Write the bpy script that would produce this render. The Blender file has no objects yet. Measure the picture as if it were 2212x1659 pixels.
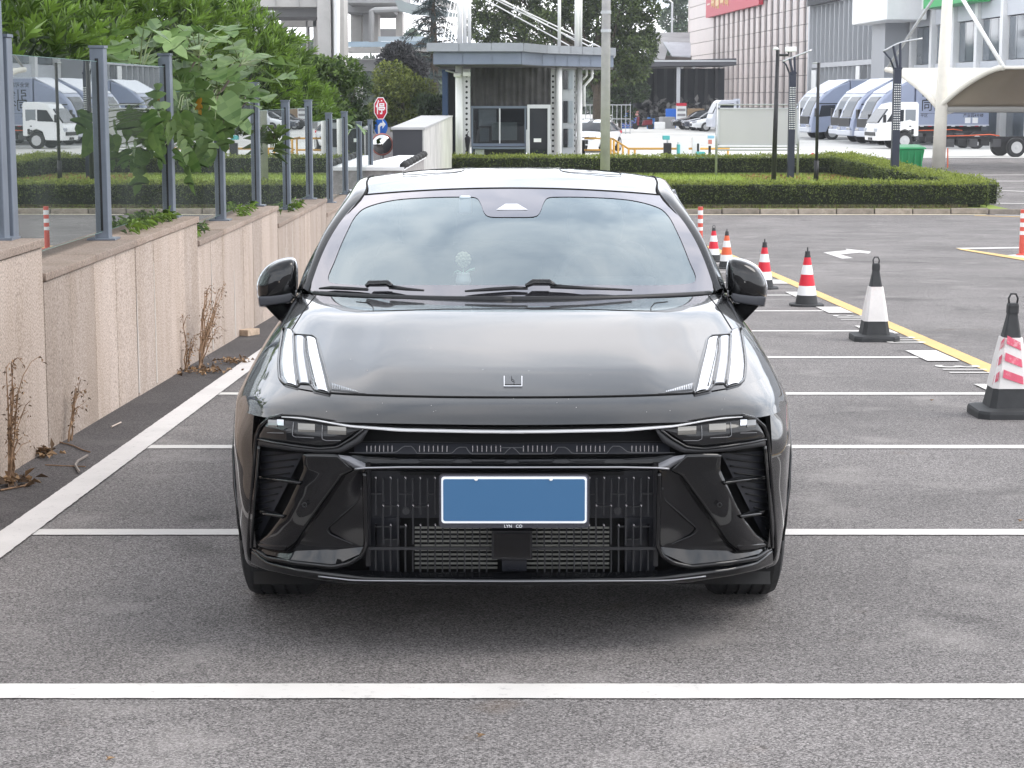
import bpy, bmesh, math, random
import numpy as np
from mathutils import Vector, Matrix
from mathutils.bvhtree import BVHTree

random.seed(7)
rng = np.random.default_rng(7)
R = math.radians
scene = bpy.context.scene
COL = scene.collection

# ------------------------------------------------------------------ camera
PITCH = R(8.425)          # camera looks down this much
TILT = R(1.991)           # the parking bays fall away from the camera by this much
CAM_Z = 1.5
cam_data = bpy.data.cameras.new('camera')
cam = bpy.data.objects.new('camera', cam_data)
COL.objects.link(cam)
cam.location = (0, 0, CAM_Z)
cam.rotation_euler = (math.pi / 2 - PITCH, 0, 0)
cam_data.sensor_width = 36.0
cam_data.lens = 36.0 * 4206 / 2212
cam_data.clip_start = 0.1
cam_data.clip_end = 3000
scene.camera = cam

# ------------------------------------------------------------------ world
world = bpy.data.worlds.new('World')
scene.world = world
world.use_nodes = True
nt = world.node_tree
nt.nodes.clear()
SUN_EL, SUN_AZ = R(50), R(98)      # azimuth clockwise from +Y; veiled sun on the right
def wn(t, **kw):
    n = nt.nodes.new(t)
    for k, v in kw.items():
        setattr(n, k, v)
    return n
out = wn('ShaderNodeOutputWorld')
bg = wn('ShaderNodeBackground')
sky = wn('ShaderNodeTexSky', sky_type='NISHITA', sun_disc=False, sun_elevation=SUN_EL, sun_rotation=SUN_AZ)
sky.air_density = 1.0; sky.dust_density = 3.0; sky.ozone_density = 1.0
tc = wn('ShaderNodeTexCoord')
sep = wn('ShaderNodeSeparateXYZ')
nt.links.new(tc.outputs['Generated'], sep.inputs[0])
zc = wn('ShaderNodeMath', operation='MAXIMUM'); zc.inputs[1].default_value = 0.0
nt.links.new(sep.outputs['Z'], zc.inputs[0])
za = wn('ShaderNodeMath', operation='ADD'); za.inputs[1].default_value = 0.22
nt.links.new(zc.outputs[0], za.inputs[0])
dv = wn('ShaderNodeVectorMath', operation='DIVIDE')
cmb = wn('ShaderNodeCombineXYZ')
for i in range(3):
    nt.links.new(za.outputs[0], cmb.inputs[i])
nt.links.new(tc.outputs['Generated'], dv.inputs[0])
nt.links.new(cmb.outputs[0], dv.inputs[1])
n1 = wn('ShaderNodeTexNoise'); n1.inputs['Scale'].default_value = 3.2; n1.inputs['Detail'].default_value = 7; n1.inputs['Roughness'].default_value = 0.55
n1.inputs['Distortion'].default_value = 0.4
nt.links.new(dv.outputs[0], n1.inputs['Vector'])
ramp = wn('ShaderNodeValToRGB')
ramp.color_ramp.elements[0].position = 0.36; ramp.color_ramp.elements[0].color = (0.56, 0.62, 0.69, 1)
ramp.color_ramp.elements[1].position = 0.66; ramp.color_ramp.elements[1].color = (1.0, 1.0, 1.0, 1)
e = ramp.color_ramp.elements.new(0.50); e.color = (0.78, 0.82, 0.86, 1)
nt.links.new(n1.outputs['Fac'], ramp.inputs[0])
CLOUD = 16.5
cl = wn('ShaderNodeMixRGB', blend_type='MULTIPLY'); cl.inputs[0].default_value = 1.0
cl.inputs[2].default_value = (CLOUD * 1.01, CLOUD * 0.995, CLOUD * 1.01, 1)
# thin bright cloud low down, thicker and darker overhead
el = wn('ShaderNodeValToRGB')
el.color_ramp.elements[0].position = 0.40; el.color_ramp.elements[0].color = (0.95, 0.95, 0.95, 1)
el.color_ramp.elements[1].position = 0.85; el.color_ramp.elements[1].color = (0.50, 0.50, 0.50, 1)
e = el.color_ramp.elements.new(0.60); e.color = (0.60, 0.60, 0.60, 1)
nt.links.new(sep.outputs['Z'], el.inputs[0])
ce = wn('ShaderNodeMixRGB', blend_type='MULTIPLY'); ce.inputs[0].default_value = 1.0
nt.links.new(ramp.outputs[0], ce.inputs[1]); nt.links.new(el.outputs[0], ce.inputs[2])
nt.links.new(ce.outputs[0], cl.inputs[1])
mx = wn('ShaderNodeMixRGB', blend_type='MIX'); mx.inputs[0].default_value = 0.88
nt.links.new(sky.outputs[0], mx.inputs[1]); nt.links.new(cl.outputs[0], mx.inputs[2])
nt.links.new(mx.outputs[0], bg.inputs['Color'])
bg.inputs['Strength'].default_value = 0.12
nt.links.new(bg.outputs[0], out.inputs[0])

# ------------------------------------------------------------------ sun (veiled by cloud)
sun_data = bpy.data.lights.new('sun', 'SUN')
sun_data.energy = 0.9
sun_data.angle = R(28)
sun_data.color = (1.0, 0.96, 0.9)
sun = bpy.data.objects.new('sun', sun_data)
COL.objects.link(sun)
sd = Vector((math.sin(SUN_AZ) * math.cos(SUN_EL), math.cos(SUN_AZ) * math.cos(SUN_EL), math.sin(SUN_EL)))
sun.rotation_euler = sd.to_track_quat('Z', 'Y').to_euler()
sun.location = (0, 0, 30)

scene.view_settings.view_transform = 'Standard'
scene.view_settings.look = 'None'
scene.view_settings.exposure = 0.88
scene.view_settings.gamma = 1.0
scene.view_settings.use_curve_mapping = False
scene.render.engine = 'CYCLES'
scene.cycles.max_bounces = 6
scene.cycles.diffuse_bounces = 3
scene.cycles.glossy_bounces = 4
scene.cycles.volume_bounces = 0
scene.cycles.transparent_max_bounces = 12
scene.cycles.use_denoising = True
scene.cycles.caustics_reflective = False
scene.cycles.caustics_refractive = False

# ------------------------------------------------------------------ helpers
F_PX, CX, CY = 4206.0, 1106.0, 829.5      # focal length and centre used while measuring
def ray(px, py, pitch=PITCH):
    u = (px - CX) / F_PX; v = (py - CY) / F_PX
    c, s = math.cos(pitch), math.sin(pitch)
    return Vector((u, c - v * s, -(s + v * c)))
def at(px, py, Y):
    """measured picture point at depth Y -> place in the world"""
    d = ray(px, py)
    k = Y / d.y
    return Vector((d.x * k, Y, CAM_Z + d.z * k))
def at_z(px, py, z):
    d = ray(px, py)
    k = (z - CAM_Z) / d.z
    return Vector((d.x * k, d.y * k, z))
PT = PITCH - TILT
CT, ST = math.cos(TILT), math.sin(TILT)
def T(x, y, z=0.0):
    """bay frame (z = 0 on the asphalt) -> world"""
    zr = z - CAM_Z
    return Vector((x, y * CT + zr * ST, CAM_Z - y * ST + zr * CT))
def bay(px, py):
    """measured picture point on the bay surface -> bay frame x, y"""
    d = ray(px, py, PT)
    k = -CAM_Z / d.z
    return d.x * k, d.y * k
GP = [(-60, 2.05), (43, -1.496), (48, -1.58), (52.5, -1.58), (60, -1.32), (76, -1.0), (400, -1.0), (2500, -1.0)]
def gz(y):
    if y < 43:
        return T(0, 0, 0).z - math.tan(TILT) * (y - T(0, 0, 0).y)
    return float(np.interp(y, [p[0] for p in GP], [p[1] for p in GP]))

def set_props(o, label=None, cat=None, group=None, kind=None):
    if label: o['label'] = label
    if cat: o['category'] = cat
    if group: o['group'] = group
    if kind: o['kind'] = kind
    return o
def thing(name, label, cat, loc=(0, 0, 0), rotz=0.0, group=None):
    o = bpy.data.objects.new(name, None)
    o.empty_display_size = 0.2
    COL.objects.link(o)
    o.location = loc
    o.rotation_euler = (0, 0, rotz)
    return set_props(o, label, cat, group)
def new_obj(name, me, parent=None, mat=None):
    if mat is not None and not me.materials:
        me.materials.append(mat)
    o = bpy.data.objects.new(name, me)
    COL.objects.link(o)
    if parent is not None:
        o.parent = parent
    return o
def base_of(parent):
    v = Vector((0, 0, 0))
    while parent is not None:
        v = v + Vector(parent.location)
        parent = parent.parent
    return v
def copy_tree(o, parent=None):
    c = o.copy()
    COL.objects.link(c)
    c.parent = parent
    for ch in list(o.children):
        copy_tree(ch, c)
    return c

class MB:
    def __init__(self):
        self.v = []; self.f = []
    def add(self, verts, faces):
        n = len(self.v)
        self.v += [tuple(p) for p in verts]
        self.f += [tuple(i + n for i in f) for f in faces]
        return self
    def box(self, x0, x1, y0, y1, z0, z1):
        p = [(x0, y0, z0), (x1, y0, z0), (x1, y1, z0), (x0, y1, z0), (x0, y0, z1), (x1, y0, z1), (x1, y1, z1), (x0, y1, z1)]
        return self.add(p, [(0, 3, 2, 1), (4, 5, 6, 7), (0, 1, 5, 4), (1, 2, 6, 5), (2, 3, 7, 6), (3, 0, 4, 7)])
    def hexa(self, p):
        return self.add(p, [(0, 3, 2, 1), (4, 5, 6, 7), (0, 1, 5, 4), (1, 2, 6, 5), (2, 3, 7, 6), (3, 0, 4, 7)])
    def obox(self, c, sx, sy, sz, rz=0.0):
        """box of size sx, sy, sz, bottom centre at c, turned rz"""
        ca, sa = math.cos(rz), math.sin(rz)
        p = []
        for z in (0, sz):
            for x, y in ((-sx/2, -sy/2), (sx/2, -sy/2), (sx/2, sy/2), (-sx/2, sy/2)):
                p.append((c[0] + x*ca - y*sa, c[1] + x*sa + y*ca, c[2] + z))
        return self.hexa(p)
    def prism(self, poly, ext):
        """planar polygon (3d points) pushed along ext"""
        n = len(poly); e = Vector(ext)
        a = [Vector(p) for p in poly]; b = [p + e for p in a]
        fs = [tuple(range(n))[::-1], tuple(range(n, 2 * n))]
        fs += [(i, (i + 1) % n, n + (i + 1) % n, n + i) for i in range(n)]
        return self.add(a + b, fs)
    def tube(self, pts, r, n=8, cap=True, closed=False):
        pts = [Vector(p) for p in pts]
        m = len(pts)
        rr = r if isinstance(r, (list, tuple)) else [r] * m
        rings = []; up = None
        for i, p in enumerate(pts):
            a = pts[i - 1] if (i > 0 or closed) else p
            b = pts[(i + 1) % m] if (i < m - 1 or closed) else p
            d = (b - a)
            d = d.normalized() if d.length > 1e-9 else Vector((0, 0, 1))
            if up is None:
                up = Vector((0, 0, 1)) if abs(d.z) < 0.9 else Vector((1, 0, 0))
            s = d.cross(up)
            if s.length < 1e-6:
                s = d.cross(Vector((0, 1, 0)))
            s.normalize(); t = s.cross(d).normalized(); up = t
            rings.append([p + (s * math.cos(2*math.pi*k/n) + t * math.sin(2*math.pi*k/n)) * rr[i] for k in range(n)])
        vs = [q for g in rings for q in g]
        fs = []
        for i in range(m if closed else m - 1):
            j = (i + 1) % m
            for k in range(n):
                l = (k + 1) % n
                fs.append((i*n + k, i*n + l, j*n + l, j*n + k))
        if cap and not closed:
            fs.append(tuple(range(n))[::-1]); fs.append(tuple(range((m-1)*n, m*n)))
        return self.add(vs, fs)
    def lathe(self, prof, c=(0, 0, 0), n=24, axis='z', cap=True):
        vs = []; c = Vector(c)
        for r, h in prof:
            for k in range(n):
                a = 2 * math.pi * k / n
                q = (r * math.cos(a), r * math.sin(a), h)
                if axis == 'x': q = (h, q[0], q[1])
                elif axis == 'y': q = (q[0], h, q[1])
                vs.append(c + Vector(q))
        fs = []
        for i in range(len(prof) - 1):
            for k in range(n):
                l = (k + 1) % n
                fs.append((i*n + k, i*n + l, (i+1)*n + l, (i+1)*n + k))
        if cap:
            fs.append(tuple(range(n))[::-1]); fs.append(tuple(range((len(prof)-1)*n, len(prof)*n)))
        return self.add(vs, fs)
    def grid(self, rows, closed=False):
        m, n = len(rows), len(rows[0])
        vs = [p for r in rows for p in r]
        fs = []
        for i in range(m - 1):
            for j in range(n if closed else n - 1):
                k = (j + 1) % n
                fs.append((i*n + j, i*n + k, (i+1)*n + k, (i+1)*n + j))
        return self.add(vs, fs)
    def mirror_x(self):
        self.mirrored = True; n = len(self.v)
        self.v += [(-p[0], p[1], p[2]) for p in self.v]
        self.f += [tuple(i + n for i in f)[::-1] for f in self.f]
        return self
    def build(self, name, mat, parent=None, smooth=False, w=False, bevel=0, seg=2, solid=0, sub=0, fix=False):
        o0 = base_of(parent) if (w and parent is not None) else Vector((0, 0, 0))
        me = bpy.data.meshes.new(name)
        me.from_pydata([(p[0]-o0.x, p[1]-o0.y, p[2]-o0.z) for p in self.v], [], self.f)
        if fix:
            bm = bmesh.new(); bm.from_mesh(me)
            bmesh.ops.remove_doubles(bm, verts=bm.verts, dist=1e-5)
            bmesh.ops.recalc_face_normals(bm, faces=bm.faces)
            bm.to_mesh(me); bm.free()
        if smooth:
            me.shade_smooth()
        me.update()
        o = new_obj(name, me, parent, mat)
        if solid:
            md = o.modifiers.new('solid', 'SOLIDIFY'); md.thickness = solid; md.offset = -1
        if bevel:
            md = o.modifiers.new('bevel', 'BEVEL'); md.width = bevel; md.segments = seg; md.limit_method = 'ANGLE'; md.angle_limit = R(35)
            me.shade_smooth()
            md2 = o.modifiers.new('wn', 'WEIGHTED_NORMAL'); md2.keep_sharp = True
        if sub:
            md = o.modifiers.new('sub', 'SUBSURF'); md.levels = sub; md.render_levels = sub
        return o

# ------------------------------------------------------------------ materials
MATS = {}
def mat(name, col=(0.5, 0.5, 0.5), rough=0.6, metal=0.0, var=0.0, vs=4.0, bump=0.0, bs=60.0, ior=1.45, coat=0.0, spec=0.5, rand=0.0, dirt=None, ds=3.0, alpha=1.0, emit=0):
    if name in MATS: return MATS[name]
    m = bpy.data.materials.new(name); m.use_nodes = True
    t = m.node_tree; b = t.nodes['Principled BSDF']
    b.inputs['Base Color'].default_value = (*col, 1)
    b.inputs['Roughness'].default_value = rough
    b.inputs['Metallic'].default_value = metal
    b.inputs['IOR'].default_value = ior
    b.inputs['Specular IOR Level'].default_value = spec
    b.inputs['Coat Weight'].default_value = coat
    b.inputs['Coat Roughness'].default_value = 0.03
    src = None
    geo = t.nodes.new('ShaderNodeTexCoord')
    if var or dirt:
        n = t.nodes.new('ShaderNodeTexNoise'); n.inputs['Scale'].default_value = vs; n.inputs['Detail'].default_value = 6; n.inputs['Roughness'].default_value = 0.65
        t.links.new(geo.outputs['Object'], n.inputs['Vector'])
        mr = t.nodes.new('ShaderNodeMapRange'); mr.inputs[1].default_value = 0.3; mr.inputs[2].default_value = 0.7
        mr.inputs[3].default_value = 1 - var; mr.inputs[4].default_value = 1 + var
        t.links.new(n.outputs['Fac'], mr.inputs[0])
        mm = t.nodes.new('ShaderNodeMixRGB'); mm.blend_type = 'MULTIPLY'; mm.inputs[0].default_value = 1
        mm.inputs[1].default_value = (*col, 1)
        t.links.new(mr.outputs[0], mm.inputs[2]); src = mm.outputs[0]
    if rand:
        oi = t.nodes.new('ShaderNodeObjectInfo')
        mr = t.nodes.new('ShaderNodeMapRange'); mr.inputs[3].default_value = 1 - rand; mr.inputs[4].default_value = 1 + rand
        t.links.new(oi.outputs['Random'], mr.inputs[0])
        mm = t.nodes.new('ShaderNodeMixRGB'); mm.blend_type = 'MULTIPLY'; mm.inputs[0].default_value = 1
        mm.inputs[1].default_value = (*col, 1)
        if src: t.links.new(src, mm.inputs[1])
        t.links.new(mr.outputs[0], mm.inputs[2]); src = mm.outputs[0]
    if dirt:
        n = t.nodes.new('ShaderNodeTexNoise'); n.inputs['Scale'].default_value = ds; n.inputs['Detail'].default_value = 8; n.inputs['Roughness'].default_value = 0.7
        t.links.new(geo.outputs['Object'], n.inputs['Vector'])
        mr = t.nodes.new('ShaderNodeMapRange'); mr.inputs[1].default_value = 0.52; mr.inputs[2].default_value = 0.72
        mr.inputs[3].default_value = 0; mr.inputs[4].default_value = 0.7
        t.links.new(n.outputs['Fac'], mr.inputs[0])
        mm = t.nodes.new('ShaderNodeMixRGB'); mm.inputs[1].default_value = (*col, 1); mm.inputs[2].default_value = (*dirt, 1)
        if src: t.links.new(src, mm.inputs[1])
        t.links.new(mr.outputs[0], mm.inputs[0]); src = mm.outputs[0]
    if src: t.links.new(src, b.inputs['Base Color'])
    if bump:
        n = t.nodes.new('ShaderNodeTexNoise'); n.inputs['Scale'].default_value = bs; n.inputs['Detail'].default_value = 4
        t.links.new(geo.outputs['Object'], n.inputs['Vector'])
        bp = t.nodes.new('ShaderNodeBump'); bp.inputs['Strength'].default_value = bump; bp.inputs['Distance'].default_value = 0.01
        t.links.new(n.outputs['Fac'], bp.inputs['Height']); t.links.new(bp.outputs[0], b.inputs['Normal'])
    if emit:
        b.inputs['Emission Color'].default_value = (*col, 1); b.inputs['Emission Strength'].default_value = emit
    MATS[name] = m
    return m
def glass_mat(name, tint=(0.8, 0.9, 0.88), ior=1.7, refl=(0.95, 0.98, 1.0), base=0.0, rough=0.0, dust=0.0):
    """thin pane: mirror by Fresnel over a tinted see-through sheet"""
    if name in MATS: return MATS[name]
    m = bpy.data.materials.new(name); m.use_nodes = True
    t = m.node_tree; t.nodes.clear()
    o = t.nodes.new('ShaderNodeOutputMaterial')
    fr = t.nodes.new('ShaderNodeFresnel'); fr.inputs['IOR'].default_value = ior
    mr = t.nodes.new('ShaderNodeMapRange'); mr.inputs[3].default_value = base; mr.inputs[4].default_value = 1.0
    t.links.new(fr.outputs[0], mr.inputs[0])
    gl = t.nodes.new('ShaderNodeBsdfGlossy'); gl.inputs['Color'].default_value = (*refl, 1); gl.inputs['Roughness'].default_value = rough
    tr = t.nodes.new('ShaderNodeBsdfTransparent'); tr.inputs['Color'].default_value = (*tint, 1)
    mx = t.nodes.new('ShaderNodeMixShader')
    t.links.new(mr.outputs[0], mx.inputs[0]); t.links.new(tr.outputs[0], mx.inputs[1]); t.links.new(gl.outputs[0], mx.inputs[2])
    if dust:      # grey-green film of dust, uneven
        df = t.nodes.new('ShaderNodeBsdfDiffuse'); df.inputs['Color'].default_value = (.62, .68, .66, 1)
        g = t.nodes.new('ShaderNodeNewGeometry'); n = t.nodes.new('ShaderNodeTexNoise'); n.inputs['Scale'].default_value = 1.3; n.inputs['Detail'].default_value = 7
        t.links.new(g.outputs['Position'], n.inputs['Vector'])
        m2 = t.nodes.new('ShaderNodeMapRange'); m2.inputs[1].default_value = .3; m2.inputs[2].default_value = .75; m2.inputs[3].default_value = dust * .35; m2.inputs[4].default_value = dust * 1.6
        t.links.new(n.outputs['Fac'], m2.inputs[0])
        m3 = t.nodes.new('ShaderNodeMixShader'); t.links.new(m2.outputs[0], m3.inputs[0]); t.links.new(mx.outputs[0], m3.inputs[1]); t.links.new(df.outputs[0], m3.inputs[2])
        mx = m3
    t.links.new(mx.outputs[0], o.inputs[0])
    MATS[name] = m
    return m
def leaf_mat(name, dark, light, trans=0.25, rough=0.5):
    if name in MATS: return MATS[name]
    m = bpy.data.materials.new(name); m.use_nodes = True
    t = m.node_tree; b = t.nodes['Principled BSDF']; o = t.nodes['Material Output']
    a = t.nodes.new('ShaderNodeAttribute'); a.attribute_name = 'tone'
    oi = t.nodes.new('ShaderNodeObjectInfo')
    mxc = t.nodes.new('ShaderNodeMixRGB'); mxc.inputs[1].default_value = (*dark, 1); mxc.inputs[2].default_value = (*light, 1)
    t.links.new(a.outputs['Fac'], mxc.inputs[0])
    t.links.new(mxc.outputs[0], b.inputs['Base Color'])
    b.inputs['Roughness'].default_value = rough
    tl = t.nodes.new('ShaderNodeBsdfTranslucent')
    t.links.new(mxc.outputs[0], tl.inputs['Color'])
    ms = t.nodes.new('ShaderNodeMixShader'); ms.inputs[0].default_value = trans
    t.links.new(b.outputs[0], ms.inputs[1]); t.links.new(tl.outputs[0], ms.inputs[2]); t.links.new(ms.outputs[0], o.inputs[0])
    MATS[name] = m
    return m

# ------------------------------------------------------------------ leaves
def unit(a):
    return a / np.maximum(np.linalg.norm(a, axis=1, keepdims=True), 1e-9)
def leaves(P, D, L, W, tone, fold=0.25, droop=0.0):
    """pointed leaves: base P, direction D, length L, width W (2 quads folded on the midrib)"""
    n = len(P)
    D = unit(D)
    r = unit(rng.normal(size=(n, 3)) * 0.6 + np.array([0, 0, 1.0]))
    S = unit(np.cross(D, r)); N = np.cross(S, D)
    L = L[:, None]; W = W[:, None]
    mid = P + D * L * 0.45
    tip = P + D * L - np.array([0, 0, 1.0]) * L * droop
    a = mid + S * W * 0.5 + N * W * fold
    b = mid - S * W * 0.5 + N * W * fold
    V = np.stack([P, a, tip, b], axis=1).reshape(-1, 3)
    idx = np.arange(n) * 4
    Fc = np.stack([idx, idx + 1, idx + 2, idx, idx + 2, idx + 3], axis=1).reshape(-1, 3)
    tn = np.repeat(tone, 2)
    return V, Fc, tn
def leaf_obj(name, VFT, mat_, parent=None, w=True, kind=None):
    V = np.concatenate([x[0] for x in VFT]); off = 0; fs = []
    for x in VFT:
        fs.append(x[1] + off); off += len(x[0])
    Fc = np.concatenate(fs); tn = np.concatenate([x[2] for x in VFT])
    if w and parent is not None:
        V = V - np.array(base_of(parent))
    me = bpy.data.meshes.new(name)
    me.vertices.add(len(V)); me.vertices.foreach_set('co', V.astype(np.float32).ravel())
    me.loops.add(len(Fc) * 3); me.loops.foreach_set('vertex_index', Fc.astype(np.int32).ravel())
    me.polygons.add(len(Fc)); me.polygons.foreach_set('loop_start', np.arange(0, len(Fc) * 3, 3, dtype=np.int32))
    me.polygons.foreach_set('loop_total', np.full(len(Fc), 3, dtype=np.int32))
    at_ = me.attributes.new('tone', 'FLOAT', 'FACE'); at_.data.foreach_set('value', tn.astype(np.float32))
    me.update(); me.validate()
    o = new_obj(name, me, parent, mat_)
    if kind: o['kind'] = kind
    return o
def ball(n, c, r, shell=0.55, up=-1.0):
    """points in an ellipsoid, mostly near its skin"""
    d = unit(rng.normal(size=(n, 3)))
    d = np.where(d[:, 2:3] < up, d * np.array([1, 1, -1.0]), d)
    k = shell + (1 - shell) * rng.random((n, 1)) ** 0.6
    return np.array(c) + d * np.array(r) * k, d
def crown(blobs, n, L, W, jitter=0.9, upb=0.35, shell=0.55, lump=0.0):
    out_ = []
    tot = sum(b[1][0] * b[1][1] + b[1][0] * b[1][2] for b in blobs)
    for c, r in blobs:
        m = max(12, int(n * (r[0] * r[1] + r[0] * r[2]) / tot))
        P, d = ball(m, c, r, shell)
        D = d + rng.normal(size=(m, 3)) * jitter + np.array([0, 0, upb])
        out_.append(leaves(P, D, L * (0.7 + 0.6 * rng.random(m)), W * (0.7 + 0.6 * rng.random(m)), rng.random(m) ** 1.3))
    return out_
def rosettes(C, A, k, L, W, spread=0.8, droop=0.15):
    """tufts of k leaves round centres C with axes A"""
    n = len(C); A = unit(A)
    t = unit(np.cross(A, rng.normal(size=(n, 3)))); b = np.cross(A, t)
    out_ = []
    base_tone = rng.random(n) * 0.6
    for i in range(k):
        ang = 2 * math.pi * i * 0.381966 + rng.random((n, 1)) * 0.6
        sp = spread * (0.35 + 0.9 * (i / k))
        D = A + (t * np.cos(ang) + b * np.sin(ang)) * sp
        out_.append(leaves(C + A * (0.02 - 0.08 * i / k), D, L * (0.75 + 0.5 * rng.random(n)), W * (0.8 + 0.4 * rng.random(n)),
                           np.clip(base_tone + 0.4 * (1 - i / k) * rng.random(n) * 1.5, 0, 1), droop=droop))
    return out_
def text_mesh(body, size, extrude=0.002, align='CENTER', offset=0.0):
    cu = bpy.data.curves.new('lettering', 'FONT')
    cu.body = body; cu.size = size; cu.extrude = extrude; cu.align_x = align; cu.align_y = 'CENTER'; cu.offset = offset
    o = bpy.data.objects.new('lettering', cu); COL.objects.link(o)
    dg = bpy.context.evaluated_depsgraph_get()
    me = bpy.data.meshes.new_from_object(o.evaluated_get(dg))
    me.materials.clear()
    bpy.data.objects.remove(o); bpy.data.curves.remove(cu)
    return me
def lettering(name, body, size, mat_, parent, M4, extrude=0.002, align='CENTER', squash=1.0, offset=0.0):
    me = text_mesh(body, size, extrude, align, offset)
    me.transform(Matrix.Scale(squash, 4, (1, 0, 0)))
    me.transform(M4)
    return new_obj(name, me, parent, mat_)
def frame_mat(loc, right, up):
    r = Vector(right).normalized(); u = Vector(up).normalized(); n = r.cross(u)
    return Matrix(((r.x, u.x, n.x, loc[0]), (r.y, u.y, n.y, loc[1]), (r.z, u.z, n.z, loc[2]), (0, 0, 0, 1)))
# ================================================================== ground
def asphalt_mat(name, lo, hi, new=None, cell=130.0, split=None):
    m = bpy.data.materials.new(name); m.use_nodes = True
    t = m.node_tree; b = t.nodes['Principled BSDF']; L = t.links.new
    g = t.nodes.new('ShaderNodeNewGeometry')
    v = t.nodes.new('ShaderNodeTexVoronoi'); v.inputs['Scale'].default_value = cell
    L(g.outputs['Position'], v.inputs['Vector'])
    sx = t.nodes.new('ShaderNodeSeparateColor'); L(v.outputs['Color'], sx.inputs[0])
    n0 = t.nodes.new('ShaderNodeTexNoise'); n0.inputs['Scale'].default_value = cell * 0.7; n0.inputs['Detail'].default_value = 3
    L(g.outputs['Position'], n0.inputs['Vector'])
    ad = t.nodes.new('ShaderNodeMath'); ad.operation = 'MULTIPLY'; L(sx.outputs[0], ad.inputs[0]); L(n0.outputs['Fac'], ad.inputs[1])
    r = t.nodes.new('ShaderNodeValToRGB'); r.color_ramp.elements[0].position = 0.05; r.color_ramp.elements[1].position = 0.62
    r.color_ramp.elements[0].color = (*lo, 1); r.color_ramp.elements[1].color = (*hi, 1)
    L(ad.outputs[0], r.inputs[0])
    # broad wear and stains
    n1 = t.nodes.new('ShaderNodeTexNoise'); n1.inputs['Scale'].default_value = 0.55; n1.inputs['Detail'].default_value = 6; n1.inputs['Roughness'].default_value = 0.6
    L(g.outputs['Position'], n1.inputs['Vector'])
    mr = t.nodes.new('ShaderNodeMapRange'); mr.inputs[1].default_value = 0.3; mr.inputs[2].default_value = 0.72; mr.inputs[3].default_value = 0.74; mr.inputs[4].default_value = 1.22
    L(n1.outputs['Fac'], mr.inputs[0])
    mm = t.nodes.new('ShaderNodeMixRGB'); mm.blend_type = 'MULTIPLY'; mm.inputs[0].default_value = 1; L(r.outputs[0], mm.inputs[1]); L(mr.outputs[0], mm.inputs[2])
    # pale dust scuffs
    n2 = t.nodes.new('ShaderNodeTexNoise'); n2.inputs['Scale'].default_value = 1.7; n2.inputs['Detail'].default_value = 5
    L(g.outputs['Position'], n2.inputs['Vector'])
    m2 = t.nodes.new('ShaderNodeMapRange'); m2.inputs[1].default_value = 0.58; m2.inputs[2].default_value = 0.72; m2.inputs[3].default_value = 0; m2.inputs[4].default_value = 0.42
    L(n2.outputs['Fac'], m2.inputs[0])
    m3 = t.nodes.new('ShaderNodeMixRGB'); L(m2.outputs[0], m3.inputs[0]); L(mm.outputs[0], m3.inputs[1]); m3.inputs[2].default_value = (hi[0]*0.9, hi[1]*0.9, hi[2]*0.88, 1)
    # old oil and water stains
    n4 = t.nodes.new('ShaderNodeTexNoise'); n4.inputs['Scale'].default_value = 0.9; n4.inputs['Detail'].default_value = 4; n4.inputs['Distortion'].default_value = 1.2
    mq = t.nodes.new('ShaderNodeVectorMath'); mq.operation = 'ADD'; mq.inputs[1].default_value = (31, 17, 5); L(g.outputs['Position'], mq.inputs[0]); L(mq.outputs[0], n4.inputs['Vector'])
    m7 = t.nodes.new('ShaderNodeMapRange'); m7.inputs[1].default_value = 0.60; m7.inputs[2].default_value = 0.72; m7.inputs[3].default_value = 1; m7.inputs[4].default_value = 0.66
    L(n4.outputs['Fac'], m7.inputs[0])
    m8 = t.nodes.new('ShaderNodeMixRGB'); m8.blend_type = 'MULTIPLY'; m8.inputs[0].default_value = 1; L(m3.outputs[0], m8.inputs[1]); L(m7.outputs[0], m8.inputs[2]); m3 = m8
    # rusty specks
    n3 = t.nodes.new('ShaderNodeTexNoise'); n3.inputs['Scale'].default_value = 2.3; n3.inputs['Detail'].default_value = 2
    mp = t.nodes.new('ShaderNodeVectorMath'); mp.operation = 'ADD'; mp.inputs[1].default_value = (13, 7, 3); L(g.outputs['Position'], mp.inputs[0]); L(mp.outputs[0], n3.inputs['Vector'])
    m4 = t.nodes.new('ShaderNodeMapRange'); m4.inputs[1].default_value = 0.70; m4.inputs[2].default_value = 0.80; m4.inputs[3].default_value = 0; m4.inputs[4].default_value = 0.35
    L(n3.outputs['Fac'], m4.inputs[0])
    m5 = t.nodes.new('ShaderNodeMixRGB'); L(m4.outputs[0], m5.inputs[0]); L(m3.outputs[0], m5.inputs[1]); m5.inputs[2].default_value = (0.15, 0.10, 0.06, 1)
    col = m5.outputs[0]
    if split is not None:      # the narrow strip of newer asphalt beside the wall
        sp = t.nodes.new('ShaderNodeSeparateXYZ'); L(g.outputs['Position'], sp.inputs[0])
        lt = t.nodes.new('ShaderNodeMath'); lt.operation = 'LESS_THAN'; lt.inputs[1].default_value = split; L(sp.outputs['X'], lt.inputs[0])
        m6 = t.nodes.new('ShaderNodeMixRGB'); m6.blend_type = 'MULTIPLY'; L(lt.outputs[0], m6.inputs[0]); L(col, m6.inputs[1]); m6.inputs[2].default_value = (0.42, 0.41, 0.42, 1)
        col = m6.outputs[0]
    L(col, b.inputs['Base Color'])
    b.inputs['Roughness'].default_value = 0.85
    b.inputs['Specular IOR Level'].default_value = 0.35
    bp = t.nodes.new('ShaderNodeBump'); bp.inputs['Strength'].default_value = 0.7; bp.inputs['Distance'].default_value = 0.004
    L(v.outputs['Distance'], bp.inputs['Height']); bp.invert = True
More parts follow.
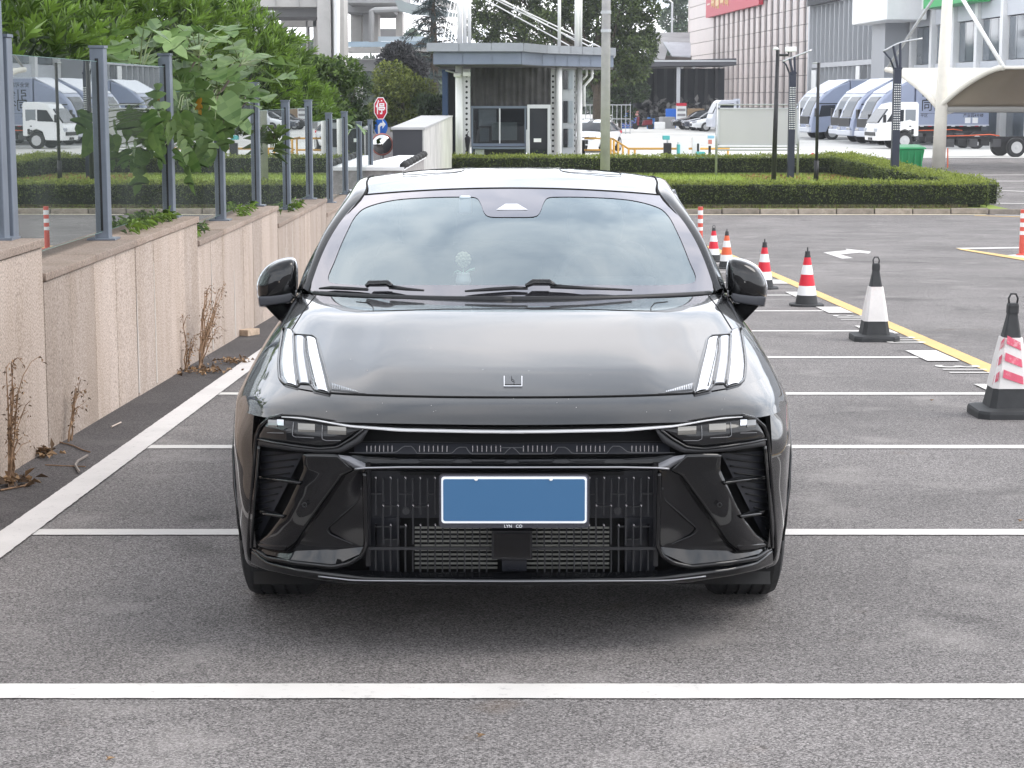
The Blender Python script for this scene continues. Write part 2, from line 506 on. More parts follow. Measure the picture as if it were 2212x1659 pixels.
    L(bp.outputs[0], b.inputs['Normal'])
    return m
M_ASPH = asphalt_mat('asphalt', (0.074, 0.068, 0.066), (0.40, 0.372, 0.362), split=-2.03, cell=205.0)

ys = [-60, -20, 0, 10, 20, 30, 43, 45.5, 48, 52.5, 56, 60, 68, 76, 90, 120, 200, 400, 900, 2500]
g = MB()
g.grid([[(x, y, gz(y)) for x in (-1500, -300, -60, -20, 0, 20, 60, 300, 1500)] for y in ys])
ground = g.build('asphalt_ground', M_ASPH); set_props(ground, kind='structure')

# pale concrete yard beyond the island
M_YARD = mat('yard_concrete', (0.62, 0.61, 0.58), 0.85, var=0.18, vs=0.15, dirt=(0.42, 0.41, 0.39), ds=0.25)
y_ = MB()
y_.grid([[(x, y, gz(y) + 0.012) for x in (-2, 20, 60, 200)] for y in (79, 90, 130, 200, 320)])
yard = y_.build('concrete_yard', M_YARD); set_props(yard, kind='structure')
y_ = MB()
y_.grid([[(x, y, gz(y) + 0.012) for x in (-2, 8.5, 11.2)] for y in (66.5, 72, 76, 78.9)])
y2 = y_.build('concrete_apron', M_YARD); set_props(y2, kind='structure')

# ------------------------------------------------------------------ road paint
def paint_mat(name, col, lo, wear=0.45):
    m = bpy.data.materials.new(name); m.use_nodes = True
    t = m.node_tree; b = t.nodes['Principled BSDF']; L = t.links.new
    g = t.nodes.new('ShaderNodeNewGeometry')
    n = t.nodes.new('ShaderNodeTexNoise'); n.inputs['Scale'].default_value = 26; n.inputs['Detail'].default_value = 8; n.inputs['Roughness'].default_value = 0.75
    L(g.outputs['Position'], n.inputs['Vector'])
    mr = t.nodes.new('ShaderNodeMapRange'); mr.inputs[1].default_value = 0.57; mr.inputs[2].default_value = 0.72; mr.inputs[3].default_value = 0; mr.inputs[4].default_value = wear * 1.3
    L(n.outputs['Fac'], mr.inputs[0])
    n2 = t.nodes.new('ShaderNodeTexNoise'); n2.inputs['Scale'].default_value = 3; n2.inputs['Detail'].default_value = 5
    L(g.outputs['Position'], n2.inputs['Vector'])
    m2 = t.nodes.new('ShaderNodeMapRange'); m2.inputs[1].default_value = 0.3; m2.inputs[2].default_value = 0.7; m2.inputs[3].default_value = 0.90; m2.inputs[4].default_value = 1.04
    L(n2.outputs['Fac'], m2.inputs[0])
    mx_ = t.nodes.new('ShaderNodeMixRGB'); mx_.inputs[1].default_value = (*col, 1); mx_.inputs[2].default_value = (*lo, 1); L(mr.outputs[0], mx_.inputs[0])
    mm = t.nodes.new('ShaderNodeMixRGB'); mm.blend_type = 'MULTIPLY'; mm.inputs[0].default_value = 1; L(mx_.outputs[0], mm.inputs[1]); L(m2.outputs[0], mm.inputs[2])
    L(mm.outputs[0], b.inputs['Base Color']); b.inputs['Roughness'].default_value = 0.7
    bp = t.nodes.new('ShaderNodeBump'); bp.inputs['Strength'].default_value = 0.3; bp.inputs['Distance'].default_value = 0.003
    L(n.outputs['Fac'], bp.inputs['Height']); L(bp.outputs[0], b.inputs['Normal'])
    return m
M_WHITE = paint_mat('white_road_paint', (0.66, 0.635, 0.605), (0.26, 0.245, 0.24))
M_WHITE_OLD = paint_mat('worn_white_road_paint', (0.64, 0.61, 0.59), (0.28, 0.26, 0.25), 0.6)
M_YELLOW = paint_mat('yellow_road_paint', (0.66, 0.44, 0.16), (0.40, 0.30, 0.18), 0.35)

def edge_jit(a, b, n, amp):
    return [(a[0] + (b[0]-a[0])*i/n + random.uniform(-amp, amp), a[1] + (b[1]-a[1])*i/n + random.uniform(-amp, amp)) for i in range(n + 1)]
def strip(name, a, b, wd, m, z=0.004, amp=0.0018, n=None):
    """painted band in the bay frame from a to b (centre line)"""
    d = Vector((b[0]-a[0], b[1]-a[1])); ln = d.length; d.normalize(); s = Vector((-d.y, d.x)) * wd / 2
    n = n or max(2, int(ln / 0.04))
    A = edge_jit((a[0]+s.x, a[1]+s.y), (b[0]+s.x, b[1]+s.y), n, amp)
    B = edge_jit((a[0]-s.x, a[1]-s.y), (b[0]-s.x, b[1]-s.y), n, amp)
    q = MB().grid([[T(x, y, z) for x, y in B], [T(x, y, z) for x, y in A]])
    o = q.build(name, m); set_props(o, kind='structure'); return o
def lx(x0, y):      # the bays run very slightly to the right
    return x0 + 0.006 * (y - 10)
for i in range(11):
    y = 5.437 + 2.425 * i
    x1 = lx(3.14, y)
    strip('parking_line', (lx(-1.94, y), y + (0.0 if i else 0.0)), (x1, y), 0.125 if i else 0.155, M_WHITE)
strip('bay_edge_line', (lx(-2.01, 2), 2.0), (lx(-2.01, 34), 34.0), 0.145, M_WHITE_OLD, z=0.008)
strip('yellow_lane_line', (lx(3.52, 4), 4.0), (lx(3.46, 36), 36.0), 0.15, M_YELLOW, z=0.005)
# broad white blocks and the painted bay numbers along the open ends of the bays
for i in range(1, 11):
    y = 5.437 + 2.425 * i
    strip('bay_corner_mark', (lx(3.27, y), y - 0.32), (lx(3.27, y), y + 0.52), 0.25, M_WHITE, z=0.0085, n=14)
    if 1 <= i <= 6:
        me = text_mesh('310' if i % 2 else '311', 0.46, 0.0, offset=0.004)
        yy = y - 0.92
        me.transform(Matrix.Scale(0.95, 4, (1, 0, 0)))
        me.transform(Matrix.Rotation(-math.pi / 2, 4, 'Z'))
        for v in me.vertices:
            q = T(v.co.x + lx(3.28, yy), v.co.y + yy, 0.006)
            v.co = q
        o = new_obj('painted_bay_number', me, None, M_WHITE); set_props(o, kind='structure')
def paint_poly(name, pts, m, z=0.005):
    vs = [T(*bay(*p), z) for p in pts]
    o = MB().add(vs, [tuple(range(len(vs)))]).build(name, m, fix=True)
    return set_props(o, kind='structure')
def k3(cx, cy):
    return ((1500 + cx / 2.751) / 1.0416, (330 + cy / 2.751) / 1.0416)
paint_poly('road_arrow', [k3(*p) for p in [(970, 656), (1116, 643), (1108, 633), (1266, 651), (1250, 664), (1196, 657), (1075, 669), (1153, 691), (1086, 695)][::-1]], M_WHITE_OLD)
paint_poly('road_edge_line', [k3(*p) for p in [(1788, 628), (2215, 622), (2215, 630), (1850, 636)][::-1]], M_WHITE_OLD)
paint_poly('yellow_divider_line', [k3(*p) for p in [(1790, 631), (1850, 637), (2300, 703), (2300, 722), (1820, 641)][::-1]], M_YELLOW, z=0.009)
paint_poly('delineator_pad', [k3(*p) for p in [(2085, 675), (2170, 668), (2290, 695), (2220, 700)][::-1]], M_WHITE_OLD, z=0.006)
# lines on the cross road, right of the island
def flat_strip(name, a, b, wd, m, dz=0.006):
    d = Vector((b[0]-a[0], b[1]-a[1])); ln = d.length; d.normalize(); s = Vector((-d.y, d.x)) * wd / 2
    n = max(2, int(ln / 1.0)); A = []; B = []
    for i in range(n + 1):
        x = a[0] + (b[0]-a[0])*i/n; y = a[1] + (b[1]-a[1])*i/n
        A.append((x + s.x, y + s.y, gz(y + s.y) + dz)); B.append((x - s.x, y - s.y, gz(y - s.y) + dz))
    o = MB().grid([B, A]).build(name, m); return set_props(o, kind='structure')
M_CREAM = paint_mat('cream_kerb_paint', (0.80, 0.72, 0.55), (0.42, 0.38, 0.32), 0.5)
flat_strip('kerb_edge_line', (-16, 50.75), (12.4, 51.0), 0.22, M_CREAM)
flat_strip('cross_road_line', (12.6, 55.0), (26, 53.4), 0.16, M_WHITE)
flat_strip('yellow_cross_road_line', (12.0, 50.6), (20, 46.2), 0.18, M_YELLOW)
flat_strip('cross_road_line', (12.6, 50.9), (24, 44.6), 0.15, M_WHITE)
flat_strip('cross_road_line', (13.0, 63.5), (30, 63.5), 0.2, M_WHITE)
flat_strip('cross_road_line', (13.3, 60.0), (22, 55.5), 0.18, M_WHITE)
flat_strip('cross_road_line', (13.5, 66.5), (30, 68.0), 0.2, M_WHITE)

# ------------------------------------------------------------------ island: kerb, lawn
M_KERB = mat('kerb_stone', (0.27, 0.235, 0.20), 0.9, var=0.25, vs=6, rand=0.18, dirt=(0.10, 0.085, 0.06), ds=4)
isl = thing('kerb', None, None, (0, 51.2, gz(51.2))); isl['kind'] = 'structure'
x = -15.0
proto = MB().box(-0.485, 0.485, -0.07, 0.07, 0, 0.15).build('kerb_stone', M_KERB, isl, bevel=0.015)
proto.location = (x, 0, 0)
for i in range(1, 29):
    c = proto.copy(); COL.objects.link(c); c.parent = isl
    c.location = (x + i, random.uniform(-.008, .008), random.uniform(-.012, .012)); c.rotation_euler = (0, 0, random.uniform(-.006, .006))
M_LAWN = bpy.data.materials.new('lawn_turf'); M_LAWN.use_nodes = True
t = M_LAWN.node_tree; b = t.nodes['Principled BSDF']
gg = t.nodes.new('ShaderNodeNewGeometry'); n = t.nodes.new('ShaderNodeTexNoise'); n.inputs['Scale'].default_value = 1.2; n.inputs['Detail'].default_value = 9; n.inputs['Roughness'].default_value = 0.75
t.links.new(gg.outputs['Position'], n.inputs['Vector'])
r = t.nodes.new('ShaderNodeValToRGB'); r.color_ramp.elements[0].position = 0.3; r.color_ramp.elements[0].color = (0.17, 0.235, 0.035, 1)
r.color_ramp.elements[1].position = 0.7; r.color_ramp.elements[1].color = (0.32, 0.41, 0.07, 1)
t.links.new(n.outputs['Fac'], r.inputs[0]); t.links.new(r.outputs[0], b.inputs['Base Color']); b.inputs['Roughness'].default_value = 0.9
ISL = [(51.27, -1.45), (52.6, -1.43), (54, -1.30), (56, -1.12), (58, -1.05), (62, -1.03), (66.3, -1.0)]
def isl_z(y):
    return float(np.interp(y, [p[0] for p in ISL], [p[1] for p in ISL]))
def isl_xr(y):
    return 13.1 - (y - 51.3) * 0.13
l = MB().grid([[(-16 + (isl_xr(y) + 16) * i / 24, y, isl_z(y)) for i in range(25)] for y in np.linspace(51.27, 66.3, 18)])
lawn = l.build('lawn', M_LAWN, smooth=True); set_props(lawn, kind='structure')
# side skirt of the island so that it is solid
l = MB().grid([[(isl_xr(y), y, gz(y) - 0.05) for y in np.linspace(51.27, 66.3, 18)], [(isl_xr(y) , y, isl_z(y)) for y in np.linspace(51.27, 66.3, 18)]])
sk = l.build('island_edge', M_KERB); set_props(sk, kind='structure')
# grass blades
n_ = 26000
gx = rng.uniform(-8, 12, n_); gy = rng.uniform(51.6, 65.5, n_)
keep = gx < 12.3 - (gy - 51.3) * 0.115
gx, gy = gx[keep], gy[keep]
P = np.stack([gx, gy, np.interp(gy, [p[0] for p in ISL], [p[1] for p in ISL])], 1)
D = rng.normal(size=P.shape) * 0.35 + np.array([0, 0, 1.0])
M_GRASS = leaf_mat('grass_blades', (0.18, 0.245, 0.035), (0.38, 0.47, 0.085))
grass = leaf_obj('grass', [leaves(P, D, 0.06 + 0.05 * rng.random(len(P)), 0.02 + 0.015 * rng.random(len(P)), rng.random(len(P)))], M_GRASS)
set_props(grass, 'short bright green grass on the island between the hedges', 'grass', kind='stuff')

# ------------------------------------------------------------------ hedges
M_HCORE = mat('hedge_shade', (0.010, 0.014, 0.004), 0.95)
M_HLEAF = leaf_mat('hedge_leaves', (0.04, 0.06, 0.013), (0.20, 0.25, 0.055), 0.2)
M_HTOP = leaf_mat('hedge_top_leaves', (0.13, 0.175, 0.024), (0.36, 0.42, 0.07), 0.3)  # lighter leaves spread over the hedge tops
M_TWIG = mat('twig_bark', (0.075, 0.052, 0.034), 0.9, var=0.3, vs=20)
def hedge(label, path, wd, h, zf, dens=420, sparse=0.12):
    pts = [Vector((p[0], p[1], zf(p[1]))) for p in path]
    root = thing('clipped_hedge', label, 'hedge', pts[0], group='clipped hedges round the island')
    core = MB(); rowsA = []
    for i, p in enumerate(pts):
        a = pts[max(0, i-1)]; b_ = pts[min(len(pts)-1, i+1)]
        d = (b_ - a); d.z = 0; d.normalize(); s = Vector((-d.y, d.x, 0))
        rowsA.append((p, s))
    rows = []
    k = 0.84
    for p, s in rowsA:
        z0 = Vector((0, 0, h * sparse)); z1 = Vector((0, 0, h * 0.93))
        rows.append([p + s*wd/2*k + z0, p + s*wd/2*k + z1, p - s*wd/2*k + z1, p - s*wd/2*k + z0])
    core.grid(rows, closed=True)
    m = len(rows)
    core.f.append((0, 1, 2, 3)); core.f.append(((m-1)*4+3, (m-1)*4+2, (m-1)*4+1, (m-1)*4))
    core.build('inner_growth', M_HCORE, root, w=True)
    # leaves over the faces
    out_s = []; out_t = []
    stems = MB()
    for i in range(len(rowsA) - 1):
        (p, s), (q, s2) = rowsA[i], rowsA[i+1]
        ln = (q - p).length
        def face(n, gen, up):
            u = rng.random(n)
            base = np.array(p)[None] * (1-u[:, None]) + np.array(q)[None] * u[:, None]
            off, nd = gen(n)
            P = base + off + rng.normal(size=(n, 3)) * np.array([0.025, 0.025, 0.022])
            bump = .035 * np.sin(P[:, 0] * 4.1 + P[:, 1] * 3.3) * np.sin(P[:, 2] * 7 + P[:, 0] * 1.7) + .03 * np.sin(P[:, 0] * 9.7 + P[:, 1] * 8 + P[:, 2] * 5)
            P = P + (nd if len(nd) == n else np.repeat(nd, n, 0)) * bump[:, None]
            D = nd + rng.normal(size=(n, 3)) * 0.75
            return P, D
        S = np.array(s)
        for sg in (1, -1):
            n = int(ln * h * dens)
            def gen(n, sg=sg):
                zz = rng.random(n) ** 0.75 * (h - 0.03) + 0.03
                thin = zz / h
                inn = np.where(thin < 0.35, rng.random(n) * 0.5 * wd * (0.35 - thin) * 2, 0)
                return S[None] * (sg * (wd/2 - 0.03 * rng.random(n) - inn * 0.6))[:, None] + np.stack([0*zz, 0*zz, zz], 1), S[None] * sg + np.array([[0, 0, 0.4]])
            P, D = face(n, gen, False)
            zrel = (P[:, 2] - p.z) / h
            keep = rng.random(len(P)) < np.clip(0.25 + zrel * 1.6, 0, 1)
            P, D = P[keep], D[keep]; n = len(P)
            out_s.append(leaves(P, D, 0.05 + 0.03 * rng.random(n), 0.028 + 0.016 * rng.random(n), np.clip(rng.random(n) * (.75 + .35 * np.sin(P[:, 0] * 2.3 + P[:, 2] * 4) * np.sin(P[:, 0] * .9 + 1)) + .05, 0, 1)))
        n = int(ln * wd * dens * 1.25)
        def gent(n):
            o_ = rng.random(n) * 2 - 1
            return S[None] * (o_ * wd/2)[:, None] + np.stack([0*o_, 0*o_, h - 0.02 + 0.035 * rng.random(n) + .11 * np.where(rng.random(n) > .965, rng.random(n), 0) - 0.05 * np.clip(abs(o_) - .8, 0, 1)], 1), np.array([[0, 0, 1.0]])
        P, D = face(n, gent, True); n = len(P)
        out_t.append(leaves(P, D, 0.05 + 0.035 * rng.random(n), 0.026 + 0.016 * rng.random(n), rng.random(n)))
        for k_ in range(int(ln / 0.13)):
            u = random.random(); c = p.lerp(q, u) + s * random.uniform(-wd/2*.8, wd/2*.8)
            e_ = c + Vector((random.uniform(-.08, .08), random.uniform(-.05, .05), h * 0.55))
            stems.tube([c, c.lerp(e_, .5) + Vector((random.uniform(-.02, .02), 0, 0)), e_], 0.008, 4, cap=False)
    # end caps of leaves
    for (p, s), sg in ((rowsA[0], -1), (rowsA[-1], 1)):
        d = Vector((s.y, -s.x, 0)) * sg
        n = int(wd * h * dens)
        off = np.array(s)[None] * ((rng.random(n) * 2 - 1) * wd/2)[:, None] + np.stack([0*rng.random(n), 0*rng.random(n), 0.04 + rng.random(n) * (h - .05)], 1)
        P = np.array(p)[None] + off + np.array(d)[None] * (0.02 * rng.random(n))[:, None]
        out_s.append(leaves(P, np.array(d)[None] + rng.normal(size=(n, 3)) * .7, 0.05 + 0.03 * rng.random(n), 0.028 + 0.014 * rng.random(n), rng.random(n) * .7))
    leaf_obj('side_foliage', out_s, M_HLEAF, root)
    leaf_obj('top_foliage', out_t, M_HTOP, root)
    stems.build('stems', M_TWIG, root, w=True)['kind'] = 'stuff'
    return root
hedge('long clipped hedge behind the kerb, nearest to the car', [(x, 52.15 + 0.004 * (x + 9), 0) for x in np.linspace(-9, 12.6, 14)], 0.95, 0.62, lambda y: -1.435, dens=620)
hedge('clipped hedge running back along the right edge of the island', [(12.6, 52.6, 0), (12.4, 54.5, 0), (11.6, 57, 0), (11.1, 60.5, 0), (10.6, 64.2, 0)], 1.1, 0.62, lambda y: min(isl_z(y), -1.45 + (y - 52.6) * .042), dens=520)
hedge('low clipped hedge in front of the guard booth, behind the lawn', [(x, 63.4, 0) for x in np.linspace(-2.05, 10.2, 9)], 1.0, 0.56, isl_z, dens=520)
# dry bark mulch and fallen leaves in the island corner
n_ = 900
P = np.stack([rng.uniform(7.2, 10.8, n_), rng.uniform(58.5, 62.6, n_), np.zeros(n_)], 1); P[:, 2] = np.interp(P[:, 1], [p[0] for p in ISL], [p[1] for p in ISL]) + 0.02
mul = leaf_obj('fallen_leaves', [leaves(P, rng.normal(size=(n_, 3)) * np.array([1, 1, .25]), 0.07 + .07 * rng.random(n_), .05 + .03 * rng.random(n_), rng.random(n_))],
               leaf_mat('dry_leaves', (0.12, 0.045, 0.015), (0.42, 0.20, 0.08), 0.1))
set_props(mul, 'dry brown leaves lying on the lawn by the lamp posts', 'leaves', kind='stuff')
# weeds along the kerb under the near hedge
n_ = 5200
P = np.stack([rng.uniform(-8, 12, n_), rng.uniform(51.2, 51.65, n_), np.full(n_, -1.44)], 1)
wd_ = leaf_obj('kerb_weeds', [leaves(P, rng.normal(size=(n_, 3)) * .5 + np.array([0, -.35, .8]), 
               .06 + .10 * rng.random(n_), .012 + .01 * rng.random(n_), rng.random(n_))],
               leaf_mat('weed_blades', (0.045, 0.05, 0.018), (0.22, 0.17, 0.09), 0.2))
set_props(wd_, 'straggling dry weeds leaning over the kerb below the hedge', 'weeds', kind='stuff')
# ================================================================== the black car
CAR0 = Vector((0, 7.5, 0))
car = thing('parked_car', 'black saloon car facing the camera, parked across the bays', 'car', T(*CAR0))
car.rotation_euler = (-TILT, 0, 0)
M_PAINT = mat('black_car_paint', (0.0035, 0.0037, 0.0045), 0.35, ior=1.3, coat=1.0, spec=0.1)
MATS['black_car_paint'].node_tree.nodes['Principled BSDF'].inputs['Coat IOR'].default_value = 1.5
MATS['black_car_paint'].node_tree.nodes['Principled BSDF'].inputs['Coat Roughness'].default_value = 0.02
M_PAINT2 = mat('painted_sky_sheen', (.10, .10, .11), .25, metal=.6, coat=1.0)
M_GLOSS = mat('gloss_black_trim', (0.004, 0.004, 0.005), 0.10, ior=1.5)
M_PLAST = mat('black_plastic', (0.010, 0.010, 0.012), 0.42, bump=0.05, bs=300)
M_GRILLE = mat('grille_plastic', (0.014, 0.015, 0.020), 0.45)
M_VOID = mat('dark_recess', (0.003, 0.003, 0.0035), 0.8)
M_CHROME = mat('bright_trim', (0.62, 0.62, 0.64), 0.18, metal=1.0)
M_STRIP = mat('light_strip', (0.60, 0.60, 0.61), 0.25, ior=1.5, coat=0.6)
M_LAMPW = mat('clear_lamp_lens', (0.55, 0.56, 0.59), 0.16, metal=0.6, ior=1.5, coat=.6)
M_LAMPG = mat('grey_lamp_lens', (0.40, 0.42, 0.46), 0.3, metal=0.0, coat=.5)
M_SMOKE = mat('smoked_lamp_cover', (0.012, 0.012, 0.013), 0.08, ior=1.45)
M_MODULE = mat('lamp_module', (0.24, 0.23, 0.21), 0.2, metal=0.4, coat=.5)
M_RUBBER = mat('tyre_rubber', (0.022, 0.022, 0.023), 0.75, var=0.25, vs=30, bump=0.1, bs=200)
M_SEAM = mat('panel_gap', (0.001, 0.001, 0.001), 0.9)
M_FRIT = glass_mat('black_glass_border', (0, 0, 0), 1.6, (0.93, 0.91, 0.96), base=0.29)
_t = M_FRIT.node_tree; _d = _t.nodes.new('ShaderNodeBsdfDiffuse'); _d.inputs['Color'].default_value = (.02, .02, .023, 1)
_m = [n for n in _t.nodes if n.type == 'MIX_SHADER'][0]; _t.links.new(_d.outputs[0], _m.inputs[1])
M_WSHIELD = glass_mat('windscreen_glass', (0.95, 0.98, 0.98), 1.6, (0.84, 0.95, 0.99), base=0.28)
M_SIDEG = glass_mat('side_window_glass', (0.10, 0.12, 0.12), 1.55, (0.95, 0.98, 1.0))
M_CABIN = mat('dark_cabin', (0.02, 0.022, 0.024), 0.7)
M_DASH = mat('dashboard_skin', (0.03, 0.034, 0.038), 0.6)

def cbuild(mb, name, m, parent=None, **kw):
    mb.v = [(p[0], p[1] - 7.5, p[2]) for p in mb.v]
    nv, nf = len(mb.v), len(mb.f)
    if getattr(mb, 'mirrored', False) and min(abs(p[0]) for p in mb.v) > 1e-3:
        a, b = MB(), MB()                              # one object for each side of the car
        a.v, a.f = mb.v[:nv//2], mb.f[:nf//2]
        b.v, b.f = mb.v[nv//2:], [tuple(i - nv//2 for i in f) for f in mb.f[nf//2:]]
        b.build(name, m, parent or car, **kw)
        return a.build(name, m, parent or car, **kw)
    return mb.build(name, m, parent or car, **kw)

# ---- front surface
PZ = [(0.18, 5.93), (0.22, 5.875), (0.26, 5.845), (0.40, 5.82), (0.55, 5.80), (0.62, 5.79), (0.70, 5.80), (0.745, 5.845), (0.785, 5.95)]
def prof(z):
    return float(np.interp(z, [p[0] for p in PZ], [p[1] for p in PZ]))
def plan(x):
    x = abs(x)
    return 0.10 * (x / 0.7) ** 2 + 0.35 * (max(0.0, x - 0.6) / 0.33) ** 2.5
def FY(x, z):
    return prof(z) + plan(x)
def fp(px, py, off=0.0):
    """measured picture point -> front of the car, off metres behind its skin (bay frame)"""
    d = ray(px, py, PT)
    Y = 5.9
    for _ in range(14):
        k = Y / d.y
        Y = 0.5 * Y + 0.5 * (FY(d.x * k, CAM_Z + d.z * k) + off)
    k = Y / d.y
    return Vector((d.x * k, Y, CAM_Z + d.z * k))
def c3(cx, cy):
    return (480.0 + cx / 3.0863, 787.2 + cy / 3.0863)
def resample(pl, n):
    pl = [np.array(p, float) for p in pl]
    d = [0.0]
    for a, b in zip(pl, pl[1:]):
        d.append(d[-1] + np.linalg.norm(b[:2] - a[:2]))
    d = np.array(d); t_ = np.linspace(0, d[-1], n)
    return [np.array([np.interp(s, d, [p[k] for p in pl]) for k in range(3)]) for s in t_]
def P3(l, off=0.0):
    return [(*c3(p[0], p[1]), p[2] if len(p) > 2 else off) for p in l]
def patch(A, B, nu=16, nv=8, bulge=0.0, rim=0.03):
    """skin between two picture polylines A and B (px, py, depth), with turned-back edges"""
    A = resample(A, nu); B = resample(B, nu); rows = []
    for j in range(nv):
        s = j / (nv - 1); r_ = []
        for i in range(nu):
            q = A[i] * (1 - s) + B[i] * s
            r_.append(fp(q[0], q[1], q[2] - bulge * math.sin(math.pi * s)))
        rows.append(r_)
    mb = MB()
    if rim:
        back = Vector((0, rim, 0))
        top = [p + back for p in rows[0]]; bot = [p + back for p in rows[-1]]
        rows = [top] + rows + [bot]
        rows = [[r_[0] + (back if 0 < k < len(rows)-1 else Vector())] + r_ + [r_[-1] + (back if 0 < k < len(rows)-1 else Vector())] for k, r_ in enumerate(rows)]
    mb.grid(rows)
    return mb

# ---- outer skin by horizontal rows from the nose round to the tail
def row(pts):
    return np.array(pts, float)
def low(z, xs):      # xs: x of columns 5..10
    p = [(x, FY(x, z), z) for x in (0, .30, .55, .72, .815)]
    p += [(xs[0], FY(xs[0], z) + 0.01, z), (xs[1], 6.56, z), (xs[2], 7.1, z), (xs[3], 7.75, z), (xs[4], 9.0, z), (xs[5], 10.05, z), (xs[5] - .12, 10.50, z), (0, 10.63, z)]
    return row(p)
ROWS = [
    low(0.21, (.868, .912, .922, .915, .905, .905)),
    low(0.35, (.882, .928, .942, .930, .922, .928)),
    low(0.50, (.888, .938, .951, .937, .930, .936)),
    low(0.62, (.889, .938, .952, .938, .930, .938)),
    row([(0, 5.788, .724), (.30, 5.812, .724), (.55, 5.872, .722), (.72, 5.975, .718), (.815, 6.095, .714), (.878, 6.28, .71), (.934, 6.56, .71), (.949, 7.1, .71), (.936, 7.75, .71), (.924, 9.0, .71), (.934, 10.05, .71), (.81, 10.50, .71), (0, 10.63, .71)]),
    row([(0, 5.862, .756), (.30, 5.886, .756), (.55, 5.950, .755), (.72, 6.055, .753), (.812, 6.165, .749), (.872, 6.34, .75), (.922, 6.62, .752), (.941, 7.12, .755), (.931, 7.75, .757), (.917, 9, .76), (.928, 10.06, .77), (.80, 10.52, .77), (0, 10.66, .77)]),
    row([(0, 5.955, .787), (.30, 5.98, .787), (.55, 6.05, .788), (.70, 6.165, .791), (.79, 6.31, .795), (.852, 6.48, .799), (.903, 6.75, .806), (.925, 7.17, .813), (.921, 7.75, .82), (.907, 9, .83), (.915, 10.07, .85), (.78, 10.54, .86), (0, 10.69, .86)]),
    row([(0, 6.18, .842), (.30, 6.20, .842), (.55, 6.265, .843), (.685, 6.365, .843), (.772, 6.50, .849), (.83, 6.66, .855), (.876, 6.90, .863), (.903, 7.27, .872), (.906, 7.8, .88), (.895, 9, .895), (.90, 10.07, .92), (.76, 10.54, .93), (0, 10.70, .93)]),
    row([(0, 6.47, .906), (.30, 6.485, .906), (.55, 6.555, .908), (.668, 6.645, .908), (.750, 6.76, .911), (.805, 6.90, .914), (.848, 7.11, .917), (.876, 7.42, .924), (.886, 7.83, .93), (.88, 9, .945), (.88, 10.05, .97), (.73, 10.52, .98), (0, 10.70, .985)]),
    row([(0, 6.80, .972), (.30, 6.815, .972), (.54, 6.865, .973), (.652, 6.94, .973), (.728, 7.03, .973), (.782, 7.145, .971), (.825, 7.31, .969), (.852, 7.55, .968), (.868, 7.88, .971), (.866, 9, .98), (.85, 10.03, 1.005), (.67, 10.49, 1.015), (0, 10.66, 1.025)]),
    row([(0, 7.11, 1.008), (.30, 7.13, 1.008), (.53, 7.19, 1.008), (.642, 7.255, 1.008), (.715, 7.335, 1.007), (.768, 7.43, 1.006), (.808, 7.55, 1.004), (.838, 7.71, 1.002), (.857, 7.97, 1.002), (.858, 9, 1.009), (.82, 10.0, 1.03), (.60, 10.45, 1.04), (0, 10.61, 1.05)]),
]
def catmull(a, sub):
    """a: (n, ...) -> refined along axis 0"""
    n = len(a); outp = []
    for i in range(n - 1):
        p0 = a[i-1] if i > 0 else 2*a[0] - a[1]
        p1, p2 = a[i], a[i+1]
        p3 = a[i+2] if i + 2 < n else 2*a[-1] - a[-2]
        for k in range(sub):
            t_ = k / sub
            outp.append(0.5 * ((2*p1) + (-p0 + p2)*t_ + (2*p0 - 5*p1 + 4*p2 - p3)*t_*t_ + (-p0 + 3*p1 - 3*p2 + p3)*t_**3))
    outp.append(a[-1])
    return np.array(outp)
A_ = np.array(ROWS)                                    # rows, cols, 3
# symmetric tangent at x = 0
m0 = A_[:, 1:2] * np.array([-1, 1, 1]); m1 = A_[:, -2:-1] * np.array([-1, 1, 1])
A_ = np.concatenate([m0, A_, m1], axis=1)
SUBC, SUBR = 8, 6
Bc = catmull(np.swapaxes(A_, 0, 1), SUBC)              # along columns
Bc = Bc[SUBC:-SUBC]
Bc = np.swapaxes(Bc, 0, 1)
SKa = catmull(Bc, SUBR)                                # rows refined, rounded over the strip line
SKb = np.concatenate([catmull(Bc[:5], SUBR)[:-1], catmull(Bc[4:], SUBR)])   # with an edge at the strip line
wj = np.clip((np.arange(Bc.shape[1]) - 4.2 * SUBC) / (2.2 * SUBC), 0, 1)[None, :, None]; wj = wj * wj * (3 - 2 * wj)
SK = SKb * (1 - wj) + SKa * wj
SK[:, 0, 0] = 0; SK[:, -1, 0] = 0
NR, NC = SK.shape[:2]
for i in range(6 * 6, NR):                             # raised middle of the bonnet with a soft crease on each side
    f = min(1, (i - 36) / 6) * min(1, (NR - 1 - i) / 5)
    for j in range(NC):
        x, y, z = SK[i, j]
        if y < 8: SK[i, j, 2] += .007 * f * (1 - np.clip((x - .43) / .075, 0, 1) ** 1.0)
WHEELS = [(6.75, 0.336), (9.55, 0.336)]
ARCH = 0.372
for i in range(NR):                                    # pull the skin onto the wheel-arch circles
    for j in range(NC):
        x, y, z = SK[i, j]
        if x < 0.6: continue
        for wy, wz in WHEELS:
            dd = math.hypot(y - wy, z - wz)
            if abs(dd - ARCH) < 0.03 and dd > 1e-6:
                SK[i, j, 1] = wy + (y - wy) * ARCH / dd; SK[i, j, 2] = wz + (z - wz) * ARCH / dd
r_strip = 4 * SUBR; r_hood = 6 * SUBR; c_corner = 4 * SUBC
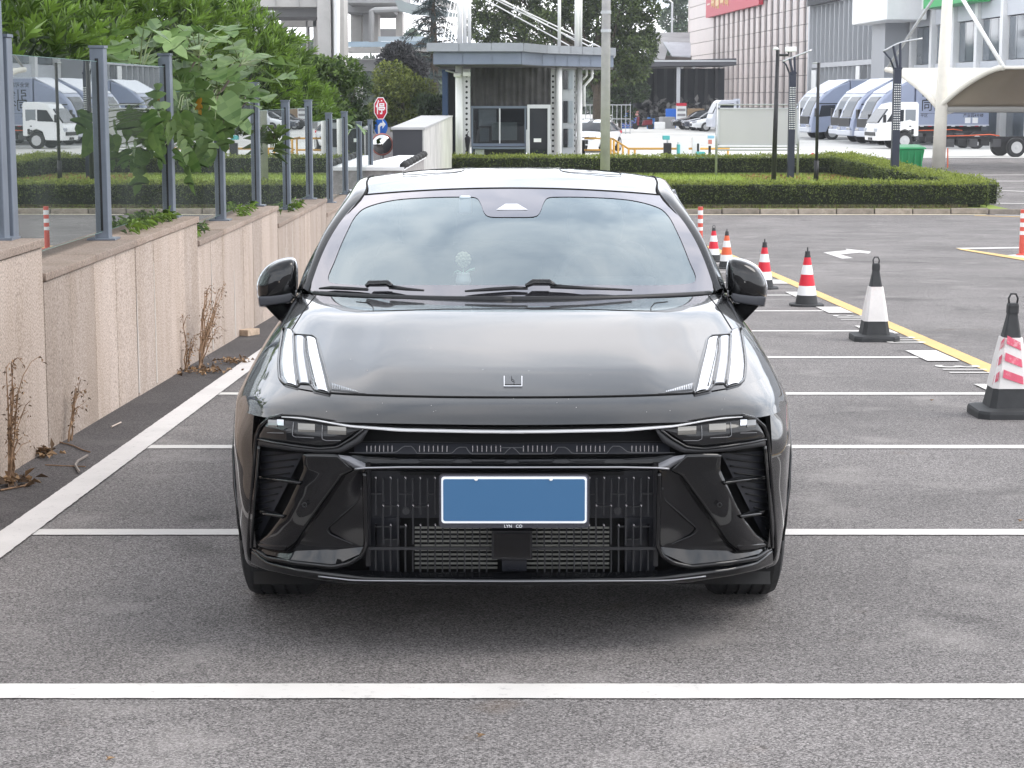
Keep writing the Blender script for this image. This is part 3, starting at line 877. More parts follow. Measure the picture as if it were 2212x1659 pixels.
def skin_faces(i0, i1, j0, j1):
    fs = []
    for i in range(i0, i1):
        for j in range(j0, j1):
            c = (SK[i, j] + SK[i+1, j] + SK[i+1, j+1] + SK[i, j+1]) / 4
            if any(math.hypot(c[1]-wy, c[2]-wz) < ARCH - 0.004 for wy, wz in WHEELS) and c[0] > .6:
                continue
            fs.append((i, j))
    return fs
def skin(name, cells, m=M_PAINT):
    mb = MB(); ids = {}
    def vid(i, j):
        if (i, j) not in ids:
            ids[(i, j)] = len(mb.v); mb.v.append(tuple(SK[i, j]))
        return ids[(i, j)]
    for i, j in cells:
        mb.f.append((vid(i, j), vid(i, j+1), vid(i+1, j+1), vid(i+1, j)))
    n = len(mb.v); mb.mirror_x()
    o = cbuild(mb, name, m, smooth=True, fix=True)
    return o
c_hood = 4 * SUBC + 4
skin('front_bumper', skin_faces(r_strip, r_hood, 0, 5 * SUBC) )
skin('hood', skin_faces(r_hood, NR - 1, 0, c_hood))
skin('front_fender', skin_faces(0, r_strip, c_corner, 8*SUBC) + skin_faces(r_strip, r_hood, 5*SUBC, 8*SUBC) + skin_faces(r_hood, NR-1, c_hood, 8*SUBC))
skin('rear_body', skin_faces(0, NR-1, 8*SUBC, NC-1))
tri = []
bv = [tuple(p) for p in SK.reshape(-1, 3)]
bv2 = bv + [(-p[0], p[1], p[2]) for p in bv]
for i in range(r_strip, NR-1):
    for j in range(NC-1):
        q = (i*NC+j, i*NC+j+1, (i+1)*NC+j+1, (i+1)*NC+j)
        tri.append(q); tri.append(tuple(k + len(bv) for k in q))
BVH = BVHTree.FromPolygons(bv2, tri)
def hit(px, py, off=0.003):
    """measured picture point -> painted skin (bay frame), off metres proud of it"""
    d = ray(px, py, PT).normalized()
    loc, nor, idx, dist = BVH.ray_cast(Vector((0, 0, CAM_Z)), d)
    if loc is None:
        return None
    if nor.dot(d) > 0: nor = -nor
    return loc + nor * off
def seam(name, pts, r_=0.0028, m=M_SEAM, n=40, mirror=True):
    pl = resample([(p[0], p[1], 0) for p in pts], n)
    q = [hit(p[0], p[1], 0.0005) for p in pl]
    q = [x for x in q if x is not None]
    mb = MB().tube(q, r_, 5)
    if mirror: mb.mirror_x()
    return cbuild(mb, name, m)
# ---- panel gaps
gap = [tuple(SK[r_hood, j] + np.array([0, -0.0005, 0.0006])) for j in range(0, c_hood + 1) if SK[r_hood, j, 0] < .60]
mb = MB().tube(gap, 0.0034, 5, cap=False).mirror_x(); cbuild(mb, 'hood_gap', M_SEAM)
gap = [tuple(SK[i, c_hood] + np.array([0.0004, 0, 0.0006])) for i in range(r_hood, NR) if SK[i, c_hood, 2] > .918]
mb = MB().tube(gap, 0.0022, 5, cap=False).mirror_x(); cbuild(mb, 'fender_gap', M_SEAM)
for cc in (8 * SUBC + 2, 9 * SUBC):
    gap = [tuple(SK[i, cc] + np.array([0.0008, 0, 0])) for i in range(1, NR)]
    mb = MB().tube(gap, 0.0035, 5, cap=False).mirror_x(); cbuild(mb, 'door_gap', M_SEAM)
seam('bonnet_reflection_edge', [(795, 672), (850, 671), (960, 668), (1106, 667)], 0.0016, mat('reflection_edge_shade', (0.006, 0.006, 0.007), 0.3))  # dark line painted where the reflection in the bonnet changes
# wheel arch lips
for wy, wz in WHEELS:
    for sg in (1, -1):
        pts = []
        for k in range(25):
            a = math.pi * (-0.12 + 1.24 * k / 24)
            y = wy - ARCH * math.cos(a); z = wz + ARCH * math.sin(a)
            if z < 0.2: continue
            jj = int(np.argmin([(abs(SK[ii, j, 1]-y) + abs(SK[ii, j, 2]-z)) + (9 if SK[ii, j, 0] < .6 else 0) for ii in range(0, r_hood) for j in range(NC)]))
            xx = SK[jj // NC, jj % NC, 0]
            pts.append((sg * (xx + .002), y, z))
        cbuild(MB().tube(pts, 0.006, 6), 'wheel_arch_lip', M_GLOSS, smooth=True)

# ---- greenhouse
def smooth_curve(p, sub=6):
    return catmull(np.array(p, float), sub)
nS, nT = 22, 14
def ws(s, t_):
    b0 = np.array([.782 * s, 7.13 + .37 * abs(s)**2.2, 1.013 - .002 * s])
    e_ = np.array([.618 * s, 8.02 + .14 * s**2, 1.402 - .03 * s**2])
    p = b0 * (1-t_) + e_ * t_
    k = math.sin(math.pi * t_)
    return p + np.array([.022 * s * k, -.012 * k, .024 * k])
rows = [[tuple(ws(i/nS, j/nT)) for i in range(nS+1)] for j in range(nT+1)]
mb = MB().grid(rows).mirror_x(); cbuild(mb, 'windscreen', M_WSHIELD, smooth=True, fix=True)
# black ceramic border on the screen, a millimetre proud
def ws_px(px, py):
    """picture point -> s, t on the screen"""
    d = ray(px, py, PT); best = None
    s, t_ = .5, .5
    for it in range(25):
        q = ws(s, t_); 
        def proj(v):
            return np.array([v[0] / v[1], (v[2] - CAM_Z) / v[1]])
        tgt = np.array([abs(d.x) / d.y, d.z / d.y])
        r_ = proj(q) - tgt
        e1 = (proj(ws(s + 1e-4, t_)) - proj(q)) / 1e-4; e2 = (proj(ws(s, t_ + 1e-4)) - proj(q)) / 1e-4
        J = np.array([e1, e2]).T
        st = np.linalg.solve(J, -r_); s += st[0]; t_ += st[1]
    return s, t_
clear = [(1106, 470), (1060, 469), (1046, 460), (1038, 440), (1028, 428), (1000, 426), (930, 427), (850, 433), (795, 447), (770, 465), (748, 505), (725, 560), (712, 590), (710, 605), (722, 613), (780, 617), (900, 617), (1000, 617), (1106, 617)]
inner = [np.array([*ws_px(*p)]) for p in clear]
outer = []
for i, p in enumerate(inner):      # matching border points on the edge of the screen
    f = i / (len(inner)-1)
    if i <= 6: outer.append(np.array([max(0, p[0]), 1.0]))
    elif i in (7,): outer.append(np.array([p[0]*1.06, 1.0]))
    elif i == 8: outer.append(np.array([.95, 1.0]))
    elif i == 9: outer.append(np.array([1.0, .94]))
    elif i <= 12: outer.append(np.array([1.0, p[1]]))
    elif i == 13: outer.append(np.array([1.0, .06]))
    elif i == 14: outer.append(np.array([.97, 0.0]))
    else: outer.append(np.array([max(0, p[0]), 0.0]))
def wsn(s, t_, off):
    a = ws(s, t_); u1 = ws(s + .01, t_) - a; v1 = ws(s, t_ + .01) - a
    n = np.cross(u1, v1); n /= np.linalg.norm(n)
    return tuple(a + n * off)
I2 = catmull(np.array(inner), 4); O2 = catmull(np.array(outer), 4); O2 = np.clip(O2, 0, 1); I2[0, 0] = 0; I2[-1, 0] = 0; O2[0, 0] = 0; O2[-1, 0] = 0
rows = []
for k in range(9):
    f = k / 8
    rows.append([wsn(*(I2[i]*(1-f) + O2[i]*f), 0.0022) for i in range(len(I2))])
for r_ in rows: r_[0] = (0.0, r_[0][1], r_[0][2]); r_[-1] = (0.0, r_[-1][1], r_[-1][2])
mb = MB().grid(rows).mirror_x(); cbuild(mb, 'windscreen_border', M_FRIT, smooth=True, fix=True)
# sensor window in the border
q = [wsn(*ws_px(px, py), 0.004) for px, py in ((1092, 442), (1118, 442), (1140, 455), (1072, 455))]
q = [(q[0][0] if False else (-1 if i in (0, 3) else 1) * abs(p[0]), p[1], p[2]) for i, p in enumerate(q)]
cbuild(MB().add(q, [(0, 1, 2, 3)]), 'camera_window', M_STRIP)
E0 = smooth_curve([(.782, 7.50, 1.011), (.722, 7.83, 1.213), (.618, 8.16, 1.372), (.630, 8.5, 1.425), (.640, 8.85, 1.445), (.635, 9.2, 1.435), (.62, 9.6, 1.39), (.59, 10.0, 1.28), (.55, 10.45, 1.075)])
E1 = smooth_curve([(.818, 7.56, 1.003), (.772, 7.9, 1.190), (.704, 8.25, 1.343), (.702, 8.55, 1.375), (.706, 8.9, 1.385), (.70, 9.25, 1.375), (.68, 9.6, 1.335), (.65, 10.0, 1.23), (.60, 10.45, 1.06)])
BL = smooth_curve([(.820, 7.58, 1.003), (.852, 7.9, 1.002), (.859, 8.25, 1.003), (.859, 8.55, 1.004), (.858, 8.9, 1.007), (.856, 9.25, 1.012), (.85, 9.6, 1.02), (.82, 10.0, 1.03), (.62, 10.45, 1.045)])
rows = []
for k in range(7):
    f = k / 6; bul = math.sin(math.pi * f)
    rows.append([tuple(E0[i] * (1-f) + E1[i] * f + np.array([.012 * bul, -.008 * bul, .018 * bul])) for i in range(len(E0))])
mb = MB().grid(rows).mirror_x(); cbuild(mb, 'roof_pillar', M_PAINT, smooth=True, fix=True)
mb = MB().tube([tuple(p) for p in E0[:14]], 0.006, 6).mirror_x(); cbuild(mb, 'screen_seal', M_SEAM, smooth=True)
mb = MB().tube([tuple(p + np.array([0, 0, .001])) for p in E0[12:44]], 0.0045, 6).mirror_x(); cbuild(mb, 'roof_gutter', M_SEAM, smooth=True)
mb = MB().tube([wsn(i / 20 * .99, 1.0, 0.0) for i in range(21)], 0.006, 6).mirror_x(); cbuild(mb, 'screen_header_seal', M_SEAM, smooth=True)
rows = []
for k in range(5):
    f = k / 4; bul = math.sin(math.pi * f)
    rows.append([tuple(E1[i] * (1-f) + BL[i] * f + np.array([.02 * bul, 0, 0])) for i in range(len(E1))])
mb = MB().grid(rows).mirror_x(); cbuild(mb, 'side_window', M_SIDEG, smooth=True, fix=True)
mb = MB().tube([tuple(p) for p in E1], 0.007, 6).mirror_x(); cbuild(mb, 'window_trim', M_GLOSS, smooth=True)
# B and C posts behind the side glass
for y_i in (22, 38):
    mb = MB().tube([tuple(E1[y_i] + np.array([-.01, 0, -.01])), tuple(BL[y_i + 1] + np.array([-.012, 0, 0]))], 0.04, 8).mirror_x(); cbuild(mb, 'window_post', M_GLOSS)
# roof and rear screen
ZC = smooth_curve([(0, 8.02, 1.402), (0, 8.4, 1.463), (0, 8.8, 1.487), (0, 9.2, 1.477), (0, 9.6, 1.437), (0, 10.0, 1.335), (0, 10.50, 1.085)])
EE = smooth_curve([(.618, 8.16, 1.372), (.630, 8.5, 1.425), (.640, 8.85, 1.445), (.635, 9.2, 1.435), (.62, 9.6, 1.39), (.59, 10.0, 1.28), (.55, 10.45, 1.075)])
def roof_grid(i0, i1):
    rows = []
    for i in range(i0, i1):
        rows.append([tuple(np.array([EE[i][0] * s, ZC[i][1] + (EE[i][1]-ZC[i][1]) * s**2, ZC[i][2] + (EE[i][2]-ZC[i][2]) * s**2.6])) for s in np.linspace(0, 1, 17)])
    return MB().grid(rows).mirror_x()
cbuild(roof_grid(0, 26), 'roof', M_PAINT, smooth=True, fix=True)
cbuild(roof_grid(25, len(EE)), 'rear_screen', glass_mat('rear_screen_glass', (.015, .015, .015), 1.5), smooth=True, fix=True)
# shallow roof swages seen as two loops at the rear of the roof
for sg in (-1, 1):
    pts = []
    for k in range(24):
        a = 2 * math.pi * k / 24
        xx = .345 + .135 * math.copysign(abs(math.cos(a)) ** .6, math.cos(a)); yy = 8.62 + .16 * math.copysign(abs(math.sin(a)) ** .6, math.sin(a))
        i = int(np.argmin(abs(ZC[:, 1] - yy))); s = xx / EE[i][0]
        zz = ZC[i][2] + (EE[i][2]-ZC[i][2]) * s**2.6
        j = min(len(ZC)-1, i+1 if ZC[i][1] < yy else max(0, i-1))
        pts.append((sg * xx, yy, float(np.interp(yy, ZC[:, 1], ZC[:, 2])) + (EE[i][2]-ZC[i][2]) * s**2.6 + .0005))
    cbuild(MB().tube(pts, 0.0016, 5, closed=True), 'roof_swage', M_SEAM)
# ---- cabin
cbuild(MB().box(-.80, .80, 7.62, 10.2, .35, .42), 'cabin_floor', M_CABIN)
rows = []
for y, z, hw in ((7.17, .985, .70), (7.30, 1.008, .74), (7.5, 1.022, .78), (7.62, 1.02, .79), (7.72, .97, .78), (7.74, .60, .74)):
    rows.append([(hw * (i/10*2-1), y + .22 * (i/10*2-1)**2 * (1 if y < 7.55 else .3), z) for i in range(11)])
cbuild(MB().grid(rows), 'dashboard', M_DASH, smooth=True)
mb = MB()
cbuild(MB().tube([(.36 + .175 * math.cos(2*math.pi*k/28), 7.86 + .075 * math.sin(2*math.pi*k/28), 1.0 + .165 * math.sin(2*math.pi*k/28)) for k in range(28)], .018, 8, closed=True), 'steering_wheel', M_CABIN, smooth=True)
cbuild(MB().box(.16, .56, 7.55, 7.7, 1.02, 1.062), 'instrument_hood', M_DASH, bevel=.015)
for sx in (-.37, .37):
    mb = MB().grid([[(sx + .24 * a, y, z) for a in (-1, -.9, -.5, 0, .5, .9, 1)] for y, z in ((8.45, .45), (8.35, .62), (8.44, .8), (8.55, 1.05), (8.60, 1.10), (8.70, 1.08), (8.66, .5))])
    cbuild(mb, 'seat', M_CABIN, smooth=True)
    cbuild(MB().lathe([(.02, -.06), (.11, -.05), (.13, .04), (.11, .12), (.03, .14)], (sx, 8.64, 1.20), 12), 'headrest', M_CABIN, smooth=True)
cbuild(MB().box(-.66, .66, 9.45, 9.75, .45, 1.12), 'rear_bench', M_CABIN, bevel=.06)
cbuild(MB().box(-.12, .12, 7.99, 8.02, 1.29, 1.345), 'rear_view_mirror', M_CABIN, bevel=.01)
cbuild(MB().box(-.215, -.165, 7.93, 7.97, 1.30, 1.375), 'dash_camera', mat('pale_device', (.55, .62, .66), .5), bevel=.01)
cbuild(MB().box(-.84, .84, 6.2, 10.45, .19, .30), 'underbody', M_VOID)
cbuild(MB().box(-.70, .70, 6.15, 7.6, .30, .70), 'engine_bay', M_VOID)

# ---- mask under the light strip: recess behind everything
def curve_px(pts, n):
    return resample([(p[0], p[1], p[2] if len(p) > 2 else 0) for p in pts], n)
SYM = 2 * 1106.0
rows = []
for py in np.linspace(905, 1262, 14):
    r_ = []
    for px in np.linspace(float(np.interp(py, [905, 930, 960, 1240], [625, 572, 560, 548])), 1106, 26):
        r_.append(fp(px, py, 0.10 + 0.02 * (1106 - px) / 560))
    rows.append(r_)
cbuild(MB().grid(rows).mirror_x(), 'grille_recess', M_VOID, smooth=True, fix=True)
# light strip
TOPL = P3([(395, 346), (520, 352), (640, 368), (850, 402), (1200, 424), (1700, 434), (2012, 436)])
def strip_px(pl, h0, h1, n=46):
    A = resample(pl, n); rows = []
    for j, (s, o_) in enumerate(((0, .012), (0.0, -.004), (.25, -.011), (.6, -.012), (1.0, -.006), (1.0, .012))):
        r_ = []
        for i in range(n):
            hh = h0 + (h1 - h0) * min(1, i / n * 2.2)
            q = A[i]; r_.append(fp(q[0], q[1] + hh * s, o_))
        rows.append(r_)
    return MB().grid(rows)
cbuild(strip_px(TOPL, 2.5, 8.0).mirror_x(), 'light_strip', M_STRIP, smooth=True, fix=True)
cbuild(strip_px([(p[0], p[1] - 5, 0) for p in TOPL], 4, 4).mirror_x(), 'strip_shadow_gap', M_SEAM, smooth=True, fix=True)
# head lamps
hl_top = P3([(262, 440), (300, 383), (402, 356), (640, 382), (850, 420), (925, 430)])
hl_bot = P3([(240, 492), (330, 512), (500, 535), (650, 551), (760, 540), (925, 434)])
cbuild(patch(hl_top, hl_bot, 30, 8, .006, .04).mirror_x(), 'headlamp', M_SMOKE, smooth=True, fix=True)
def mod(x0, x1, y0, y1, m, nm, out_=.006, skew=0):
    A = P3([(x0 + skew, y0, -out_), (x1 + skew, y0 + (x1-x0)*.05, -out_)]); B = P3([(x0, y1, -out_), (x1, y1 + (x1-x0)*.05, -out_)])
    return cbuild(patch(A, B, 6, 5, .004, .012).mirror_x(), nm, m, smooth=False, fix=True)
mod(505, 618, 392, 447, M_MODULE, 'lamp_projector'); mod(703, 826, 411, 464, M_MODULE, 'lamp_projector')
mod(305, 365, 368, 416, mat('dim_reflector', (.22, .22, .22), .2, metal=.6), 'lamp_reflector'); mod(365, 410, 366, 405, M_LAMPW, 'lamp_reflector')
def pxtube(name, pts, r_, m, off=-.008, n=20, mirror=True):
    A = resample(P3(pts), n)
    mb = MB().tube([fp(q[0], q[1], off) for q in A], r_, 5)
    if mirror: mb.mirror_x()
    return cbuild(mb, name, m, smooth=True)
for pts in ([(475, 385), (468, 470), (480, 483), (610, 490)], [(668, 405), (665, 495), (690, 508), (790, 508)], [(300, 455), (410, 458)]):
    pxtube('lamp_outline', pts, .0010, mat('lamp_outline_grey', (.22, .22, .23), .3, metal=.5), -.009)
pxtube('headlamp_rim', [(240, 500), (330, 520), (500, 545), (650, 562), (765, 552), (870, 490), (940, 434)], .0045, M_GLOSS, -.004, 30)
# bumper skin edge beside the mask
edge = [(400, 340), (310, 362), (258, 410), (232, 470), (222, 560), (212, 700), (200, 850), (190, 1000), (180, 1150), (178, 1240), (190, 1300)]
pxtube('mask_edge', edge, .008, M_GLOSS, .004, 40)
pxtube('mask_inner_edge', [(248, 545), (240, 640), (228, 800), (215, 950), (205, 1080), (196, 1220)], .006, M_PAINT, -.012, 30)
# band under the head lamp
cbuild(patch(P3([(240, 500), (500, 545), (650, 562), (770, 552), (880, 488), (955, 430)]), P3([(240, 545), (500, 580), (640, 590), (800, 590), (930, 520), (975, 440)]), 26, 5, .004, .05).mirror_x(), 'lamp_shelf', M_PLAST, smooth=True, fix=True)
# grille slot: louvre ledge, fins and humps
cbuild(patch(P3([(880, 520, .05), (940, 522, .05), (2012, 527, .05)]), P3([(880, 590, .03), (940, 596, .03), (2012, 600, .03)]), 50, 4, 0, .0).mirror_x(), 'grille_ledge', M_GRILLE, smooth=True, fix=True)
M_GLINE = mat('grey_grille_line', (.10, .10, .105), .4)
pxtube('grille_ledge_line', [(880, 515), (1200, 515), (1600, 522), (2012, 525)], .0016, M_PLAST, .044, 40)
pxtube('grille_ledge_line', [(845, 588), (940, 590), (1160, 586), (1210, 545), (1265, 545), (1300, 594), (1530, 594), (1572, 552), (1625, 552), (1655, 597), (1880, 597), (1920, 555), (2012, 555)], .0010, M_GLINE, .022, 60)
fins = [965 + i * 28 for i in range(7)] + [1316 + i * 30.5 for i in range(7)] + [1670 + i * 31 for i in range(7)]
fin_me = None
for fx in fins:
    for sg in (1, -1):
        a = fp(*c3(fx, 541), .030); b_ = fp(*c3(fx, 581), .028)
        if sg < 0: a.x, b_.x = -a.x, -b_.x
        a.y -= 7.5; b_.y -= 7.5
        if fin_me is None:
            fin_me = MB().box(-.0011, .0011, -.003, .003, -.5, .5)
            fin_me = fin_me.build('grille_fin', M_CHROME, car); me_ = fin_me.data; o = fin_me
        else:
            o = new_obj('grille_fin', me_, car)
        o.location = (a + b_) / 2; o.scale = (1, 1, (a - b_).length)
# beam under the grille slot with the sky highlight on its top laid over in silver
def beam():
    top = resample(P3([(760, 596, .03), (860, 602, .03), (955, 612, .04), (1200, 618, .045), (2012, 622, .045)]), 40)
    mid = resample(P3([(770, 604, .012), (862, 650, .018), (955, 668, .020), (1200, 676, .022), (2012, 678, .022)]), 40)
    frt = resample(P3([(800, 632, -.008), (880, 694, -.012), (955, 694, -.014), (1200, 690, -.016), (2012, 690, -.016)]), 40)
    bot = resample(P3([(825, 650, .02), (890, 704, .02), (955, 704, .02), (1200, 702, .02), (2012, 702, .02)]), 40)
    rr = [[fp(*p) for p in l] for l in (top, mid, frt, bot)]
    a = np.array([[tuple(p) for p in r_] for r_ in rr])
    return MB().grid([[tuple(p) for p in r_] for r_ in catmull(a, 4)])
cbuild(beam().mirror_x(), 'bumper_beam', M_PAINT, smooth=True, fix=True)
M_SATIN = mat('satin_edge_and_highlight', (.34, .34, .36), .3, metal=.8)
pxtube('beam_sky_highlight', [(884, 697), (955, 690), (1200, 685), (2012, 687)], .0034, M_SATIN, -.017, 40)  # silver strip painted in for the sky highlight along the beam
cbuild(patch(P3([(772, 602, .0), (850, 612, .0), (955, 660, -.004)]), P3([(800, 640, -.004), (884, 697, -.010), (955, 690, -.014)]), 14, 5, .002, .0).mirror_x(), 'beam_corner_sheen', M_PAINT2, smooth=True, fix=True)  # sky reflection flaring at the beam end, put into the colour
# diagonal blade
bl_l = P3([(535, 596, .004), (545, 700, .004), (500, 800, .0), (440, 930, 0), (380, 1040, 0), (300, 1140, 0), (222, 1190, .004)])
bl_r = P3([(770, 598, .0), (885, 702, .004), (800, 745, .004), (700, 880, .0), (590, 1040, 0), (490, 1190, 0), (425, 1246, .006)])
cbuild(patch(bl_l, bl_r, 30, 10, .006, .05).mirror_x(), 'bumper_blade', M_PAINT, smooth=True, fix=True)
cbuild(patch(P3([(222, 1190, .004), (300, 1195, 0), (425, 1200, 0)]), P3([(232, 1216, .004), (300, 1235, 0), (425, 1250, .006)]), 10, 5, .004, .04).mirror_x(), 'blade_foot', M_PAINT, smooth=True, fix=True)
# pocket between blade and intake
cbuild(patch(P3([(885, 705, .03), (800, 750, .036), (700, 890, .038), (590, 1050, .036), (490, 1195, .03), (425, 1250, .02)]),
             P3([(950, 700, .02), (948, 850, .016), (946, 1000, .012), (944, 1130, .012), (940, 1215, .014), (760, 1235, .022)]), 26, 8, -.004, .0).mirror_x(), 'bumper_pocket', M_GLOSS, smooth=True, fix=True)
cbuild(patch(P3([(240, 1222, .02), (430, 1245, .022), (760, 1232, .024), (942, 1216, .016)]), P3([(235, 1250, .006), (480, 1310, .004), (740, 1342, .004), (950, 1250, .008)]), 24, 6, .0, .0).mirror_x(), 'pocket_floor', M_PAINT, smooth=True, fix=True)
pxtube('pocket_crease', [(930, 815), (915, 905), (850, 960), (690, 1100), (720, 1135), (935, 1225)], .003, M_GLOSS, .022, 26)
pxtube('pocket_rim', [(215, 1232), (300, 1290), (480, 1320), (740, 1348), (850, 1325), (930, 1275), (962, 1210), (955, 1000), (950, 720)], .008, M_GLOSS, -.004, 50)
# side intake: fluted back, two fins
cbuild(patch(P3([(262, 575, .07), (400, 585, .07), (540, 595, .07)]), P3([(200, 1190, .06), (215, 1190, .06), (235, 1188, .06)]), 12, 10, 0, .0).mirror_x(), 'intake_back', M_GRILLE, smooth=True, fix=True)
for k in range(13):
    y0 = 585 + k * 46
    w_ = max(40, 270 - k * 21)
    pxtube('intake_flute', [(258 - k * 5, y0 + 26), (258 - k * 5 + w_, y0)], .0028, M_VOID, .062, 8)
for (y0, xe) in ((742, 522), (966, 412)):
    cbuild(patch(P3([(250, y0 + 5, .05), (xe - 140, y0 + 14, .01), (xe, y0 + 36, -.004)]), P3([(244, y0 + 20, .05), (xe - 150, y0 + 38, .0), (xe - 8, y0 + 62, -.004)]), 16, 5, .008, .03).mirror_x(), 'intake_fin', M_PAINT, smooth=True, fix=True)
for (cx_, cy_) in ((548, 937),):
    for sg in (1, -1):
        q = fp(*c3(cx_, cy_), -.021); q.x *= sg
        cbuild(MB().tube([(q.x + .0065*math.cos(a*math.pi/8), q.y, q.z + .0065*math.sin(a*math.pi/8)) for a in range(16)], .0014, 5, closed=True), 'parking_sensor', M_PLAST, smooth=True)
# lower lip
def lip():
    defs = [([(205, 1225, .02), (300, 1296, .015), (480, 1330, .015), (760, 1356, .015), (960, 1372, .02), (1200, 1384, .02), (2012, 1388, .02)]),
            ([(196, 1250, -.004), (300, 1330, -.010), (480, 1365, -.012), (760, 1398, -.016), (960, 1418, -.018), (1200, 1424, -.018), (2012, 1430, -.018)]),
            ([(192, 1300, -.006), (300, 1352, -.014), (480, 1388, -.018), (760, 1425, -.024), (960, 1440, -.026), (1200, 1444, -.026), (2012, 1448, -.026)]),
            ([(190, 1332, .0), (300, 1372, -.008), (480, 1410, -.010), (760, 1452, -.014), (960, 1466, -.016), (1200, 1470, -.016), (2012, 1472, -.016)]),
            ([(190, 1335, .10), (300, 1376, .10), (480, 1416, .10), (760, 1456, .10), (960, 1470, .10), (1200, 1474, .10), (2012, 1476, .10)])]
    rr = [[tuple(fp(*p)) for p in resample(P3(l), 46)] for l in defs]
    return MB().grid([[tuple(p) for p in r_] for r_ in catmull(np.array(rr), 3)])
cbuild(lip().mirror_x(), 'front_lip', M_PAINT, smooth=True, fix=True)
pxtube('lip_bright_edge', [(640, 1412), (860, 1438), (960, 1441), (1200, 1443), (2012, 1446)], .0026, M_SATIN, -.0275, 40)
# ---- lower grille plate with ribs
k8 = lambda cx, cy: ((780 + cx / 2.949) / 1.0416, (1030 + cy / 2.949) / 1.0416)
def q8(cx, cy, off):
    v = fp(*k8(cx, cy), off); v.y -= 7.5; return v
def plate_quad(x0, x1, y0, y1, off, m, nm, th=.012):
    a, b_, c_, d_ = q8(x0, y0, off), q8(x1, y0, off), q8(x1, y1, off), q8(x0, y1, off)
    mb = MB().prism([a, b_, c_, d_], (0, th, 0)); return mb.build(nm, m, car)
XM = 1106.0 * 1.0416 * 2.949 - 780 * 2.949        # picture centre in these units
def mirx(x): return 2 * XM - x
plate_quad(150, mirx(150), 85, 400, .055, M_GRILLE, 'grille_plate')
plate_quad(150, 350, 398, 755, .055, M_GRILLE, 'grille_plate'); plate_quad(mirx(350), mirx(150), 398, 755, .055, M_GRILLE, 'grille_plate')
M_RAD = mat('radiator_fins', (0.27, 0.27, 0.245), 0.5, metal=.2)
slat = None
for (xa, xb) in ((452, 1000), (mirx(1000), mirx(452))):
    for k in range(10):
        y0 = 458 + k * 29.5
        plate_quad(xa, xb, y0, y0 + 13, .085, M_RAD, 'radiator_slat', .006)
rib = MB().box(-.5, .5, -.006, .006, -.5, .5).build('grille_rib', M_PLAST, car)
tipm = MB().add([(-.5, -.007, .5), (.5, -.007, .5), (.5, -.007, -.5), (-.5, 0, .5), (.5, 0, .5), (.5, 0, -.5)], [(0, 2, 1), (3, 4, 5), (0, 1, 4, 3), (1, 2, 5, 4), (2, 0, 3, 5)]).build('rib_tip', M_CHROME, car)
first = [True, True]
def put(proto, i, loc, sc):
    if first[i]: o = proto; first[i] = False
    else:
        o = proto.copy(); COL.objects.link(o); o.parent = car
    o.location = loc; o.scale = sc
    return o
def ribv(cx, y0, y1, off=.038, tip=False, wd=.0045):
    for xx in (cx, mirx(cx)):
        a, b_ = q8(xx, y0, off), q8(xx, y1, off)
        put(rib, 0, (a + b_) / 2, (wd, 1, (a - b_).length))
        if tip:
            put(tipm, 1, a + Vector((0, -.007, -.001)), (.006, 1, .007))
for i in range(5):
    x0 = 194 + i * 98
    ribv(x0, 128, 372, tip=True)
    ribv(x0 + 48, 140, 290)
for i in range(4):
    ribv(243 + i * 99, 312, 555, tip=True, off=.034)
for i in range(9):
    ribv(194 + i * 98.5 if 194 + i * 98.5 < 960 else 194, 442, 590, tip=True, off=.036)
for i in range(8):
    ribv(243 + i * 98.5, 470, 570, off=.04)
for i in range(16):
    xx = 194 + i * 49
    if xx < 955 or xx > 1010: ribv(min(xx, 935), 612, 750, off=.045, wd=.005 if i % 2 == 0 else .0035)
def ribh(x0, x1, cy, off=.036, ht=.006):
    for (a_, b2) in ((x0, x1), (mirx(x1), mirx(x0))):
        a, b_ = q8(a_, cy, off), q8(b2, cy, off)
        put(rib, 0, (a + b_) / 2, ((a - b_).length, 1, ht))
ribh(150, 965, 600, .030, .009)
for (a_, b2, yy) in ((165, 235, 238), (345, 440, 240), (540, 590, 240), (240, 345, 322), (440, 545, 322), (190, 300, 455), (345, 400, 455), (240, 340, 540)):
    ribh(a_, b2, yy, .040, .004)
# side frames of the plate
for sg in (0, 1):
    X = lambda v: mirx(v) if sg else v
    a, b_ = sorted((X(128), X(158)))
    plate_quad(a, b_, 60, 720, .018, M_PLAST, 'grille_side_frame')
plate_quad(128, 158, 36, 72, -.012, M_GLOSS, 'tow_cover_clip', .02); plate_quad(mirx(158), mirx(128), 36, 72, -.012, M_GLOSS, 'tow_cover_clip', .02)
plate_quad(355, mirx(355), 92, 116, .045, M_VOID, 'grille_slot')
for sx in (395, mirx(395)):
    q = q8(sx, 352, .032)
    MB().lathe([(.0115, -.004), (.0115, .004), (.0085, .006), (.0075, .002), (.004, .002)], q + Vector((0, .0, 0)), 18, 'y').build('parking_sensor', M_PLAST, car, smooth=False)
# radar block
plate_quad(962, mirx(962), 486, 674, .012, M_PLAST, 'radar_frame', .05)
plate_quad(978, mirx(978), 506, 660, .006, M_GLOSS, 'radar_cover', .01)
plate_quad(1030, 1195, 676, 752, .05, M_GRILLE, 'radar_foot')
plate_quad(1078, 1142, 742, 752, .04, M_GRILLE, 'radar_foot_lip')
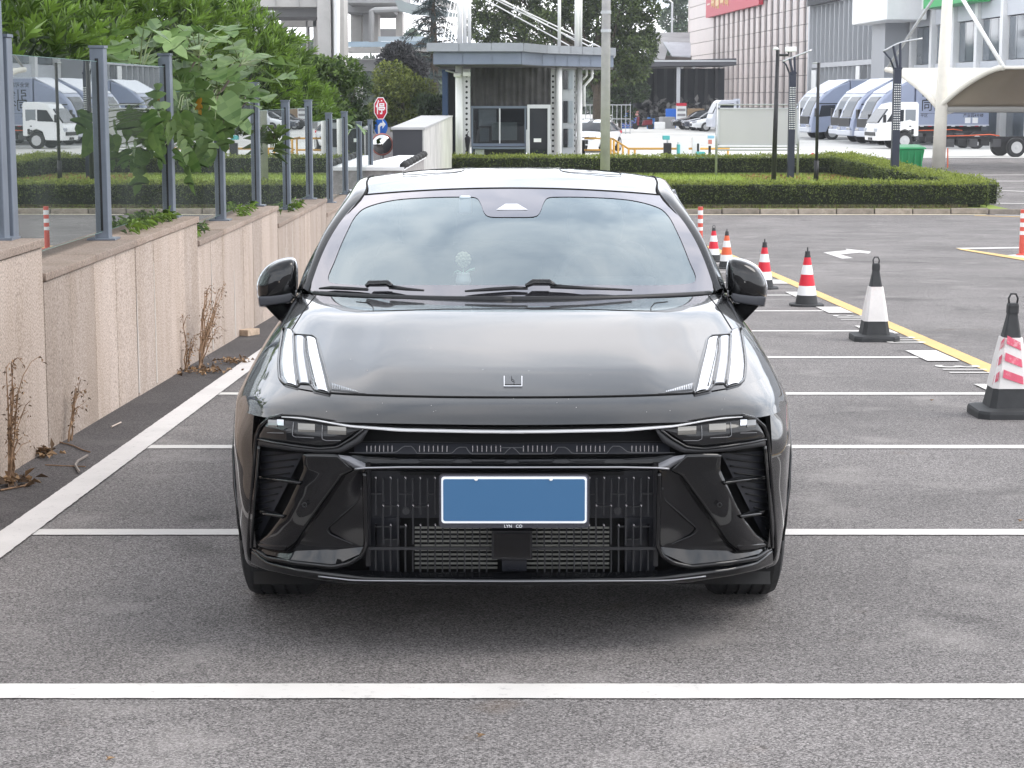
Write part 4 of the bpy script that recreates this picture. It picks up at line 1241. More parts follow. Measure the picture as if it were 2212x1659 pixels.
# ---- number plate
pl = [q8(x, y, 0) for x, y in ((610, 112), (1610, 108), (1612, 462), (614, 470))]
cp = sum(pl, Vector()) / 4
Ypl = 5.755 - 7.5
def flat(px, py, Y=Ypl):
    d = ray(*k8(px, py), PT); k = (Y + 7.5) / d.y
    return Vector((d.x * k, Y, CAM_Z + d.z * k))
def rrect(x0, x1, y0, y1, r_, Y, n=5):
    a, b_ = flat(x0, y0, Y), flat(x1, y1, Y)
    X0, X1, Z1, Z0 = a.x, b_.x, a.z, b_.z
    pts = []
    for cx_, cz_, a0 in ((X1 - r_, Z1 - r_, 0), (X0 + r_, Z1 - r_, 90), (X0 + r_, Z0 + r_, 180), (X1 - r_, Z0 + r_, 270)):
        for k in range(n + 1):
            a = R(a0 + 90 * k / n); pts.append((cx_ + r_ * math.cos(a), Y, cz_ + r_ * math.sin(a)))
    return pts
M_CARBON = mat('carbon_plate_frame', (0.03, 0.03, 0.038), 0.35, var=.6, vs=220)
M_PBLUE = mat('plate_blue', (0.035, 0.115, 0.235), 0.45)
M_PWHITE = mat('plate_white', (0.86, 0.88, 0.90), 0.45)
MB().prism(rrect(612, 1610, 110, 466, .012, Ypl), (0, .014, 0)).build('plate_frame', M_CARBON, car)
MB().prism(rrect(622, 1600, 118, 438, .010, Ypl - .002), (0, .004, 0)).build('plate_chamfer', mat('plate_inner_rim', (.16, .16, .2), .25, metal=.6), car)
MB().prism(rrect(628, 1592, 126, 434, .009, Ypl - .004), (0, .004, 0)).build('plate_border', M_PWHITE, car)
MB().prism(rrect(640, 1580, 142, 420, .006, Ypl - .006), (0, .004, 0)).build('number_plate', M_PBLUE, car)
for i, sx in enumerate((858, 1355)):
    q = flat(sx, 140, Ypl - .006); MB().lathe([(.0062, 0), (.0058, -.003), (.002, -.004)], q, 14, 'y').build('plate_screw', M_PWHITE, car, smooth=True)
q = flat(1105, 455, Ypl - .0006)
lettering('frame_lettering', 'LYN   CO', .013, M_PWHITE, car, frame_mat(q, (1, 0, 0), (0, 0, 1)), .0006)
# ---- hood emblem
def emb(pts, r_, nm, m):
    q = [hit(480 + p[0]/3.0863, 787.2 + p[1]/3.0863, .003) for p in pts]
    cbuild(MB().tube(q, r_, 5), nm, m)
emb([(1880, 84), (1880, 150), (1998, 150), (1998, 84)], .0016, 'emblem_frame', M_CHROME)
emb([(1930, 84), (1930, 103), (1946, 112), (1946, 140)], .0011, 'emblem_stroke', M_SEAM)
emb([(1884, 140), (1994, 140)], .0012, 'emblem_stroke', M_SEAM)
# ---- upright day lamps on the hood corners (measured in the picture, left one)
DR = {'outer': ([(614, 712), (606, 760), (603.5, 788), (606, 818), (616, 829.5)], [(633, 717), (634, 760), (637, 800), (641, 825), (644, 837)]),
      'mid': ([(637, 727), (638, 760), (641, 795), (646, 829)], [(657, 729), (658, 760), (663, 795), (670, 830)]),
      'inner': ([(659, 729), (660, 760), (667, 795), (674, 832), (683, 844)], [(684, 735), (690, 765), (698, 800), (706, 835), (712, 850)])}
def hpatch(A, B, nu, nv, off, bulge, rim=.006):
    A = resample([(p[0], p[1], 0) for p in A], nu); B = resample([(p[0], p[1], 0) for p in B], nu); rows = []
    for j in range(nv):
        s = j / (nv-1); r_ = []
        for i in range(nu):
            q = A[i]*(1-s) + B[i]*s
            e_ = 1 - abs(2*s-1)**4
            h_ = hit(q[0], q[1], off * (0.15 + .85 * e_) + bulge * math.sin(math.pi*s))
            r_.append(h_)
        rows.append(r_)
    return MB().grid(rows)
cbuild(hpatch([(612, 708), (602, 760), (600, 790), (603, 822), (615, 835)], [(634, 713), (639, 724), (688, 732), (704, 790), (716, 853)], 20, 9, .003, 0).mirror_x(), 'day_lamp_housing', M_GLOSS, smooth=True, fix=True)
cbuild(hpatch([(615, 830), (644, 838), (648, 831), (672, 832), (680, 845), (712, 853)], [(617, 836), (643, 843), (652, 836), (668, 838), (678, 850), (711, 857)], 30, 4, .003, 0).mirror_x(), 'day_lamp_lower_edge', M_GLOSS, smooth=True, fix=True)
for nm, (a_, b2) in DR.items():
    cbuild(hpatch(a_, b2, 20, 7, .007 if nm != 'mid' else .006, .002 if nm != 'mid' else .0005).mirror_x(), 'day_lamp', M_LAMPW if nm != 'mid' else M_LAMPG, smooth=True, fix=True)
for pts in ([(612, 711), (604, 760), (601.5, 788), (604, 819), (615, 831.5), (643, 839), (647, 830.5), (671, 832), (680, 845), (711, 853), (714, 848), (706, 812), (692, 762), (685, 733), (676, 727), (638, 724), (634, 715), (612, 711)],):
    q = [hit(p[0], p[1], .004) for p in resample([(a, b_, 0) for a, b_ in pts], 70)]
    cbuild(MB().tube(q, .0036, 5).mirror_x(), 'day_lamp_rim', M_GLOSS, smooth=True)
for pts in ([(635, 722), (637, 780), (645, 832)], [(658.5, 730), (660, 765), (672, 833)], [(664, 735), (668, 770), (684, 838)]):
    q = [hit(p[0], p[1], .0065) for p in resample([(a, b_, 0) for a, b_ in pts], 16)]
    cbuild(MB().tube(q, .0028, 5).mirror_x(), 'day_lamp_divider', M_GLOSS, smooth=True)
cbuild(hpatch([(711, 826), (745, 836), (775, 847), (790, 850)], [(713, 844), (745, 847), (775, 850.5), (790, 851.5)], 18, 3, .002, 0).mirror_x(), 'hood_side_vent', M_GLOSS, smooth=True, fix=True)
for k in range(15):
    f = k / 14
    a, b_ = hit(718 + 54*f, 830.5 + 16.5*f, .0045), hit(719 + 54*f, 843 + 6*f, .0045)
    if a is None or b_ is None: continue
    cbuild(MB().tube([a, b_], .0012, 4).mirror_x(), 'vent_tooth', M_CHROME)
# ---- hood corner scoops
cbuild(hpatch([(702, 655), (740, 662), (770, 668), (806, 672)], [(704, 657), (738, 671), (772, 675), (808, 673)], 18, 4, .0015, 0).mirror_x(), 'hood_scoop', mat('scoop_shade', (.004, .004, .005), .25), smooth=True, fix=True)
seam('hood_scoop_edge', [(806, 672), (806, 664), (798, 655), (770, 652)], .0018, M_SEAM, 16)
# ---- dried specks on the paint
mb = MB(); rd = random.Random(21)
for k in range(26):
    px_, py_ = rd.uniform(640, 1570), rd.choice((rd.uniform(690, 850), rd.uniform(858, 905), rd.uniform(858, 905)))
    p_ = hit(px_, py_, .0006)
    if p_ is None: continue
    r0 = rd.uniform(.0007, .0016)
    mb.add([p_ + Vector((r0 * math.cos(a * 1.047) * rd.uniform(.7, 1.4), 0, r0 * math.sin(a * 1.047) * .8)) + Vector((0, r0 * math.sin(a * 1.047) * .9, 0)) for a in range(6)], [(0, 1, 2, 3, 4, 5)])
cbuild(mb, 'dried_specks', mat('pale_specks', (.26, .25, .24), .8))['kind'] = 'stuff'
# ---- wipers and cowl
cbuild(MB().tube([tuple(ws(s, .0) + np.array([0, -.012, -.004])) for s in np.linspace(0, .97, 20)], .012, 8).mirror_x(), 'cowl_seal', M_PLAST, smooth=True)
def w_pt(px, py, off=.02):
    s, t_ = ws_px(px, py); v = np.array(wsn(s, t_, off)); 
    if px < 1106: v[0] = -abs(v[0])
    else: v[0] = abs(v[0])
    return tuple(v)
def wiper(blade, hub, arm):
    cbuild(MB().tube([w_pt(*p, .014) for p in blade], [.004] + [.008]*(len(blade)-2) + [.006], 6), 'wiper_blade', M_PLAST, smooth=True)
    cbuild(MB().tube([w_pt(*p, .028) for p in hub], [.008, .013, .013, .009], 8), 'wiper_hub', M_GLOSS, smooth=True)
    cbuild(MB().tube([w_pt(*p, .02) for p in arm], [.010, .007, .004], 6), 'wiper_arm', M_PLAST, smooth=True)
wiper([(694, 629), (720, 627.5), (760, 629.5), (797, 632)], [(797, 631), (804, 625), (842, 625), (850, 631)], [(846, 629), (880, 634), (918, 637)])
wiper([(1005, 636), (1060, 632), (1110, 629), (1140, 630)], [(1137, 631), (1150, 624), (1185, 624), (1196, 630)], [(1188, 628), (1260, 632), (1362, 636)])
# ---- door mirrors (left of the picture, mirrored)
k1 = lambda cx, cy: (480 + cx * .3038, 326.4 + cy * .3038)
mo = [(250, 1000), (256, 930), (285, 865), (330, 815), (400, 778), (470, 762), (505, 765), (525, 790), (533, 850), (532, 950), (522, 1020), (500, 1050), (478, 1076), (380, 1092), (268, 1104)]
def loopY(Y, scale, c=(405, 930)):
    r_ = []
    for p in mo:
        d = ray(*k1(c[0] + (p[0]-c[0])*scale, c[1] + (p[1]-c[1])*scale), PT); k = Y / d.y
        r_.append((d.x * k, Y, CAM_Z + d.z * k))
    return r_
loops = [loopY(7.585, .02), loopY(7.587, .45), loopY(7.60, .80), loopY(7.63, .96), loopY(7.68, 1.0), loopY(7.74, .99), loopY(7.77, .95), loopY(7.765, .90), loopY(7.755, .02)]
sm = catmull(np.array(loops), 2)
sm = [np.concatenate([catmull(np.concatenate([l[-1:], l, l[:2]]), 2)[2:-4]]) for l in sm]
cbuild(MB().grid([[tuple(p) for p in l] for l in sm], closed=True).mirror_x(), 'door_mirror', M_PAINT, smooth=True, fix=True)
d0 = []
for (cx_, cy_) in ((253, 1035), (330, 1030), (420, 1020), (495, 1008), (503, 1045), (478, 1076), (380, 1092), (266, 1105)):
    d = ray(*k1(cx_, cy_), PT); k = 7.588 / d.y; d0.append((d.x*k, 7.588, CAM_Z + d.z*k))
cbuild(MB().prism(d0, (0, .07, 0)).mirror_x(), 'mirror_lower_cap', mat('grey_mirror_cap', (.045, .047, .055), .22), bevel=.006)
d0 = []
for (cx_, cy_, Y) in ((300, 1100, 7.62), (480, 1082, 7.66), (545, 1105, 7.68), (470, 1180, 7.68), (405, 1210, 7.66)):
    d = ray(*k1(cx_, cy_), PT); k = Y / d.y; d0.append((d.x*k, Y, CAM_Z + d.z*k))
cbuild(MB().prism(d0, (0, .06, 0)).mirror_x(), 'mirror_stalk', M_GLOSS, bevel=.006)
cbuild(MB().tube([tuple(p) for p in sm[8]], .004, 5, closed=True).mirror_x(), 'mirror_rim', M_CHROME, smooth=True)
# ---- wheels
M_RIM = mat('dark_alloy', (.16, .16, .17), .3, metal=1)
for wy, wz in WHEELS:
    for sg in (1, -1):
        x0, x1 = .675, .920
        pr = [(.23, x0 + .012), (.30, x0), (.322, x0 + .012), (.335, x0 + .035)]
        for gx_ in (.06, .10, .145, .185):
            pr += [(.336, x0 + gx_ - .006), (.329, x0 + gx_ - .005), (.329, x0 + gx_ + .005), (.336, x0 + gx_ + .006)]
        pr += [(.335, x1 - .032), (.325, x1 - .010), (.30, x1), (.24, x1 - .012)]
        ty = cbuild(MB().lathe([(r_, sg * h_) for r_, h_ in pr], (0, wy, wz), 48, 'x', cap=False), 'tyre', M_RUBBER, smooth=False, fix=True)
        rm = cbuild(MB().lathe([(.245, sg * .67), (.245, sg * .885), (.225, sg * .89), (.215, sg * .86), (.10, sg * .84), (.06, sg * .87), (.03, sg * .87)], (0, wy, wz), 40, 'x'), 'rim', M_RIM, smooth=False, fix=True)
        for k in range(5):
            a = 2*math.pi*k/5 + .3
            for off in (-.09, .09):
                mb = MB(); mb.tube([(sg*.875, wy + .05*math.cos(a), wz + .05*math.sin(a)), (sg*.888, wy + .225*math.cos(a+off), wz + .225*math.sin(a+off))], [.016, .011], 6)
                cbuild(mb, 'wheel_spoke', M_RIM)
# ---- potted flower ornament on the dashboard
M_POT = mat('mint_white_ceramic', (.80, .92, .89), .35); M_PETAL = mat('cream_petals', (.82, .86, .62), .6); M_STEM = mat('mint_stem', (.40, .72, .52), .6)
def inw(px, py, Y):
    d = ray(px, py, PT); k = Y / d.y; return T(d.x*k, Y, CAM_Z + d.z*k)
pb = inw(1001, 614.5, 7.50)
pot = thing('flower_pot_ornament', 'small cream flower in a mint white pot on the dashboard', 'ornament', pb)
s_ = 7.50 / 4206
MB().lathe([(r_*s_, h_*s_) for r_, h_ in ((13, 0), (16, 4), (17, 9), (16, 13), (14.5, 18), (14, 22), (15, 25), (14, 25), (12, 22))], (0, 0, 0), 22).build('pot', M_POT, pot, smooth=True)
MB().tube([(0, 0, 22*s_), (0, -.002, 52*s_)], 1.3*s_, 6).build('stem', M_STEM, pot)
MB().tube([(-4*s_, 0, 26*s_), (-12*s_, 0, 30*s_), (-19*s_, 0, 26*s_), (-23*s_, 0, 17*s_)], [1.2*s_, 2*s_, 1.6*s_, 1.2*s_], 6).build('leaf', M_STEM, pot, smooth=True)
MB().tube([(5*s_, 0, 26*s_), (14*s_, 0, 31*s_), (25*s_, 0, 33*s_)], [1.5*s_, 3*s_, 4*s_], 6).build('leaf', M_STEM, pot, smooth=True)
for ring, (n_, rr, rs, dy) in enumerate(((11, 12.5, 5.6, 0), (8, 7, 5, -3), (1, 0, 5.4, -5))):
    for k in range(n_):
        a = 2*math.pi*k/n_
        MB().lathe([(.1*s_, -rs*s_), (rs*.7*s_, -rs*.7*s_), (rs*s_, 0), (rs*.7*s_, rs*.7*s_), (.1*s_, rs*s_)], (rr*s_*math.cos(a), dy*s_, (54 + rr*math.sin(a))*s_), 8).build('petal', M_PETAL, pot, smooth=True)
# ================================================================== left: stone wall, glass fence
SEG0, SEGL = 5.35, 4.8        # segments start at SEG0 + k * SEGL
def xw(y): return -2.45 + 0.008 * (y - 10.15)
def seg_top(k): return 0.765 - 0.182 * (k)        # k = 0 ends at y = 10.15
def granite(name, col):
    m = bpy.data.materials.new(name); m.use_nodes = True
    t = m.node_tree; b = t.nodes['Principled BSDF']; L = t.links.new
    g = t.nodes.new('ShaderNodeNewGeometry'); oi = t.nodes.new('ShaderNodeObjectInfo')
    n = t.nodes.new('ShaderNodeTexNoise'); n.inputs['Scale'].default_value = 95; n.inputs['Detail'].default_value = 3; L(g.outputs['Position'], n.inputs['Vector'])
    r = t.nodes.new('ShaderNodeValToRGB'); r.color_ramp.elements[0].position = .35; r.color_ramp.elements[1].position = .62
    r.color_ramp.elements[0].color = (col[0]*.60, col[1]*.57, col[2]*.55, 1); r.color_ramp.elements[1].color = (col[0]*1.16, col[1]*1.16, col[2]*1.17, 1)
    L(n.outputs['Fac'], r.inputs[0])
    # long vertical water marks
    mp = t.nodes.new('ShaderNodeMapping'); mp.inputs['Scale'].default_value = (2.2, 2.2, .5); L(g.outputs['Position'], mp.inputs[0])
    n2 = t.nodes.new('ShaderNodeTexNoise'); n2.inputs['Scale'].default_value = 1.6; n2.inputs['Detail'].default_value = 7; n2.inputs['Roughness'].default_value = .65; L(mp.outputs[0], n2.inputs['Vector'])
    r2 = t.nodes.new('ShaderNodeValToRGB'); r2.color_ramp.elements[0].position = .33; r2.color_ramp.elements[1].position = .62
    r2.color_ramp.elements[0].color = (.84, .80, .75, 1); r2.color_ramp.elements[1].color = (1.04, 1.03, 1.03, 1); L(n2.outputs['Fac'], r2.inputs[0])
    m1 = t.nodes.new('ShaderNodeMixRGB'); m1.blend_type = 'MULTIPLY'; m1.inputs[0].default_value = 1; L(r.outputs[0], m1.inputs[1]); L(r2.outputs[0], m1.inputs[2])
    mr = t.nodes.new('ShaderNodeMapRange'); mr.inputs[3].default_value = .82; mr.inputs[4].default_value = 1.12; L(oi.outputs['Random'], mr.inputs[0])
    m2 = t.nodes.new('ShaderNodeMixRGB'); m2.blend_type = 'MULTIPLY'; m2.inputs[0].default_value = 1; L(m1.outputs[0], m2.inputs[1]); L(mr.outputs[0], m2.inputs[2])
    L(m2.outputs[0], b.inputs['Base Color']); b.inputs['Roughness'].default_value = .8
    bp = t.nodes.new('ShaderNodeBump'); bp.inputs['Strength'].default_value = .25; bp.inputs['Distance'].default_value = .003; L(n.outputs['Fac'], bp.inputs['Height']); L(bp.outputs[0], b.inputs['Normal'])
    return m
M_STONE = granite('pink_granite', (0.475, 0.40, 0.345))
M_COPE = granite('stained_coping', (0.33, 0.265, 0.22))
M_CORE = mat('joint_mortar', (0.10, 0.085, 0.07), .95, var=.3, vs=9)
wall = thing('retaining_wall', 'long low wall faced with pale pink stone panels, stepping down along the left', 'wall', (xw(5.35), 5.35, gz(5.35)))
for k in range(0, 6):
    y0 = SEG0 + SEGL * k; y1 = y0 + SEGL
    zt = seg_top(k)
    c = MB(); c.hexa([(xw(y0) - .42, y0 + .004, gz(y0) - .1), (xw(y0) - .028, y0 + .004, gz(y0) - .1), (xw(y1) - .028, y1 - .004, gz(y1) - .1), (xw(y1) - .42, y1 - .004, gz(y1) - .1),
                      (xw(y0) - .42, y0 + .004, zt - .046), (xw(y0) - .028, y0 + .004, zt - .046), (xw(y1) - .028, y1 - .004, zt - .046), (xw(y1) - .42, y1 - .004, zt - .046)])
    c.build('wall_core', M_CORE, wall, w=True)
    n = 8; ww = SEGL / n
    for i in range(n):
        a, b_ = y0 + ww * i + .006, y0 + ww * (i + 1) - .006
        dx = random.uniform(-.004, .004)
        p = MB(); zb0, zb1 = gz(a) - .05, gz(b_) - .05
        p.hexa([(xw(a) - .03, a, zb0), (xw(a) + dx, a, zb0), (xw(b_) + dx, b_, zb1), (xw(b_) - .03, b_, zb1), (xw(a) - .03, a, zt - .05), (xw(a) + dx, a, zt - .05), (xw(b_) + dx, b_, zt - .05), (xw(b_) - .03, b_, zt - .05)])
        p.build('stone_panel', M_STONE, wall, w=True, bevel=.003, seg=1)
    for i in range(4):
        a, b_ = y0 + SEGL / 4 * i + .003, y0 + SEGL / 4 * (i + 1) - .003
        p = MB(); zz = zt + random.uniform(-.003, .003)
        p.hexa([(xw(a) - .44, a, zt - .045), (xw(a) + .014, a, zt - .045), (xw(b_) + .014, b_, zt - .045), (xw(b_) - .44, b_, zt - .045), (xw(a) - .44, a, zz), (xw(a) + .014, a, zz), (xw(b_) + .014, b_, zz), (xw(b_) - .44, b_, zz)])
        p.build('coping_stone', M_COPE, wall, w=True, bevel=.004, seg=1)
    # pale mortar smears running down some joints
    for i in range(2):
        yy = y0 + ww * random.randint(1, n - 1)
        p = MB(); z1 = zt - random.uniform(.1, .5)
        p.tube([(xw(yy) + .001, yy, gz(yy) + .02), (xw(yy) + .001, yy + .004, (z1 + gz(yy))/2), (xw(yy) + .001, yy, z1)], [.006, .005, .002], 5)
        p.build('mortar_smear', mat('pale_mortar', (.62, .58, .54), .9), wall, w=True)
# ---- fence
M_POST = mat('grey_blue_steel', (0.16, 0.185, 0.225), .42, metal=.2, var=.12, vs=6)
M_GASK = mat('black_gasket', (.012, .012, .014), .7)
M_FGLASS = glass_mat('fence_glass', (.78, .88, .84), 1.5, (.97, 1.0, .99), base=.36, dust=.03)
M_GEDGE = mat('glass_edge', (.25, .42, .38), .2)
def xf(y): return xw(y) - .20
fence = thing('glass_fence', 'glass panel fence with grey steel posts along the top of the stone wall', 'fence', (xf(5.4), 5.4, seg_top(0)))
for k in range(0, 6):
    y0 = SEG0 + SEGL * k; zt = seg_top(k)
    yp = [y0 + .09, y0 + 2.4, y0 + SEGL - .09]
    for i, yy in enumerate(yp):
        if i == 0 and k not in (0, 1): continue
        x = xf(yy)
        q = MB().box(x - .045, x + .045, yy - .055, yy + .055, zt - .002, zt + 1.215)
        po = q.build('post', M_POST, fence, w=True, bevel=.006)
        MB().box(x - .05, x + .05, yy - .06, yy + .06, zt + 1.216, zt + 1.232).build('post_cap', M_POST, po, w=True)
        MB().box(x - .011, x + .011, yy - .0575, yy - .0552, zt + .06, zt + 1.15).build('glazing_channel', M_GASK, po, w=True)
        MB().box(x - .09, x + .09, yy - .09, yy + .09, zt + .0005, zt + .012).build('base_plate', M_POST, po, w=True)
    for a, b_ in ((yp[0], yp[1]), (yp[1], yp[2])):
        a += .058; b_ -= .058
        if a == yp[0] + .058 and k not in (0, 1): a = y0 + .03
        q = MB(); z0, z1 = zt + .055, zt + 1.13
        q.hexa([(xf(a) - .004, a, z0), (xf(a) + .004, a, z0), (xf(b_) + .004, b_, z0), (xf(b_) - .004, b_, z0), (xf(a) - .004, a, z1), (xf(a) + .004, a, z1), (xf(b_) + .004, b_, z1), (xf(b_) - .004, b_, z1)])
        pn = q.build('glass_panel', M_FGLASS, fence, w=True)
        for zz in (z0 - .0025, z1 + .0005):
            MB().hexa([(xf(a) - .0045, a, zz), (xf(a) + .0045, a, zz), (xf(b_) + .0045, b_, zz), (xf(b_) - .0045, b_, zz), (xf(a) - .0045, a, zz + .002), (xf(a) + .0045, a, zz + .002), (xf(b_) + .0045, b_, zz + .002), (xf(b_) - .0045, b_, zz + .002)]).build('glass_edge', M_GEDGE, pn, w=True)
# ---- soil behind the wall
M_SOIL = mat('planting_soil', (.06, .045, .03), .95, var=.4, vs=3)
def bedz(y): return .70 - .0379 * (y - 10.15)
bed = MB().grid([[(xw(y) - .40, y, bedz(y) - .06), (-4.5, y, bedz(y)), (-9, y, bedz(y) + .3), (-40, y, bedz(y) + .6)] for y in np.linspace(2, 40, 12)]).build('planting_bed', M_SOIL, smooth=True)
set_props(bed, kind='structure')

# ------------------------------------------------------------------ shrubs
M_BARK = mat('shrub_bark', (.07, .055, .04), .9, var=.3, vs=12)
M_BRIGHT = leaf_mat('bright_shrub_leaves', (.018, .046, .007), (.25, .40, .065), .35, .4)
M_MIDG = leaf_mat('mid_green_leaves', (.03, .06, .014), (.15, .23, .05), .3)
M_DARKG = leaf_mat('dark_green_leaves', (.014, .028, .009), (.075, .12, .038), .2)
M_OLIVE = leaf_mat('olive_leaves', (.05, .075, .012), (.27, .31, .065), .3)
def stems_to(c, tops, r0=.03):
    out_ = []
    for tp in tops:
        c_ = Vector(c); tp = Vector(tp); m_ = c_.lerp(tp, .5) + Vector((random.uniform(-.12, .12), random.uniform(-.12, .12), .05))
        out_.append(MB().tube([c_, m_, tp], [r0, r0 * .7, r0 * .3], 6))
    return out_
def shrub(label, x, y, z0, h, rx, ry, n, m=M_BRIGHT, k=11, L=.15, W=.036, group='bright shrubs behind the glass fence', name='evergreen_shrub', inner=True):
    root = thing(name, label, 'shrub', (x, y, z0), group=group)
    tops = []
    for i in range(5):
        a = random.uniform(0, 6.28); tops.append((x + rx*.5*math.cos(a), y + ry*.5*math.sin(a), z0 + h*random.uniform(.5, .85)))
    for q in stems_to((x, y, z0 - .05), tops): q.build('stem', M_BARK, root, w=True, smooth=True)
    d = unit(rng.normal(size=(n, 3))); d[:, 2] = np.where(d[:, 2] < -.35, -d[:, 2], d[:, 2])
    kk = .62 + .42 * rng.random((n, 1)) ** .5
    lump = 1 + .16 * np.sin(d[:, :1] * 5 + x) * np.sin(d[:, 1:2] * 6 + y) + .10 * np.sin(d[:, 2:3] * 9 + 2 * y)
    C = np.array([x, y, z0 + h*.52]) + d * np.array([rx, ry, h*.52]) * kk * lump
    A = d * .8 + np.array([0, 0, .75]) + rng.normal(size=(n, 3)) * .3
    vf = rosettes(C, A, k, L, W)
    leaf_obj('foliage', vf, m, root)
    if inner:      # darker leaves further in, colour carrying the shade of the gaps
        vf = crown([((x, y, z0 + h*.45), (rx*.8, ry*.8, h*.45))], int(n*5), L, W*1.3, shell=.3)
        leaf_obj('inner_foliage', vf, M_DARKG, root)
    return root
SH = [(-3.7, 10.6, 2.3, .95, 1.1, 330, 'bright tufted shrub at the far left edge behind the near fence post'),
      (-4.9, 13.6, 2.9, 1.2, 1.3, 330, 'dark tufted shrub filling the gap left of the broad leaved plant'),
      (-3.65, 14.2, 1.75, .75, 1.1, 300, 'low bright tufts just above the second glass panel'),
      (-4.3, 17.6, 2.6, 1.1, 1.3, 460, 'bright tufted shrub right behind the broad leaved plant'),
      (-5.6, 19.5, 3.4, 1.4, 1.4, 500, 'tall shrub at the top edge left of the overpass'),
      (-3.9, 21.0, 2.55, 1.0, 1.4, 560, 'bright green shrub above the fence, right of the broad leaved plant'),
      (-4.8, 24.5, 3.0, 1.2, 1.4, 560, 'tall bright shrub whose top meets the overpass column'),
      (-3.9, 27.2, 2.7, 1.0, 1.4, 560, 'bright shrub above the low posts in the middle of the fence'),
      (-3.75, 31.0, 2.25, .9, 1.3, 480, 'small bright shrub near the far end of the fence'),
      (-3.8, 34.4, 1.75, .8, 1.2, 380, 'last low bright shrub at the end of the fence')]
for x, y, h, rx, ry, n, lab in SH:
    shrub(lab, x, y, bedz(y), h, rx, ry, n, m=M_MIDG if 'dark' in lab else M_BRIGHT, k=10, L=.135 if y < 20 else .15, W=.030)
# darker trees behind them
def tree(name, label, x, y, z0, blobs, n, L, W, m, trunk_r=.12, group=None, trunk_m=None, lean=(0, 0)):
    root = thing(name, label, 'tree', (x, y, z0), group=group)
    zt = max(b_[0][2] for b_ in blobs)
    MB().tube([(x, y, z0 - .1), (x + lean[0]*.5, y + lean[1]*.5, z0 + (zt-z0)*.35), (x + lean[0], y + lean[1], z0 + (zt-z0)*.8)], [trunk_r, trunk_r*.75, trunk_r*.3], 8).build('trunk', trunk_m or M_BARK, root, w=True, smooth=True)
    for b_ in blobs:
        c = Vector(b_[0]); s = Vector((x + lean[0]*.4, y + lean[1]*.4, z0 + (zt-z0)*random.uniform(.2, .5)))
        MB().tube([s, s.lerp(c, .6) + Vector((0, 0, .1)), c], [trunk_r*.45, trunk_r*.3, trunk_r*.1], 6).build('limb', trunk_m or M_BARK, root, w=True, smooth=True)
    leaf_obj('crown', crown(blobs, n, L, W), m, root)
    return root
def blobs_in(c, r, n, br, zmin=-1):
    o = []
    for i in range(n):
        d = unit(rng.normal(size=(1, 3)))[0]
        if d[2] < zmin: d[2] = -d[2]
        k = random.uniform(.35, .85)
        s = random.uniform(.7, 1.25) * br
        o.append((tuple(np.array(c) + d*np.array(r)*k), (s, s, s*.75)))
    return o
def P_(px, py, Y): return at(px, py, Y)
c = P_(690, 150, 44); tree('broadleaf_tree', 'dense mid green tree between the bright shrubs and the overpass column', c.x, 44, -.6, blobs_in((c.x, 44, 1.55), (.75, .9, 1.0), 16, .45), 9000, .12, .07, M_MIDG, .09)
c = P_(615, 80, 50); tree('broadleaf_tree', 'small leaved tree in front of the overpass at the upper left', c.x, 50, -.7, blobs_in((c.x, 50, 1.7), (.75, 1, 1.2), 14, .5), 8000, .12, .07, M_MIDG, .10)
c = P_(735, 215, 47); tree('broadleaf_tree', 'low dark tree left of the stop sign', c.x, 47, -.8, blobs_in((c.x, 47, 1.05), (.7, .6, 1.15), 12, .42), 7500, .11, .06, M_DARKG, .07)
c = P_(868, 215, 74); tree('maple_tree', 'round yellow green maple behind the stop sign', c.x, 74, -1.0, blobs_in((c.x, 74, 1.25), (1.35, 1.0, 1.45), 22, .62), 15000, .12, .075, M_OLIVE, .09)
c = P_(930, 230, 71); tree('bamboo_clump', 'dark green leafy clump against the left side of the booth', c.x, 71, -1.0, blobs_in((c.x, 71, .8), (.45, .5, 1.3), 12, .42), 8000, .13, .05, M_DARKG, .06)
c = P_(855, 122, 90); tree('purple_leaf_tree', 'dark purplish bush just below the cedar', c.x, 90, -1.0, blobs_in((c.x, 90, 2.9), (1.1, .9, .75), 12, .6), 8000, .13, .08, leaf_mat('purple_leaves', (.02, .022, .022), (.075, .07, .075), .2), .09)

